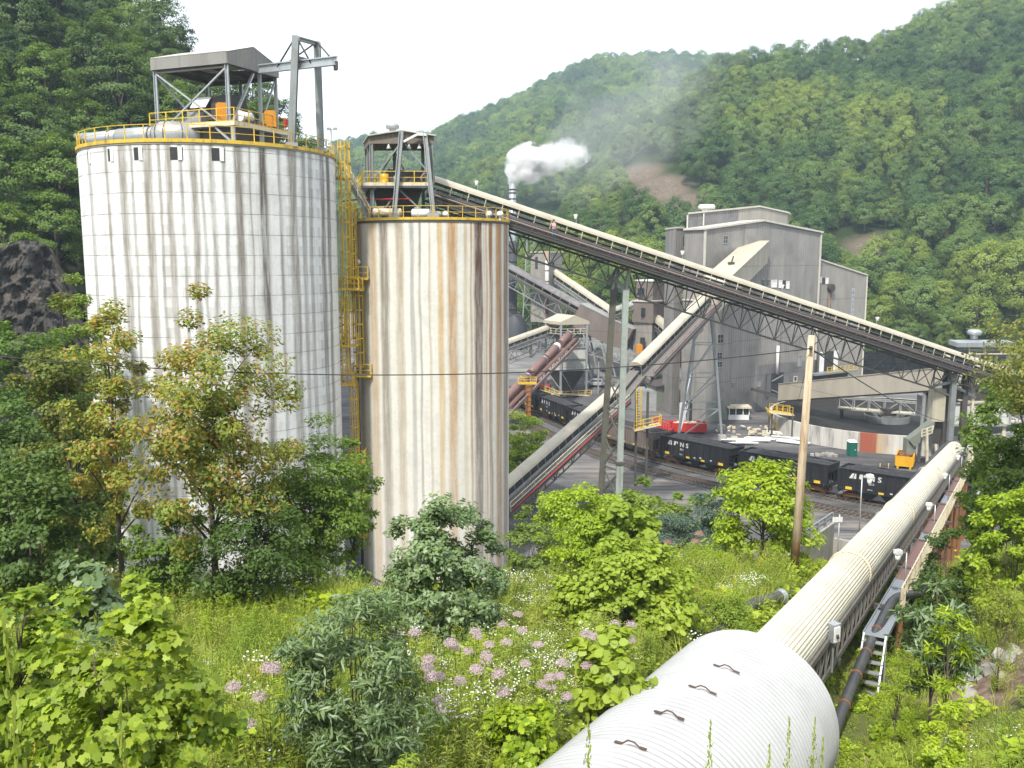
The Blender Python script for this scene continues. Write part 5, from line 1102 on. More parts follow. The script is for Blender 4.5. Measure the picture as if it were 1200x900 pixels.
# steep pale legs carrying the upper cream conveyor
tp = C2 - u3_ * 2.6 - d3_ * 1.5; feet = [G(794, 517), G(846, 516), G(817, 491), G(858, 489)]; t = Thing('support_bent', 'tall tapering pale grey four legged bent under the upper cream conveyor', 'support tower', V((tp.x, tp.y, 0)))
tops = [tp + V((-.9, -.8, 0)), tp + V((1.4, -.5, 0)), tp + V((-.7, 1.2, 0)), tp + V((1.5, 1.4, 0))]
feet = [feet[0], feet[1], V((feet[0].x + 3.2, feet[0].y + 9, 0)), V((feet[1].x + 2, feet[1].y + 9, 0))]
for p, q in zip(feet, tops): mb = MB(); mb.beam(p, q, .36, .34); t.part('leg', mb, M['galv'])
for p in feet: mb = MB(); mb.box(p + V((0, 0, .45)), (1.1, 1.1, .9)); t.part('footing', mb, M['concrete'])
mb = MB()
for i_, j_ in ((0, 1), (1, 3), (0, 2), (2, 3)):
    for n_ in range(4):
        f0, f1 = n_ / 4 + .02, (n_ + 1) / 4; a_, b_ = feet[i_] + (tops[i_] - feet[i_]) * f0, feet[j_] + (tops[j_] - feet[j_]) * f1; mb.beam(a_, b_, .17)
        mb.beam(feet[i_] + (tops[i_] - feet[i_]) * f1, b_, .14)
t.part('bracing', mb, M['galv'])
# ------------------------------------------------------------------ the coal train
def text_bm(body, size, shear=0.0):
    cu = bpy.data.curves.new('tmp_lettering', 'FONT'); cu.body = body; cu.size = size; cu.shear = shear; cu.extrude = .006; cu.offset = .018; cu.resolution_u = 2
    ob = bpy.data.objects.new('tmp_lettering', cu); col.objects.link(ob); bpy.context.view_layer.update()
    me = bpy.data.meshes.new_from_object(ob.evaluated_get(bpy.context.evaluated_depsgraph_get())); bpy.data.objects.remove(ob); bpy.data.curves.remove(cu)
    vs_ = [tuple(v.co) for v in me.vertices]; fs = [tuple(p.vertices) for p in me.polygons]; bpy.data.meshes.remove(me); return vs_, fs
TXT = {s: text_bm(s, 1.0, sh) for s, sh in (('NS', 0), ('N', 0), ('S', 0), ('F', .0), ('83114', 0))}
def put_text(mb, body, x, z, h, y, wid=1.0):
    vs_, fs = TXT[body]; s = h / .72; mb.add([(x + a * s * wid, y - c, z + b * s) for a, b, c in vs_], fs); return mb
CL, CW, CZ0, CZ1 = 12.0, 3.0, 1.15, 3.75
def make_car(body_mat, lettered, label, group):
    t = Thing('hopper_car', label, 'rail car', (0, 0, 0), group); h = CL / 2
    mb = MB()     # side walls, sloped ends, floor
    for y in (-CW / 2, CW / 2): mb.hexa([(-h + .1, y - .04, CZ0 + .25), (h - .1, y - .04, CZ0 + .25), (h - .1, y + .04, CZ0 + .25), (-h + .1, y + .04, CZ0 + .25), (-h, y - .04, CZ1), (h, y - .04, CZ1), (h, y + .04, CZ1), (-h, y + .04, CZ1)])
    for e in (-1, 1):
        mb.hexa([(e * (h - 2.4), -CW / 2 + .05, CZ0), (e * (h - 2.3), -CW / 2 + .05, CZ0), (e * (h - 2.3), CW / 2 - .05, CZ0), (e * (h - 2.4), CW / 2 - .05, CZ0), (e * (h - .1), -CW / 2 + .05, CZ1 - .9), (e * (h - .02), -CW / 2 + .05, CZ1 - .9), (e * (h - .02), CW / 2 - .05, CZ1 - .9), (e * (h - .1), CW / 2 - .05, CZ1 - .9)])
        mb.box((e * (h - .04), 0, CZ1 - .45), (.08, CW - .1, .92))
        for y in (-1.2, -.4, .4, 1.2): mb.beam((e * (h - .1), y, CZ0 + .1), (e * (h - .1), y, CZ1 - .9), .1)
        mb.box((e * (h - .15), 0, CZ0 - .02), (.3, CW - .2, .34))
    for x in (-2.6, 0, 2.6): mb.hexa([(x - .5, -1.1, .45), (x + .5, -1.1, .45), (x + .5, 1.1, .45), (x - .5, 1.1, .45), (x - 1.3, -1.4, CZ0 + .3), (x + 1.3, -1.4, CZ0 + .3), (x + 1.3, 1.4, CZ0 + .3), (x - 1.3, 1.4, CZ0 + .3)])
    mb.box((0, 0, CZ0 + .2), (CL - 1.2, .5, .4)); t.part('body', mb, body_mat)
    mb = MB()
    for y in (-1, 1):
        for i in range(12): x = -h + .08 + (CL - .16) * i / 11; mb.beam((x, y * (CW / 2 + .08), CZ0 + .22), (x, y * (CW / 2 + .08), CZ1 - .02), .13, .10, (0, 1, 0))
        mb.beam((-h, y * (CW / 2 + .06), CZ1 + .03), (h, y * (CW / 2 + .06), CZ1 + .03), .2, .14); mb.beam((-h, y * (CW / 2 + .05), CZ0 + .2), (h, y * (CW / 2 + .05), CZ0 + .2), .16, .22)
    for e in (-1, 1): mb.beam((e * h, -CW / 2, CZ1 + .03), (e * h, CW / 2, CZ1 + .03), .2, .14)
    t.part('ribs', mb, body_mat)
    # coal heaped above the sides
    nx, ny = 26, 9; rr = random.Random(11); vs_ = []; fs = []
    for i in range(nx + 1):
        for j in range(ny + 1):
            x = -h + .12 + (CL - .24) * i / nx; y = -CW / 2 + .06 + (CW - .12) * j / ny; ex = min(i, nx - i) / 3.2; ey = min(j, ny - j) / 3.0
            vs_.append((x, y, CZ1 - .12 + .42 * min(1, ex) * min(1, ey) + .10 * math.sin(x * 1.3) * min(1, ex) * min(1, ey) + rr.uniform(-.05, .05)))
    for i in range(nx):
        for j in range(ny): a_ = i * (ny + 1) + j; fs.append((a_, a_ + ny + 1, a_ + ny + 2, a_ + 1))
    mb = MB(); mb.add(vs_, fs); t.part('coal_load', mb, M['coal'])
    for e in (-1, 1):
        mb = MB(); x = e * (h - 1.75)
        for y in (-.98, .98): mb.hexa([(x - 1.2, y - .1, .42), (x + 1.2, y - .1, .42), (x + 1.2, y + .1, .42), (x - 1.2, y + .1, .42), (x - .5, y - .1, .85), (x + .5, y - .1, .85), (x + .5, y + .1, .85), (x - .5, y + .1, .85)])
        mb.box((x, 0, .75), (.5, 2.1, .3)); tk = t.part('truck', mb, M['rust'])
        for dx in (-.88, .88):
            mb = MB()
            for y in (-.75, .75): mb.tube([(x + dx, y - .07, .46), (x + dx, y + .07, .46)], .46, 18)
            mb.tube([(x + dx, -.95, .46), (x + dx, .95, .46)], .08, 8); t.part('wheelset', mb, M['rust'], tk)
        mb = MB(); mb.beam((e * (h - .2), 0, .9), (e * (h + .55), 0, .9), .28, .25); t.part('coupler', mb, M['darksteel'])
        mb = MB()
        for i in range(6): mb.beam((e * (h - .25), -CW / 2 - .12, 1.1 + i * .42), (e * (h - .75), -CW / 2 - .12, 1.1 + i * .42), .04)
        for dx in (.25, .75): mb.beam((e * (h - dx), -CW / 2 - .12, .9), (e * (h - dx), -CW / 2 - .12, 3.4), .04)
        t.part('ladder', mb, body_mat)
    yo = -CW / 2 - .048
    for x, z, w_, h_ in ((-h + 1.35, 1.55, .75, .34), (-.9, 1.48, .6, .24), (1.7, 1.48, .6, .22), (h - 1.3, 1.55, .8, .34)):
        mb = MB(); mb.box((x, yo - .1, z - .0), (w_, .02, h_)); t.part('reflector_patch', mb, M['reflector'])
    if lettered:
        mb = MB(); z = 2.75     # slanted striped mark, then NS, split over the panels
        x0 = -h + 1.3
        mb.add([(x0, yo - .005, z), (x0 + .42, yo - .005, z), (x0 + .62, yo - .005, z + .62), (x0 + .38, yo - .005, z + .62)], [(0, 1, 2, 3)])
        mb.add([(x0 + .52, yo - .005, z), (x0 + .85, yo - .005, z), (x0 + .85, yo - .005, z + .62), (x0 + .70, yo - .005, z + .62)], [(0, 1, 2, 3)])
        x1 = x0 + 1.15; mb.add([(x1, yo - .005, z + .1), (x1 + .25, yo - .005, z), (x1 + .5, yo - .005, z + .62), (x1 + .1, yo - .005, z + .62)], [(0, 1, 2, 3)]); mb.add([(x1 + .55, yo - .005, z + .3), (x1 + .9, yo - .005, z + .3), (x1 + .9, yo - .005, z + .62), (x1 + .62, yo - .005, z + .62)], [(0, 1, 2, 3)])
        put_text(mb, 'N', x0 + 2.25, z, .62, yo, 1.15); put_text(mb, 'S', x0 + 3.3, z, .62, yo, 1.2)
        put_text(mb, '83114', x0 + 2.3, z - .5, .26, yo, .9); put_text(mb, '83114', x0 + 2.2, z - 1.15, .16, yo)
        for x, zz in ((1.2, 1.75), (.2, 1.6), (3.0, 1.7)): mb.box((x, yo - .003, zz), (.3, .01, .16))
        t.part('lettering', mb, M['letter'])
    return t.o
black = make_car(M['paint_black'], True, 'x', 'coal hopper cars of the train'); brown = make_car(M['brown_car'], False, 'x', 'coal hopper cars of the train')
bpy.context.view_layer.update(); tree_b, tree_w = tree_of(black), tree_of(brown)
def s_near(x, y):
    return min(range(len(TR)), key=lambda i: (TR[i][0] - x) ** 2 + (TR[i][1] - y) ** 2)
s_ref = TL[s_near(26.3, 120.9)]; pitch = 13.25
cars = [(-4, 'black', 'black coal hopper car farthest up the track, behind the rust stained column'), (-3, 'black', 'black lettered coal hopper car between the rust stained column and the cream hooded conveyor'), (-2, 'black', 'black coal hopper car half hidden under the cream hooded conveyor'), (-1, 'brown', 'faded brown coal hopper car beside the yellow ladder platform'),
        (0, 'black', 'black white lettered coal hopper car in full view next to the red dumpster'), (1, 'black', 'black coal hopper car partly behind the leafy tree and leaning utility pole'), (2, 'black', 'black white lettered coal hopper car running under the covered conveyor'), (3, 'black', 'black coal hopper car seen beyond the cream posts of the covered conveyor walkway')]
usedb = usedw = False
for n_, kind, lab in cars:
    s_ = s_ref + n_ * pitch; p_, dd = track_at(s_)
    if kind == 'brown': o = brown
    elif not usedb: o = black; usedb = True
    else: o = copy_tree(black, None, tree_b)
    o['label'] = lab; o.location = (p_[0], p_[1], tz(*p_) + .46); o.rotation_euler = (0, 0, math.atan2(dd[1], dd[0]))
# ------------------------------------------------------------------ thickener tank
TC, TRD, TH = V((64.0, 149.5, 0)), 19.6, 2.9
t = Thing('thickener_tank', 'large round concrete settling tank of dark water with a rust stained front wall', 'tank', TC)
k = NT('tank_wall'); p = k.coord('Object'); sx = k.n('SeparateXYZ'); k.l(p, sx.inputs[0]); ang = k.math('ARCTAN2', sx.outputs[1], sx.outputs[0])
n1 = k.noise(k.coord('Object', (1, 1, .15)), .8, 5, .65); n2 = k.noise(p, .5, 4)
c = k.ramp(n1, [(.35, (.27, .25, .23)), (.5, (.52, .50, .46)), (.7, (.60, .58, .54))])
def tank_ang(u): q = G(u, 533, 0); return math.atan2(q.y - TC.y, q.x - TC.x)
def tang(u, v): q = G(u, v, 0); return math.atan2(q.y - TC.y, q.x - TC.x)
a_l, a_r, a_o = tang(1002, 533), tang(1023, 535.5), tang(1050, 536)
rustm = k.math('MULTIPLY', k.mapr(ang, a_l - .015, a_l), k.mapr(ang, a_r + .015, a_r)); c = k.mix(k.math('MULTIPLY', rustm, k.mapr(n1, .2, .5, .6, .95)), c, (.32, .075, .035))
ym = k.math('MULTIPLY', k.mapr(ang, a_r - .005, a_r + .01), k.mapr(ang, a_o, a_r)); c = k.mix(k.math('MULTIPLY', ym, k.mapr(n1, .3, .55, .25, .9)), c, (.48, .32, .14))
pj = k.math('LESS_THAN', k.math('FRACT', k.math('MULTIPLY', ang, 19.0)), .03); c = k.mix(k.math('MULTIPLY', pj, .5), c, (.15, .14, .13)); k.done(c, .85, 0, .2)
mb = MB().lathe([(TRD, -.5), (TRD, TH), (TRD - .45, TH)], TC, 120, smooth=False); t.part('wall', mb, k.mat)
mb = MB().lathe([(TRD - .452, TH - .01), (TRD - .452, TH - 1.2)], TC, 120, smooth=False); t.part('lining', mb, M['dark'])
k = NT('slurry'); p = k.pos(); n1 = k.noise(p, .16, 6, .65, .8); n2 = k.noise(p, 1.4, 5, .6, .6); k.bump(n2, .25, .08)
k.done(k.ramp(k.math('ADD', k.math('MULTIPLY', n1, .7), k.math('MULTIPLY', n2, .3)), [(.38, (.012, .012, .014)), (.55, (.03, .028, .026)), (.68, (.05, .042, .03))]), .6, 0, .2)
mb = MB().lathe([(TRD - .44, TH - .75), (.02, TH - .75)], TC, 90, smooth=False); t.part('slurry', mb, k.mat)
cw = G(1035, 491, TH); cw = V((TC.x + (cw.x - TC.x) * .5, TC.y + (cw.y - TC.y) * .5, 0))
mb = MB().lathe([(3.6, TH - .74), (3.6, TH + .35), (3.4, TH + .35), (3.4, TH - .7)], cw, 40, smooth=False); t.part('feed_well', mb, M['steel'])
mb = MB(); mb.beam(cw + V((-1.6, -1, TH + .3)), cw + V((1.2, 1, TH + 1.2)), .5, .4); mb.box(cw + V((.3, .2, TH + .8)), (2, 1.6, 1.2), .4); t.part('drive', mb, M['dark'])
t = Thing('tank_bridge', 'grey trussed footbridge reaching over the settling tank to its feed well', 'bridge', cw + V((0, 0, TH)))
A, B = P(1015, 463, 156), P(1103, 497, 137.5); A = cw + V((-6.5, 4.5, TH + 2.6)); B = V((TC.x + 17.5, TC.y - 12.5, TH + 2.6)); d, side, up = frame_of(A, B)
mb = MB(); side_truss(mb, A, B, up, side, 1.8, 1.9, 2.4, .13); t.part('truss', mb, M['machine']); mb = MB(); mb.beam(A - up * 1.75, B - up * 1.75, 1.6, .12, up); t.part('deck', mb, M['cream'])
mb = MB()
for p_ in (A + (B - A) * .02, A + (B - A) * .98): 
    for s_ in (-.8, .8): mb.beam(p_ + side * s_ - up * 1.9, V(((p_ + side * s_).x, (p_ + side * s_).y, .5)), .25)
t.part('post', mb, M['darksteel'])
t = Thing('railed_platform', 'yellow railed platform with stair at the left end of the settling tank', 'platform', G(905, 507)); A, B = P(905, 483, 146), P(929, 486, 143)
mb = MB(); mb.rail([A, B], 1.2, 1.0, .065); mb.rail([A + V((0, 1.6, 0)), B + V((0, 1.6, 0))], 1.2, 1.2, .065); mb.beam(A + V((-.8, 0, .6)), G(912, 508) + V((0, 0, .3)), .1, .2); mb.beam(A + V((-.8, 1, .6)), G(912, 508) + V((0, 1, .3)), .1, .2); t.part('railing', mb, M['yellow'])
mb = MB(); mb.hexa([A + V((-.3, -.2, -.2)), B + V((.2, -.2, -.2)), B + V((.2, 1.8, -.2)), A + V((-.3, 1.8, -.2)), A + V((-.3, -.2, 0)), B + V((.2, -.2, 0)), B + V((.2, 1.8, 0)), A + V((-.3, 1.8, 0))]); t.part('deck', mb, M['cream'])
mb = MB()
for q in (A, B, B + V((0, 1.6, 0)), A + V((0, 1.6, 0))): mb.beam(V((q.x, q.y, 0)), q - V((0, 0, .1)), .2)
t.part('post', mb, M['darksteel'])
# -------- long beige gallery from the plant over the tank
A, B = BL(14.5, -1.8, P(921, 460, 166.5).z), P(1118, 443, 122.0); d, side, up = frame_of(A, B); t = Thing('conveyor_gallery', 'long beige boxed conveyor gallery crossing over the settling tank from the plant', 'gallery', A)
A = P(921, 459.5, 160.0); sec = [(-1.6, -1.5), (1.6, -1.5), (1.6, 1.5), (-1.6, 1.5)]; d, side, up = frame_of(A, B)
M['gallery_long'] = ribbed('gallery_sheet_long', (.47, .425, .345), (.35, .31, .25), 2.2, .3, (1, -1, 0))
mb = MB(); mb.hexa([p_ + side * x + V((0, 0, z)) for p_ in (A, B) for x, z in sec]); t.part('walls', mb, M['gallery_long'])
mb = MB(); mb.hexa([p_ + side * x + V((0, 0, z)) for p_ in (A, B) for x, z in ((-1.7, 1.51), (1.7, 1.51), (1.7, 1.62), (-1.7, 1.62))]); t.part('roof', mb, M['beige'])
mb = MB(); mb.hexa([p_ + side * x + V((0, 0, z)) for p_ in (A, B) for x, z in ((-1.5, -1.72), (1.5, -1.72), (1.5, -1.51), (-1.5, -1.51))]); t.part('floor_beams', mb, M['darksteel'])
q = A + (B - A) * .9
for s_ in (-1.2, 1.2): mb = MB(); mb.beam(V(((q + side * s_ * 1.3).x, (q + side * s_ * 1.3).y, .2)), q + side * s_ - V((0, 0, 1.7)), .35); t.part('post', mb, M['machine'])
# -------- transfer building at the right, mostly behind leaves
Yt = 124.0; t = Thing('transfer_house', 'pale panelled transfer house behind the right end of the long conveyor', 'building', V((P(1150, 470, Yt).x, Yt + 4, 0)))
x0, x1 = P(1105, 470, Yt).x, P(1185, 470, Yt).x; z0, z1 = P(1150, 498, Yt).z, P(1150, 472, Yt).z; zt = P(1150, 416, Yt).z
mb = MB(); mb.prism([(x0, Yt, z0), (x1, Yt, z0), (x1, Yt, z1), (x0, Yt, z1)], (0, 8, 0)); t.part('wall', mb, ribbed('pale_panels', (.58, .58, .56), (.35, .34, .32), .35, .4, (1, 0, 0)))
mb = MB()
for i in range(8): x = x0 + (x1 - x0) * i / 7; mb.beam((x, Yt - .08, z0), (x, Yt - .08, z1), .25)
for z in (z0, z1): mb.beam((x0, Yt - .1, z), (x1, Yt - .1, z), .3)
t.part('frame', mb, M['machine'])
for x in (x0 + .5, (x0 + x1) / 2, x1 - .5):
    mb = MB(); mb.beam((x, Yt + .5, 0), (x, Yt + .5, zt), .5); t.part('post', mb, M['cream'])
mb = MB(); xa, xb = P(1118, 400, Yt).x, P(1186, 400, Yt).x; zz = P(1150, 401, Yt).z; mb.prism([(xa, Yt - 1, zz - .6), (xb, Yt - 1, zz - .6), (xb, Yt - 1, zz), (xa, Yt - 1, zz)], (0, 2.5, .2)); t.part('roof', mb, M['galv'])
mb = MB(); mb.rail([(x0 + 3, Yt - .4, P(1150, 415, Yt).z), (x1, Yt - .4, P(1150, 415, Yt).z)], 1.2, 2, .12); t.part('railing', mb, M['cream'])
mb = MB(); mb.lathe([(.5, 0), (.5, .5), (.9, .6), (1.0, 1.0), (.7, 1.3), (.02, 1.35)], (P(1150, 396, Yt).x, Yt + 2, zz + .3), 18); t.part('roof_ventilator', mb, M['galv'])
mb = MB(); mb.prism([(x0, Yt + .01, z1 + .2), (x1 + 4, Yt + .01, z1 + .2), (x1 + 4, Yt + .01, z1 + 2.2), (x0, Yt + .01, z1 + 2.6)], (0, 6, 0)); t.part('bay_shade_block', mb, M['dark'])  # solid dark block, its colour standing in for the shade inside the bay
# -------- transfer tower that ends the covered conveyor
tw = on_conv(1112, 0, 2.0); t = Thing('transfer_tower', 'dark steel transfer tower where the covered conveyor meets the long conveyor', 'tower', V((tw.x, tw.y, gz(tw.x, tw.y))))
c1_, c2_ = P(1116, 470, tw.y - .6), P(1108, 470, tw.y + 2.2)
for p_, m_ in ((V((c1_.x, c1_.y, 0)), M['steel']), (V((c2_.x, c2_.y, 0)), M['darksteel']), (V((c1_.x + 2.2, c1_.y + 1.5, 0)), M['darksteel'])):
    mb = MB(); zt_ = tw.z - .3; mb.beam(V((p_.x, p_.y, gz(p_.x, p_.y))), V((p_.x, p_.y, zt_)), .62, .55, (0, 1, 0)); t.part('column', mb, m_)
mb = MB(); p0_, p1_ = P(1091.5, 455, tw.y + .8), P(1103.5, 493, tw.y + .8); mb.box((p0_ + p1_) / 2, (abs(p1_.x - p0_.x), 1.4, abs(p0_.z - p1_.z))); t.part('chute_casing', mb, M['beige'])
mb = MB(); mb.hexa([P(1104, 455, tw.y + .6), P(1112, 458, tw.y + .6), P(1112, 458, tw.y + 2.4), P(1104, 455, tw.y + 2.4), P(1104, 440, tw.y + .6), P(1113, 440, tw.y + .6), P(1113, 440, tw.y + 2.4), P(1104, 440, tw.y + 2.4)]); mb.beam(P(1106, 455, tw.y + 1), P(1096, 520, tw.y + 1), .8, .3); t.part('chute_plate', mb, M['dark'])
mb = MB(); mb.beam(P(1095, 452, tw.y - .2), P(1119, 447, tw.y - .5), .3); mb.beam(P(1118, 452, tw.y), P(1143, 466, tw.y + 1.5), .28); mb.beam(P(1118, 447, tw.y - .5), tw + d * 0 + V((1.2, 0, .2)), .3); mb.beam(P(1090, 453, tw.y), P(1112, 463, tw.y), .2); t.part('bracket', mb, M['galv'])
p0_ = P(1142, 437, tw.y + 1.5); mb = MB(); mb.beam(V((p0_.x, p0_.y, gz(p0_.x, p0_.y))), p0_, .3); mb.beam(p0_ - V((0, 0, 1.5)), p0_ + V((2.5, .5, -1.6)), .2); mb.beam(p0_ - V((0, 0, 3.6)), p0_ + V((2.8, .5, -3.6)), .2); mb.beam(p0_ - V((0, 0, 3.6)), p0_ + V((-2.2, -.8, -3.2)), .2); t.part('post', mb, M['cream'])
# -------- waste chute above the yellow dumpster
t = Thing('waste_chute', 'grey green box chute bending down over the yellow dumpster', 'chute', G(1064, 545)); w0, w1, w2 = P(1097, 494, 123.5), P(1066, 518, 124), P(1065.5, 531, 124)
mb = MB(); mb.beam(w0, w1, 1.9, 1.2, (0, 0, 1)); mb.beam(w1 + V((0, 0, .6)), w2, 1.35, 1.2, (0, 1, 0)); t.part('duct', mb, M['dadogreen'])
mb = MB(); mb.beam(w2, w2 - V((0, 0, .6)), 1.5, 1.3, (0, 1, 0)); t.part('skirt', mb, M['black'])
mb = MB(); q = P(1088, 525, 122); mb.beam(V((q.x, q.y, 0)), P(1086, 502, 122), .3); mb.beam(V((q.x + 1.5, q.y, 0)), P(1094, 499, 122), .3); mb.rail([P(1080, 512, 122), P(1092, 508, 122)], 1, 1, .1); t.part('support', mb, M['cream'])
# ------------------------------------------------------------------ containers, sheds, vehicles in the yard
def dumpster(name, label, c, rz, L_, Wd, H_, m_, legs=False):
    T_ = Thing(name, label, 'dumpster', c); T_.o.rotation_euler = (0, 0, rz); T_.loc = V((0, 0, 0))
    mb = MB(); h, w_ = L_ / 2, Wd / 2; z0 = .35
    for y in (-w_, w_): mb.hexa([(-h + .2, y * .93 - .04, z0), (h, y * .93 - .04, z0), (h, y * .93 + .04, z0), (-h + .2, y * .93 + .04, z0), (-h - .3, y - .04, H_), (h, y - .04, H_), (h, y + .04, H_), (-h - .3, y + .04, H_)])
    mb.hexa([(-h + .2, -w_ * .93, z0), (-h + .28, -w_ * .93, z0), (-h + .28, w_ * .93, z0), (-h + .2, w_ * .93, z0), (-h - .3, -w_, H_), (-h - .22, -w_, H_), (-h - .22, w_, H_), (-h - .3, w_, H_)]); mb.box((h - .02, 0, (z0 + H_) / 2), (.08, Wd - .1, H_ - z0)); mb.box((0, 0, z0), (L_ - .4, Wd * .92, .12)); T_.part('bin', mb, m_)
    mb = MB()
    for y in (-1, 1):
        for i in range(7): x = -h + .3 + (L_ - .4) * i / 6; mb.beam((x, y * w_ * .95 + y * .06, z0 + .05), (x, y * w_ + y * .06, H_ - .05), .12, .1)
        mb.beam((-h - .32, y * w_, H_), (h, y * w_, H_), .16, .14)
    for y in (-.7, 0, .7): mb.beam((h + .03, y, z0), (h + .03, y, H_), .12, .08)
    T_.part('ribs', mb, m_)
    if legs: mb = MB(); mb.box((h - .1, -.8, .18), (.25, .25, .36)); mb.box((h - .1, .8, .18), (.25, .25, .36)); mb.box((-h + .4, .0, .15), (.4, Wd * .7, .3)); T_.part('feet', mb, m_)
    else: mb = MB(); mb.box((0, -.7, .15), (L_ - .6, .2, .3)); mb.box((0, .7, .15), (L_ - .6, .2, .3)); T_.part('skid', mb, M['darksteel'])
    rr = random.Random(5); mb = MB()
    for i in range(26): x, y = rr.uniform(-h + .5, h - .4), rr.uniform(-w_ + .4, w_ - .4); mb.box((x, y, H_ - .25 + rr.uniform(-.25, .25)), (rr.uniform(.3, 1.2), rr.uniform(.2, .6), rr.uniform(.15, .4)), rr.uniform(0, 3))
    T_.part('scrap', mb, M['rust'] if legs else M['cream']); return T_
dumpster('dumpster', 'long red roll off dumpster full of scrap at the feet of the tall grey bent', G(806, 507), -.12, 5.9, 2.4, 1.75, M['red'])
dumpster('dumpster', 'bright yellow dumpster of rusty scrap below the grey green chute', G(1064, 549) + V((.3, 1.6, 0)), R(-118), 4.4, 2.2, 1.8, M['dyellow'], True)
t = Thing('trailer_frame', 'low red railed trailer frame parked behind the brown hopper car', 'trailer', G(776, 507)); A, B = G(764, 504), G(785, 512)
mb = MB(); mb.rail([A + V((0, 0, 1.0)), B + V((0, 0, 1.0))], 1.0, .9, .12); mb.rail([A + V((.8, 2, 1.0)), B + V((.8, 2, 1.0))], 1.0, .9, .12); t.part('railing', mb, M['red'])
mb = MB(); mb.hexa([A + V((0, 0, .8)), B + V((0, 0, .8)), B + V((.8, 2, .8)), A + V((.8, 2, .8)), A + V((0, 0, .98)), B + V((0, 0, .98)), B + V((.8, 2, .98)), A + V((.8, 2, .98))]); t.part('bed', mb, M['red'])
for f_ in (.3, .7): 
    q = A + (B - A) * f_ + V((.3, .5, .42)); mb = MB(); mb.tube([q, q + V((.2, .5, 0))], .42, 16); t.part('wheel', mb, M['black'])
# green portable toilet
c = G(999.5, 535); t = Thing('portable_toilet', 'dark green portable toilet with white roof against the tank wall', 'portable toilet', c); rz = .15
mb = MB(); mb.box(c + V((0, .55, 1.05)), (1.12, 1.12, 2.1), rz); 
for s_ in (-.5, .5): mb.box(c + V((s_, -.02, 1.05)), (.1, .1, 2.1), rz)
t.part('cabin', mb, M['green']); mb = MB(); mb.box(c + V((0, .0, 1.0)), (.72, .06, 1.8), rz); dd_ = t.part('door', mb, M['green']); mb = MB(); mb.box(c + V((.28, -.05, 1.0)), (.08, .06, .18), rz); t.part('handle', mb, M['white'], dd_)
mb = MB(); mb.hexa([c + V((x, y, z)) for z, k_ in ((2.11, .62), (2.4, .4)) for x, y in ((-k_, .55 - k_), (k_, .55 - k_), (k_, .55 + k_), (-k_, .55 + k_))]); t.part('roof', mb, M['white'])
# guard shack
c = G(866, 492); t = Thing('guard_shack', 'small cream flat roofed hut with wide windows by the sooty plant wall', 'hut', c); rz = -.05
mb = MB(); mb.box(c + V((0, 1.2, .45)), (3.7, 2.4, .9), rz)
for x in (-1.8, -.6, .7, 1.8): mb.box(c + V((x, .02, 1.5)), (.14, .14, 1.2), rz)
for x in (-1.8, 1.8): mb.box(c + V((x, 2.3, 1.5)), (.14, .14, 1.2), rz)
t.part('walls', mb, M['white']); mb = MB(); mb.box(c + V((0, 1.2, 1.5)), (3.5, 2.2, 1.15), rz); t.part('window', mb, M['glass']); mb = MB(); mb.box(c + V((0, 1.1, 2.3)), (4.3, 3.1, .35), rz); t.part('roof', mb, M['cream'])
# green shed
A, B = G(769, 482), G(792, 477); t = Thing('storage_shed', 'low grey green shed with dark flat roof left of the plant', 'shed', (A + B) / 2); bk = V((-.3, 1, 0)).normalized() * 5; zz = 4.4
mb = MB(); mb.hexa([A, B, B + bk, A + bk] + [p_ + V((0, 0, zz)) for p_ in (A, B, B + bk, A + bk)]); t.part('wall', mb, ribbed('shed_green', (.30, .33, .28), (.2, .22, .19), 2.5, .4, (1, 0, 0)))
lf = V((-3.6, .8, 0)); mb = MB(); mb.hexa([A + lf, A + V((-.01, 0, 0)), A + bk + V((-.01, 0, 0)), A + lf + bk] + [p_ + V((0, 0, zz * .93)) for p_ in (A + lf, A + V((-.01, 0, 0)), A + bk + V((-.01, 0, 0)), A + lf + bk)]); t.part('lean_to', mb, M['machine'])
mb = MB(); mb.hexa([A + V((-.3, -.5, zz + .01)), B + V((.3, -.5, zz + .01)), B + bk + V((.3, 0, zz + .3)), A + bk + V((-.3, 0, zz + .3))] + [p_ + V((0, 0, .45)) for p_ in (A + V((-.3, -.5, zz)), B + V((.3, -.5, zz)), B + bk + V((.3, 0, zz + .3)), A + bk + V((-.3, 0, zz + .3)))]); t.part('roof', mb, M['darksteel'])
mb = MB(); q = B + (A - B) * .12; mb.box(q + V((-.2, -.3, 1.3)), (1.3, .1, 2.4), .12); t.part('door', mb, M['black']); mb = MB(); q = B + (A - B) * -.06; mb.box(q + V((0, -.4, 1.4)), (.9, .1, 2.6), .12); t.part('door', mb, M['white'])
mb = MB(); mb.hexa([A + V((0, -.12, 0)), B + V((0, -.12, 0)), B + V((0, -.02, 0)), A + V((0, -.02, 0)), A + V((0, -.12, 1)), B + V((0, -.12, 1)), B + V((0, -.02, 1)), A + V((0, -.02, 1))]); t.part('plinth', mb, M['concrete'])
t = Thing('open_shelter', 'small open shelter with a dark hipped roof behind the grey green shed', 'shelter', P(779, 450, 182)); q = P(779, 452, 181)
for x in (-2, 2):
    for y in (0, 3): mb = MB(); mb.beam(V((q.x + x, q.y + y, 0)), q + V((x, y, 2.4)), .25); t.part('post', mb, M['darksteel'])
mb = MB(); mb.add([q + V((-2.8, -.6, 2.4)), q + V((2.8, -.6, 2.4)), q + V((2.8, 3.6, 2.4)), q + V((-2.8, 3.6, 2.4)), q + V((-.8, 1.5, 3.9)), q + V((.8, 1.5, 3.9))], [(0, 1, 5, 4), (1, 2, 5), (2, 3, 4, 5), (3, 0, 4), (3, 2, 1, 0)]); t.part('roof', mb, M['darksteel'])
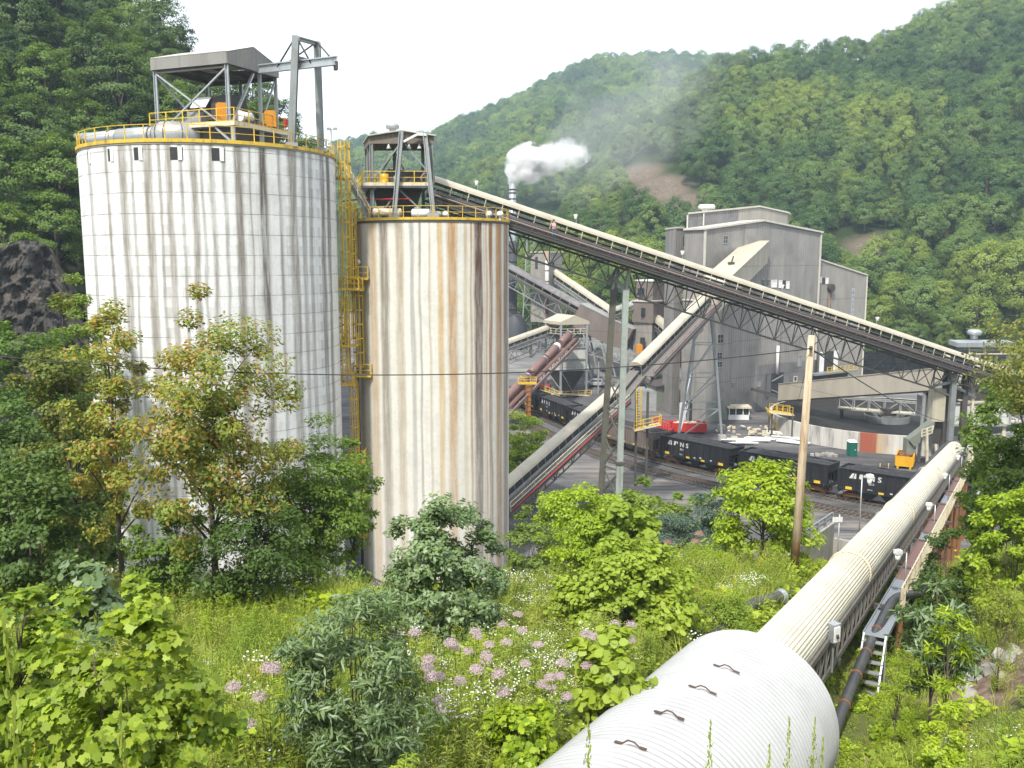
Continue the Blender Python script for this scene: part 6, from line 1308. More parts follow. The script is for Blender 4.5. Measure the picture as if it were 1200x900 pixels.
mb = MB(); mb.box(q + V((.9, 1, .9)), (1.2, 1, 1.6)); t.part('cabinet', mb, M['cream'])
# white gabled shed behind the pickup
A = G(686, 455) ; t = Thing('gabled_shed', 'small white gabled shed with dark openings behind the silver pickup', 'shed', A); A = P(687, 447, 196); A.z = gz(A.x, A.y); B = A + V((4.6, -.6, 0)); bk = V((1.5, 6, 0)); hz = 3.4
mb = MB(); mb.prism([A, B, B + V((0, 0, hz)), (A + B) / 2 + V((0, 0, hz + 1.4)), A + V((0, 0, hz))], bk); t.part('walls', mb, M['white'])
mb = MB(); 
for p_, q_ in ((A + V((-.3, -.2, hz - .02)), (A + B) / 2 + V((0, -.2, hz + 1.45))), ((A + B) / 2 + V((.01, -.2, hz + 1.45)), B + V((.3, -.2, hz - .02)))): mb.hexa([p_, q_, q_ + bk, p_ + bk] + [x + V((0, 0, .15)) for x in (p_, q_, q_ + bk, p_ + bk)])
t.part('roof', mb, M['galv'])
for x in (.5, 1.6): mb = MB(); mb.box(B + bk * (.15 + x * .25) + V((.03, 0, 1.6)), (.1, 1.1, 2.0), -.24); t.part('opening', mb, M['black'])
# vehicles
def vehicle(name, label, c, rz, m_, pickup=True, sc_=1.0):
    T_ = Thing(name, label, 'truck' if pickup else 'car', c); T_.o.rotation_euler = (0, 0, rz); T_.o.scale = (sc_,) * 3; T_.loc = V((0, 0, 0))
    L_ = 5.4 if pickup else 4.6; h = L_ / 2; mb = MB(); mb.prism([(-h, -.92, .45), (h, -.92, .45), (h, -.92, .95), (h - .1, -.92, 1.08), (-h + .1, -.92, 1.1), (-h, -.92, .95)], (0, 1.84, 0)); T_.part('body', mb, m_)
    x0, x1 = (-.9, 1.2) if pickup else (-1.7, 1.1); mb = MB(); mb.hexa([(x0 - .25, -.86, 1.09), (x1 + .55, -.86, 1.09), (x1 + .55, .86, 1.09), (x0 - .25, .86, 1.09), (x0, -.7, 1.72), (x1, -.7, 1.72), (x1, .7, 1.72), (x0, .7, 1.72)]); cb = T_.part('cab', mb, m_)
    for y in (-1, 1): mb = MB(); mb.hexa([(x0 - .05, y * .84, 1.15), (x1 + .3, y * .84, 1.15), (x1 + .3, y * .87, 1.15), (x0 - .05, y * .87, 1.15), (x0 + .1, y * .72, 1.62), (x1 - .05, y * .72, 1.62), (x1 - .05, y * .75, 1.62), (x0 + .1, y * .75, 1.62)]); T_.part('side_window', mb, M['glass'], cb)
    mb = MB(); mb.hexa([(x1 + .5, -.75, 1.14), (x1 + .56, -.75, 1.14), (x1 + .56, .75, 1.14), (x1 + .5, .75, 1.14), (x1 + .08, -.62, 1.66), (x1 + .14, -.62, 1.66), (x1 + .14, .62, 1.66), (x1 + .08, .62, 1.66)]); T_.part('windscreen', mb, M['glass'], cb)
    if pickup: mb = MB(); mb.box((-h + .85, 0, 1.115), (1.3, 1.5, .02)); T_.part('load_bed', mb, M['dark'])
    for x in (-h + 1.0, h - .95):
        for y in (-.82, .82):
            mb = MB(); mb.tube([(x, y - .12, .38), (x, y + .12, .38)], .38, 18); wl = T_.part('wheel', mb, M['black']); mb = MB(); mb.tube([(x, y - .13, .38), (x, y + .13, .38)], .2, 12); T_.part('rim', mb, M['galv'], wl)
    for x, m2_ in ((h, M['white']), (-h, M['red'])):
        for y in (-.7, .7): mb = MB(); mb.box((x, y, .85), (.06, .3, .2)); T_.part('headlight' if x > 0 else 'tail_light', mb, m2_)
    return T_
k = NT('silver_paint'); M['silver'] = k.done((.55, .56, .58), .3, .4); k = NT('crimson_paint'); M['crimson'] = k.done((.42, .03, .06), .35, 0)
c = G(696, 463.5); c.z = gz(c.x, c.y); c = P(700, 461, 187); c.z = gz(c.x, c.y); vehicle('pickup_truck', 'silver pickup truck parked right of the loadout tower', c, R(172), M['silver'])
c = P(632, 456, 186); c.z = gz(c.x, c.y); vehicle('parked_car', 'crimson car parked left of the loadout tower behind the brown tube conveyor', c, R(170), M['crimson'], False, 1.0)
# white scrap heap of pipes and sheets
rr = random.Random(8); ctr = G(880, 514)
for i, (u, v, L_, a_) in enumerate(((868, 517, 5.5, -.1), (873, 521, 5.2, -.2), (883, 519, 6.0, .05), (890, 516, 5, -.3), (921, 515, 6.5, -.55), (930, 520, 6.0, -.6), (912, 509, 5.0, -.7))):
    q = G(u, v); mb = MB()
    for j in range(3): mb.box(q + V((rr.uniform(-.5, .5), rr.uniform(-.5, .5), .12 + j * .14)), (L_ * rr.uniform(.7, 1), .55, .12), a_ + rr.uniform(-.12, .12))
    single('scrap_panel', mb, M['white'], ['white scrap panels lying nearest the hopper cars, leftmost of the heap', 'white scrap panels at the front of the heap by the hopper cars', 'white scrap panels in the middle of the front row of the heap', 'white scrap panels at the back of the front row of the heap', 'white scrap panels leaning along the tank wall behind the utility pole', 'white scrap panels nearest the tank wall right of the utility pole', 'white scrap panels under the yellow railed platform'][i], 'scrap', q, 'white scrap panels heaped by the tank')
mb = MB()
for i in range(40): q = G(880 + rr.gauss(8, 18), 507 + rr.gauss(0, 3)); mb.box(q + V((0, 0, rr.uniform(.1, .5))), (rr.uniform(.2, 1.2), rr.uniform(.15, .5), rr.uniform(.1, .5)), rr.uniform(0, 3))
tag(mb.build('scrap_litter', M['cream']), 'loose pale scrap litter on the yard beside the round tank', 'scrap', None, 'stuff')
mb = MB()
for i in range(22): q = G(972 + rr.gauss(0, 7), 534 + rr.gauss(0, 1)); mb.box(q + V((0, 0, .15)), (rr.uniform(.2, .7), rr.uniform(.2, .5), rr.uniform(.2, .5)), rr.uniform(0, 3))
tag(mb.build('rubble', M['concrete']), 'small pale rubble along the foot of the tank wall', 'rubble', None, 'stuff')
for i, (u, lab) in enumerate(((1031, 'left thin yellow marker post on the yard before the yellow dumpster'), (1041, 'right thin yellow marker post on the yard before the yellow dumpster'))): q = G(u, 552); mb = MB(); mb.tube([q, q + V((0, 0, 1.1))], .06, 6); mb.box(q + V((0, 0, .03)), (.35, .35, .06)); single('marker_post', mb, M['yellow'], lab, 'post', q)
# ------------------------------------------------------------------ culvert pipe and the covered conveyor
def AXC(s, side=-0.22, z=0.24):                    # along the culvert's axis, sideways (+ is right), up
    n = V((TD.y, -TD.x, 0)).normalized(); q = T0 + TD * s; return V((q.x, q.y, q.z)) + n * side + V((0, 0, z))
CR = 2.24
t = Thing('culvert_pipe', 'huge white corrugated steel culvert pipe that swallows the covered conveyor', 'culvert', AXC(-4, 0, .24 - CR))
n_ = V((TD.y, -TD.x, 0)).normalized(); uu_ = n_.cross(TD); uu_ = uu_ if uu_.z > 0 else -uu_
mb = MB(); vs_ = []; fs = []; K = 96; prof = []
s = -15.0; pw = .2
while s < -.02: prof += [(s, 0), (s + pw * .3, .045), (s + pw * .5, .065), (s + pw * .7, .045)]; s += pw
prof += [(0, .03), (.02, .0), (.02, -.10), (-.5, -.10)]
for i, (s, dr) in enumerate(prof):
    for j in range(K): a_ = 2 * math.pi * j / K; vs_.append(AXC(s) + n_ * ((CR + dr) * math.cos(a_)) + uu_ * ((CR + dr) * math.sin(a_)))
for i in range(len(prof) - 1):
    for j in range(K): j2 = (j + 1) % K; fs.append((i * K + j, i * K + j2, (i + 1) * K + j2, (i + 1) * K + j))
mb.add(vs_, fs, 0, True); mb.add([AXC(-14.9) + n_ * (2.2 * math.cos(2 * math.pi * j / 24)) + uu_ * (2.2 * math.sin(2 * math.pi * j / 24)) for j in range(24)], [tuple(range(24))])
k = NT('culvert_white'); p = k.pos(); n1 = k.noise(p, .8, 6, .65); n2 = k.noise(p, 5, 4)
c = k.mix(k.mapr(n1, .45, .75, 0, .6), (.385, .39, .39), (.29, .29, .285)); c = k.mix(k.mapr(n2, .5, .8, 0, .2), c, (.25, .24, .22)); dt = k.n('VectorMath', operation='DOT_PRODUCT'); k.l(p, dt.inputs[0]); dt.inputs[1].default_value = tuple(TD); fr = k.math('FRACT', k.math('ADD', k.math('DIVIDE', k.math('SUBTRACT', dt.outputs['Value'], AXC(-15.0).dot(TD)), .2), 40.0)); vl = k.mapr(k.math('ABSOLUTE', k.math('SUBTRACT', fr, .5)), .3, .5); c = k.mix(k.math('MULTIPLY', vl, k.mapr(n1, .3, .6, .35, .8)), c, (.17, .165, .155)); t.part('barrel', mb, k.done(c, .45, 0, .4))  # corrugation valleys darkened in the colour, as dirt and for rib contrast
# lifting lugs: bent bars
for i, (u, v) in enumerate(((850, 787), (822, 812), (783, 842), (738, 878))):
    # point of the barrel under this place
    a0_, y0_, z0_ = ray(u, v); o_ = V((0, 0, EYE)); dv = V((a0_, y0_, z0_)).normalized(); w_ = o_ - AXC(0); d_p = dv - TD * dv.dot(TD); w_p = w_ - TD * w_.dot(TD)
    A_, B_, C_ = d_p.dot(d_p), 2 * d_p.dot(w_p), w_p.dot(w_p) - CR * CR; tt = (-B_ - math.sqrt(max(B_ * B_ - 4 * A_ * C_, 0))) / (2 * A_); q = o_ + dv * tt; s_ = (q - AXC(0)).dot(TD); rad = (q - AXC(0) - TD * s_).normalized(); ta = rad.cross(TD)
    ta = -ta if ta.x < 0 else ta; pts = [q - ta * .24 + rad * .07, q - ta * .15 + rad * .07, q - ta * .04 + rad * .15, q + ta * .07 + rad * .145, q + ta * .18 + rad * .08, q + ta * .26 + rad * .07]
    mb = MB(); mb.tube(pts, .016, 8); mb.beam(pts[0] - ta * .05, pts[1], .07, .02, rad); mb.beam(pts[4], pts[5] + ta * .05, .07, .02, rad); t.part('lifting_lug', mb, M['lug'])
# hood of the covered conveyor: ridges run along it
def AX(s, side=0.0, z=0.0): return AXC(s + 3.9, side - .4, z)
HW, HB = .80, 0.75
M['hood_cream'] = NT('hood_cream'); k = M['hood_cream']; p = k.pos(); n1 = k.noise(p, .5, 6, .65); n2 = k.noise(p, 5, 4)
c = k.mix(k.mapr(n1, .42, .7, 0, .6), (.60, .565, .465), (.47, .43, .34)); c = k.mix(k.mapr(n2, .5, .78, 0, .3), c, (.36, .31, .23)); M['hood_cream'] = k.done(c, .5, 0, .35)
TL_ = 48.0; t = Thing('covered_conveyor', 'cream ribbed tube hooded conveyor running from the white culvert down to the transfer tower', 'conveyor', AX(20, 0, -1))
ridge = []; NR = 25; 
for i in range(NR * 4 + 1):
    a_ = math.pi * (-.12 + 1.24 * i / (NR * 4)); r_ = HW + (.035 if i % 4 in (1, 2) else 0.0); ridge.append((r_ * math.cos(a_), r_ * math.sin(a_) + HB))
cuts = [-5.5, 4.0, 10.5, 18, 26, 35, 44, 54, 65, 77, 89.5]
for s0_, s1_ in zip(cuts, cuts[1:]):
    mb = MB(); m_ = len(ridge)
    vs_ = [AX(s0_, x, z) for x, z in ridge] + [AX(s1_ - .02, x, z) for x, z in ridge]; mb.add(vs_, [(j, j + 1, m_ + j + 1, m_ + j) for j in range(m_ - 1)], 0, False); t.part('hood', mb, M['hood_cream'])
for s_ in (13.5, 32, 56):
    pts = [AX(s_, (HW + .07) * math.cos(math.pi * (-.3 + 1.6 * j / 16)), (HW + .07) * math.sin(math.pi * (-.3 + 1.6 * j / 16)) + HB) for j in range(17)]; mb = MB(); mb.tube(pts, .055, 6); t.part('hoop', mb, M['cream'])
mb = MB(); mb.tube([AX(89.5, 0, HB - .1), AX(90.3, 0, HB - .1), AX(91, .1, HB - .4)], [.85, .78, .5], 16); t.part('end_cap', mb, M['machine'])
mb = MB(); mb.beam(AX(-5, 0, .35), AX(89, 0, .35), 1.2, .08); mb.beam(AX(-5, 0, -.25), AX(89, 0, -.25), 1.1, .06); t.part('belt', mb, M['black'])
mb = MB()
for x in (-.85, .85):
    mb.beam(AX(-5, x, .38), AX(89, x, .38), .1, .2); mb.beam(AX(-5, x, -.75), AX(89, x, -.75), .1, .2)
    for i in range(84): s_ = -.8 + i * 1.07; mb.beam(AX(s_, x, .35), AX(s_, x, -.7), .08); mb.beam(AX(s_, x, -.7), AX(s_ + 1.07, x, .3), .05)
for i in range(42): s_ = -.8 + i * 2.14; mb.beam(AX(s_, -.85, -.75), AX(s_, .85, -.75), .1)
t.part('truss', mb, M['truss'])
for s_ in (6, 15, 24, 33, 42, 51, 60, 69, 76):
    for x in ((-1.0,) if s_ == 6 else (-1.0, 1.9)):
        q = AX(s_, x, -.85); g_ = gz(q.x, q.y)
        if q.z - g_ > .4: mb = MB(); mb.beam(V((q.x, q.y, g_ - .4)), q, .3); t.part('post', mb, M['rust'])
    mb = MB(); mb.beam(AX(s_, -1.1, -.95), AX(s_, 2.5 if s_ > 8 else .95, -.95), .22, .2); t.part('crossbeam', mb, M['darksteel'])
# walkway on the right
t = Thing('conveyor_walkway', 'grating walkway with cream handrail along the right side of the covered conveyor', 'walkway', AX(8, 1.7, -1.2)); W0, W1 = 1.12, 1.98
M['grating'] = NT('grating'); k = M['grating']; p = k.coord('Object'); sx = k.n('SeparateXYZ'); k.l(p, sx.inputs[0]); g1_ = k.math('FRACT', k.math('MULTIPLY', k.math('ADD', k.math('MULTIPLY', sx.outputs[0], .53), k.math('MULTIPLY', sx.outputs[1], .85)), 9.0)); c = k.mix(k.math('LESS_THAN', g1_, .4), (.33, .36, .41), (.16, .17, .19)); M['grating'] = k.done(c, .5, .2)
for s0_, s1_, m_ in ((10.2, 14.4, M['grating']), (14.6, 21, M['grating']), (21.05, 33, M['maroon']), (33.05, 36, M['grating']), (36.05, 52, M['maroon']), (52.05, 57, M['grating']), (57.05, 88, M['maroon'])):
    mb = MB(); a_, b_ = AX(s0_, (W0 + W1) / 2, -.95), AX(s1_, (W0 + W1) / 2, -.95); mb.beam(a_, b_, W1 - W0, .06); 
    for x in (W0, W1): mb.beam(AX(s0_, x, -.95), AX(s1_, x, -.95), .05, .2)
    t.part('walkway_deck', mb, m_)
mb = MB(); mb.beam(AX(14.38, 1.55, -.91), AX(14.62, 1.55, -.91), .8, .05); mb.box(AX(14.5, 1.5, -.86), (.7, .45, .08), .6); t.part('rubber_mat', mb, M['black'])
s_ = 14.8
while s_ < 87.5: mb = MB(); mb.beam(AX(s_, W1 + .03, -1.0), AX(s_, W1 + .03, .12), .13, .075); t.part('rail_post', mb, M['cream']); s_ += .92
mb = MB()
for z in (.12, -.35): mb.beam(AX(14.8, W1 + .03, z), AX(87.5, W1 + .03, z), .06, .06 if z > 0 else .04)
mb.beam(AX(14.8, W1 + .07, -.9), AX(87.5, W1 + .07, -.9), .02, .07); t.part('handrail', mb, M['cream'])
# step ladder at the near end
t = Thing('step_ladder', 'grey open step ladder leading up to the near end of the grating walkway', 'steps', AX(9, 1.7, -2.8))
for x in (W0 + .03, W1 - .03): mb = MB(); mb.beam(AX(8.4, x, -2.9), AX(10.2, x, -.92), .06, .16); mb.beam(AX(10.25, x, -3.0), AX(10.25, x, -1.05), .06); t.part('stringer', mb, M['galv'])
for i in range(6): mb = MB(); mb.beam(AX(8.5 + i * .3, W0, -2.75 + i * .32), AX(8.5 + i * .3, W1, -2.75 + i * .32), .24, .05); t.part('tread', mb, M['galv'])
# lamps on posts beside the walkway
def lamp_post(label, s_, x, zb, h, group, flip=-1, loc=None):
    base = loc or AX(s_, x, zb); T_ = Thing('walkway_lamp', label, 'lamp', base, group); tpz = base + V((0, 0, h)); mb = MB(); mb.tube([base, tpz], .032, 8); arm = tpz + V((flip * .42, -.05, .03)); mb.tube([tpz, arm], .028, 6); T_.part('pole', mb, M['galv'])
    mb = MB(); mb.box(arm + V((0, 0, .02)), (.3, .26, .18), .3); mb.box(arm + V((0, 0, -.1)), (.24, .22, .07), .3); hd = T_.part('housing', mb, M['white'])
    mb = MB(); mb.lathe([(.11, -.14), (.13, -.18), (.11, -.34), (.07, -.38), (.01, -.38)], arm, 14); T_.part('lens', mb, M['lens'], hd); return T_
M['lens'] = NT('lamp_lens').done((.72, .74, .73), .25, 0, .5)
grp = 'white lamps on posts along the covered conveyor'
lamp_post('white post lamp nearest the step ladder, beside the walkway of the covered conveyor', 17.4, W0 + .75, -.9, 2.1, grp)
lamp_post('white post lamp by the cream hoop of the covered conveyor', 34.8, W0 + .7, -.9, 2.1, grp)
lamp_post('white post lamp half way along the covered conveyor walkway', 54.2, W0 + .4, -.9, 2.1, grp)
lamp_post('white post lamp near the far end of the covered conveyor walkway', 73.4, W0 + .4, -.9, 2.1, grp)
lamp_post('white post lamp at the tower end of the covered conveyor walkway', 85, W0 + .3, -.9, 2.1, grp)
lamp_post('small white lamp where the cream handrail meets the transfer tower', 87.0, 1.9, -.9, 2.3, grp)
q = P(1006, 638, 46); lamp_post('white post lamp left of the covered conveyor above the concrete wall', 0, 0, 0, q.z + 0 - gz(q.x, q.y) + 2.9 if False else 3.4, grp, .9, V((q.x, q.y, P(1006, 632, 46).z)))
q = P(1006, 640, 46)
# junction box on the hood side
c = AX(4.0, .98, .7); t = Thing('junction_box', 'grey electrical switch box on a bracket beside the hood near the culvert', 'switch box', c - V((0, 0, 1))); mb = MB(); mb.box(c, (.34, .3, .62), .55); t.part('case', mb, M['galv']); mb = MB(); mb.box(c + V((.05, -.17, -.02)), (.26, .05, .5), .55); t.part('cover', mb, M['white']); mb = MB(); mb.tube([c + V((.05, -.2, .0)), c + V((.06, -.26, -.12))], .05, 8); t.part('switch_handle', mb, M['black']); mb = MB(); mb.beam(c - V((0, 0, 1.4)), c - V((0, 0, .3)), .06); t.part('bracket', mb, M['steel'])
# black pipes: one left of the hood, one right in front of the steps
pl_ = [AX(-5.5, -1.9, .0), AX(.0, -2.1, .55), AX(3, -2.0, .95), AX(6, -1.65, .85), AX(9.5, -1.2, .5), AX(14, -1.12, .3), AX(26, -1.1, .3), AX(40, -1.1, .4), AX(58, -1.15, .5), AX(74, -1.2, .6), AX(84, -1.2, .8), AX(90, -.8, 1.2), AX(93, .1, 1.3)]
def smooth(pts, n=8):
    q = [pts[0]] + pts + [pts[-1]]; o = []
    for i in range(len(pts) - 1):
        a_, b_, c_, d_ = q[i:i + 4]
        for j in range(n): t_ = j / n; o.append(.5 * (2 * b_ + (c_ - a_) * t_ + (2 * a_ - 5 * b_ + 4 * c_ - d_) * t_ ** 2 + (3 * b_ - 3 * c_ + d_ - a_) * t_ ** 3))
    return o + [pts[-1]]
t = Thing('slurry_pipe', 'thick black pipe along the left side of the covered conveyor hood', 'pipe', AX(0, -1.9, 0)); sm = smooth(pl_); mb = MB(); mb.tube(sm, .23, 14); t.part('pipe', mb, M['pipe'])
for i in (27, 52, 66): dd = (sm[i + 1] - sm[i]).normalized(); mb = MB(); mb.tube([sm[i] - dd * .05, sm[i] + dd * .05], .31, 14); mb.tube([sm[i] - dd * .25, sm[i] + dd * .25], .26, 14); t.part('flange', mb, M['galv'])
pr_ = [AX(1.2, 1.3, -2.75), AX(4.2, 1.3, -2.2), AX(6.9, 1.33, -1.75), AX(9.04, 1.4, -1.35), AX(11.57, 1.5, -.95), AX(15.2, 1.66, -.6), AX(17.5, 2.15, -.75), AX(20, 2.35, -1.15), AX(27, 2.35, -1.4)]
t = Thing('slurry_pipe', 'black pipe with rusty clamps running past the step ladder on the right', 'pipe', AX(0, 3, -2)); sm = smooth(pr_); mb = MB(); mb.tube(sm, .19, 14); t.part('pipe', mb, M['pipe'])
for i in (10, 17, 24, 31): dd = (sm[i + 1] - sm[i]).normalized(); mb = MB(); mb.tube([sm[i] - dd * .05, sm[i] + dd * .05], .215, 14); t.part('clamp', mb, M['rust'])
# ------------------------------------------------------------------ utility pole and wires
b_, tp_ = P(931, 652, 36), P(951, 393, 36); b_.z = min(b_.z, gz(b_.x, b_.y)) - .3; t = Thing('utility_pole', 'weathered wooden utility pole with rust brown foot leaning at the edge of the bank', 'utility pole', b_)
mb = MB(); mb.tube([b_, b_ + (tp_ - b_) * .5, tp_], [.185, .165, .135], 14); 
k = NT('pole_wood_tall'); n1 = k.noise(k.pos((4, 4, .35)), 1.5, 6, .7); n2 = k.noise(k.pos((1, 1, .6)), 1.2, 5, .65); sx = k.n('SeparateXYZ'); k.l(k.pos(), sx.inputs[0])
c = k.ramp(n1, [(.35, (.27, .19, .12)), (.5, (.47, .37, .26)), (.7, (.56, .47, .36))]); c = k.mix(k.mapr(n2, .52, .64, 0, .85), c, (.40, .20, .06)); c = k.mix(k.mapr(k.math('ADD', sx.outputs[2], k.math('MULTIPLY', n2, 2)), b_.z + 3.4, b_.z + 1.9), c, (.17, .075, .03)); k.bump(n1, .4, .03); t.part('shaft', mb, k.done(c, .85, 0, .15))
mb = MB(); mb.tube([tp_ - V((0, 0, .5)), tp_ - V((.1, .25, .5))], .05, 8); mb.tube([tp_ - V((.1, .3, .55)), tp_ - V((.1, .3, .4))], .07, 8); t.part('wire_bracket', mb, M['darksteel'])
def wire(name, label, a_, b2, sag, r_, n=28, cat='wire'):
    pts = []
    for i in range(n + 1): f_ = i / n; p_ = a_ + (b2 - a_) * f_; pts.append(p_ - V((0, 0, sag * 4 * f_ * (1 - f_))))
    mb = MB(); mb.tube(pts, r_, 5); return single(name, mb, M['black'], label, cat, a_)
hk = tp_ - V((.1, .3, .5))
wire('overhead_wire', 'thin black overhead wire sagging across the silos to the utility pole', P(-230, 391, 31), hk, 1.25, .022, 40)
wire('overhead_wire', 'black overhead wire dropping right from the utility pole to the transfer tower', hk, P(1110, 494, 107), .6, .03)
wire('guy_wire', 'thin guy wire dropping from the utility pole towards the round tank', hk, G(928, 497, 2.0), .2, .014, 10)
# ------------------------------------------------------------------ concrete wall with guard rail, sign post
A, B = P(925, 645, 57), P(985, 610, 66); A = P(918, 652, 55); B = P(975, 612, 66); t = Thing('retaining_wall', 'weathered grey concrete retaining wall with a rail on top, below the bank', 'wall', V((A.x, A.y, gz(A.x, A.y))))
mb = MB(); d = (B - A).normalized(); s_ = d.cross(V((0, 0, 1))); mb.hexa([A + s_ * .2 - V((0, 0, 5)), B + s_ * .2 - V((0, 0, 5)), B - s_ * .2 - V((0, 0, 5)), A - s_ * .2 - V((0, 0, 5)), A + s_ * .2, B + s_ * .2, B - s_ * .2, A - s_ * .2]); B2 = B + V((5.0, -2.0, 0)); mb.hexa([B + V((0, .2, -5)), B2 + V((0, .2, -5)), B2 + V((0, -.2, -5)), B + V((0, -.2, -5)), B + V((0, .2, -1.2)), B2 + V((0, .2, -1.6)), B2 + V((0, -.2, -1.6)), B + V((0, -.2, -1.2))]); t.part('wall', mb, M['concrete'])
mb = MB()
for i in range(7): q = A + (B - A) * (i / 6); mb.beam(q, q + V((0, 0, .75)), .16)
for z in (.4, .72): mb.beam(A + V((0, 0, z)), B + V((0, 0, z)), .1, .14)
t.part('guard_rail', mb, M['galv'])
A, B = P(788, 640, 52), P(800, 640, 53); mb = MB(); mb.box((A + B) / 2 + V((1.0, 0, .0)), (1.6, .2, 1.3), .1); mb.beam((A + B) / 2 + V((.4, 0, -3)), (A + B) / 2 + V((.4, 0, 0)), .12); mb.beam((A + B) / 2 + V((1.6, 0, -3)), (A + B) / 2 + V((1.6, 0, 0)), .12); single('concrete_barrier', mb, M['concrete'], 'grey concrete marker slab standing among the bushes left of the leafy tree', 'slab', (A + B) / 2)
A, B = P(836, 636, 54), P(850, 628, 58); mb = MB(); mb.beam(A, B, .35, .5); mb.beam(A - V((0, 0, 2.5)), A, .2); mb.beam(B - V((0, 0, 3)), B, .2); single('guard_rail', mb, M['galv'], 'short grey guard rail length beside the leafy tree on the bank', 'guard rail', A)
q = P(982, 622, 62); t = Thing('sign_post', 'small blank white sign on a thin post behind the concrete retaining wall', 'sign', V((q.x, q.y, q.z - 2.4))); q0 = P(982, 634, 62); q1x = P(984, 603, 62); mb = MB(); mb.tube([V((q1x.x, q1x.y, q0.z - 3)), q1x], .05, 6); t.part('post', mb, M['galv']); mb = MB(); mb.box(P(981.5, 609, 61.9), (.75, .04, .36), .1); t.part('plate', mb, M['white'])
# rocks at the culvert mouth and a fallen branch
rr = random.Random(21)
for i in range(26):
    s_ = rr.uniform(-4.0, .5); x = rr.uniform(2.6, 4.0); q = AXC(s_, x, 0) if i < 14 else BANK + V((rr.uniform(-1.8, 2.4), rr.uniform(-1.6, 1.6), 0)); g_ = gz(q.x, q.y); me = bpy.data.meshes.new('rock'); bm = bmesh.new(); bmesh.ops.create_icosphere(bm, subdivisions=2, radius=1); 
    for v in bm.verts: v.co *= 1 + rr.uniform(-.18, .18); v.co.z *= .6
    bm.to_mesh(me); bm.free(); me.materials.append(M['concrete']); o = bpy.data.objects.new('rock', me); col.objects.link(o); r_ = rr.uniform(.12, .36); o.scale = (r_ * 1.3, r_, r_); o.location = (q.x, q.y, g_ + r_ * .2); o.rotation_euler = (rr.uniform(0, 1), rr.uniform(0, 1), rr.uniform(0, 6)); tag(o, *(('grey brown rock on the bare earth at the right foot of the culvert mouth', 'rock', 'rocks at the culvert mouth') if i < 14 else ('reddish grey rock lying on the bare earth patch of the right bank', 'rock', 'rocks on the bare right bank')))
A, B = P(990, 838, 22), P(1045, 822, 22.8); A.z = gz(A.x, A.y) + .15; B.z = gz(B.x, B.y) + .4; mb = MB(); mb.tube([A, (A + B) / 2 + V((0, .2, .06)), B], [.05, .06, .03], 8); mb.tube([(A + B) / 2 + V((0, .2, .06)), B + V((-.2, .9, .1))], [.04, .015], 6); single('fallen_branch', mb, M['wood'], 'pale bare fallen branch on the ground right of the culvert mouth', 'branch', A)
# ------------------------------------------------------------------ foliage
L_ASH = leafmat('leaf_dark', (.032, .075, .014), (.12, .19, .03), trans=.38)
L_MID = leafmat('leaf_mid', (.06, .125, .016), (.20, .30, .035), trans=.42)
L_PALE = leafmat('leaf_pale', (.10, .17, .02), (.28, .36, .045), trans=.42)
L_BLUE = leafmat('leaf_bluegreen', (.035, .075, .04), (.10, .16, .085), trans=.3, gloss=.07)
L_LIME = leafmat('leaf_lime', (.14, .25, .012), (.46, .57, .03), trans=.45, objvar=.15)
L_AUT = leafmat('leaf_autumn', (.11, .17, .02), (.33, .41, .055), (.58, .19, .045), .55, trans=.42, objvar=.2)
L_DOG = leafmat('leaf_dogwood', (.055, .11, .03), (.20, .29, .08), trans=.34, objvar=.1, gloss=.06)
L_GRASS = leafmat('leaf_grass', (.19, .26, .025), (.50, .54, .09), trans=.45, objvar=.6)
L_WEED = leafmat('leaf_weed', (.12, .22, .015), (.42, .51, .05), trans=.42, objvar=.6)
L_DRY = leafmat('leaf_dry', (.16, .15, .05), (.30, .26, .10), trans=.4, objvar=.5)
L_PINK = leafmat('flower_pink', (.40, .29, .305), (.58, .465, .485), trans=.3, objvar=.2)
L_WHITE = leafmat('flower_white', (.72, .72, .68), (.85, .85, .8), trans=.25, objvar=.2)
L_GOLD = leafmat('flower_gold', (.42, .34, .04), (.60, .46, .05), trans=.3, objvar=.3)
L_TULIP = leafmat('leaf_tulip', (.06, .14, .012), (.38, .49, .035), (.30, .16, .05), .12, trans=.45, objvar=.05)
SHAPES = {
 'leaf': [(0, 0, 0), (.32, .24, .04), (.72, .2, .03), (1, 0, -.08), (.72, -.2, .03), (.32, -.24, .04)],
 'quad': [(0, 0, 0), (.45, .36, .06), (1, 0, -.05), (.45, -.36, .06)],
 'lobed': [(0, 0, 0), (.08, .36, .03), (.34, .30, .03), (.46, .52, -.02), (.74, .34, .0), (.92, .40, -.05), (.84, 0, .0), (.92, -.40, -.05), (.74, -.34, .0), (.46, -.52, -.02), (.34, -.30, .03), (.08, -.36, .03)],
 'round': [(0, 0, 0), (.18, .38, .03), (.55, .46, .03), (.85, .25, 0), (1, 0, -.08), (.85, -.25, 0), (.55, -.46, .03), (.18, -.38, .03)],
 'lance': [(0, 0, 0), (.3, .09, .05), (.7, .07, .02), (1, 0, -.12), (.7, -.07, .02), (.3, -.09, .05)],
}
def norm(a): return a / np.maximum(np.linalg.norm(a, axis=-1, keepdims=True), 1e-9)
def leaf_verts(pos, nrm, size, shape, rng, along=None):
    n = len(pos); nrm = norm(nrm); t = along if along is not None else rng.normal(size=(n, 3)); t = norm(t - nrm * (t * nrm).sum(1, keepdims=True)); b = np.cross(nrm, t)
    S = np.array(SHAPES[shape]); sz = (size * rng.uniform(.65, 1.25, n) if np.isscalar(size) else size)[:, None, None]
    v = pos[:, None] + sz * (t[:, None] * S[None, :, 0:1] + b[:, None] * S[None, :, 1:2] + nrm[:, None] * S[None, :, 2:3]); return v.reshape(-1, 3), len(S)
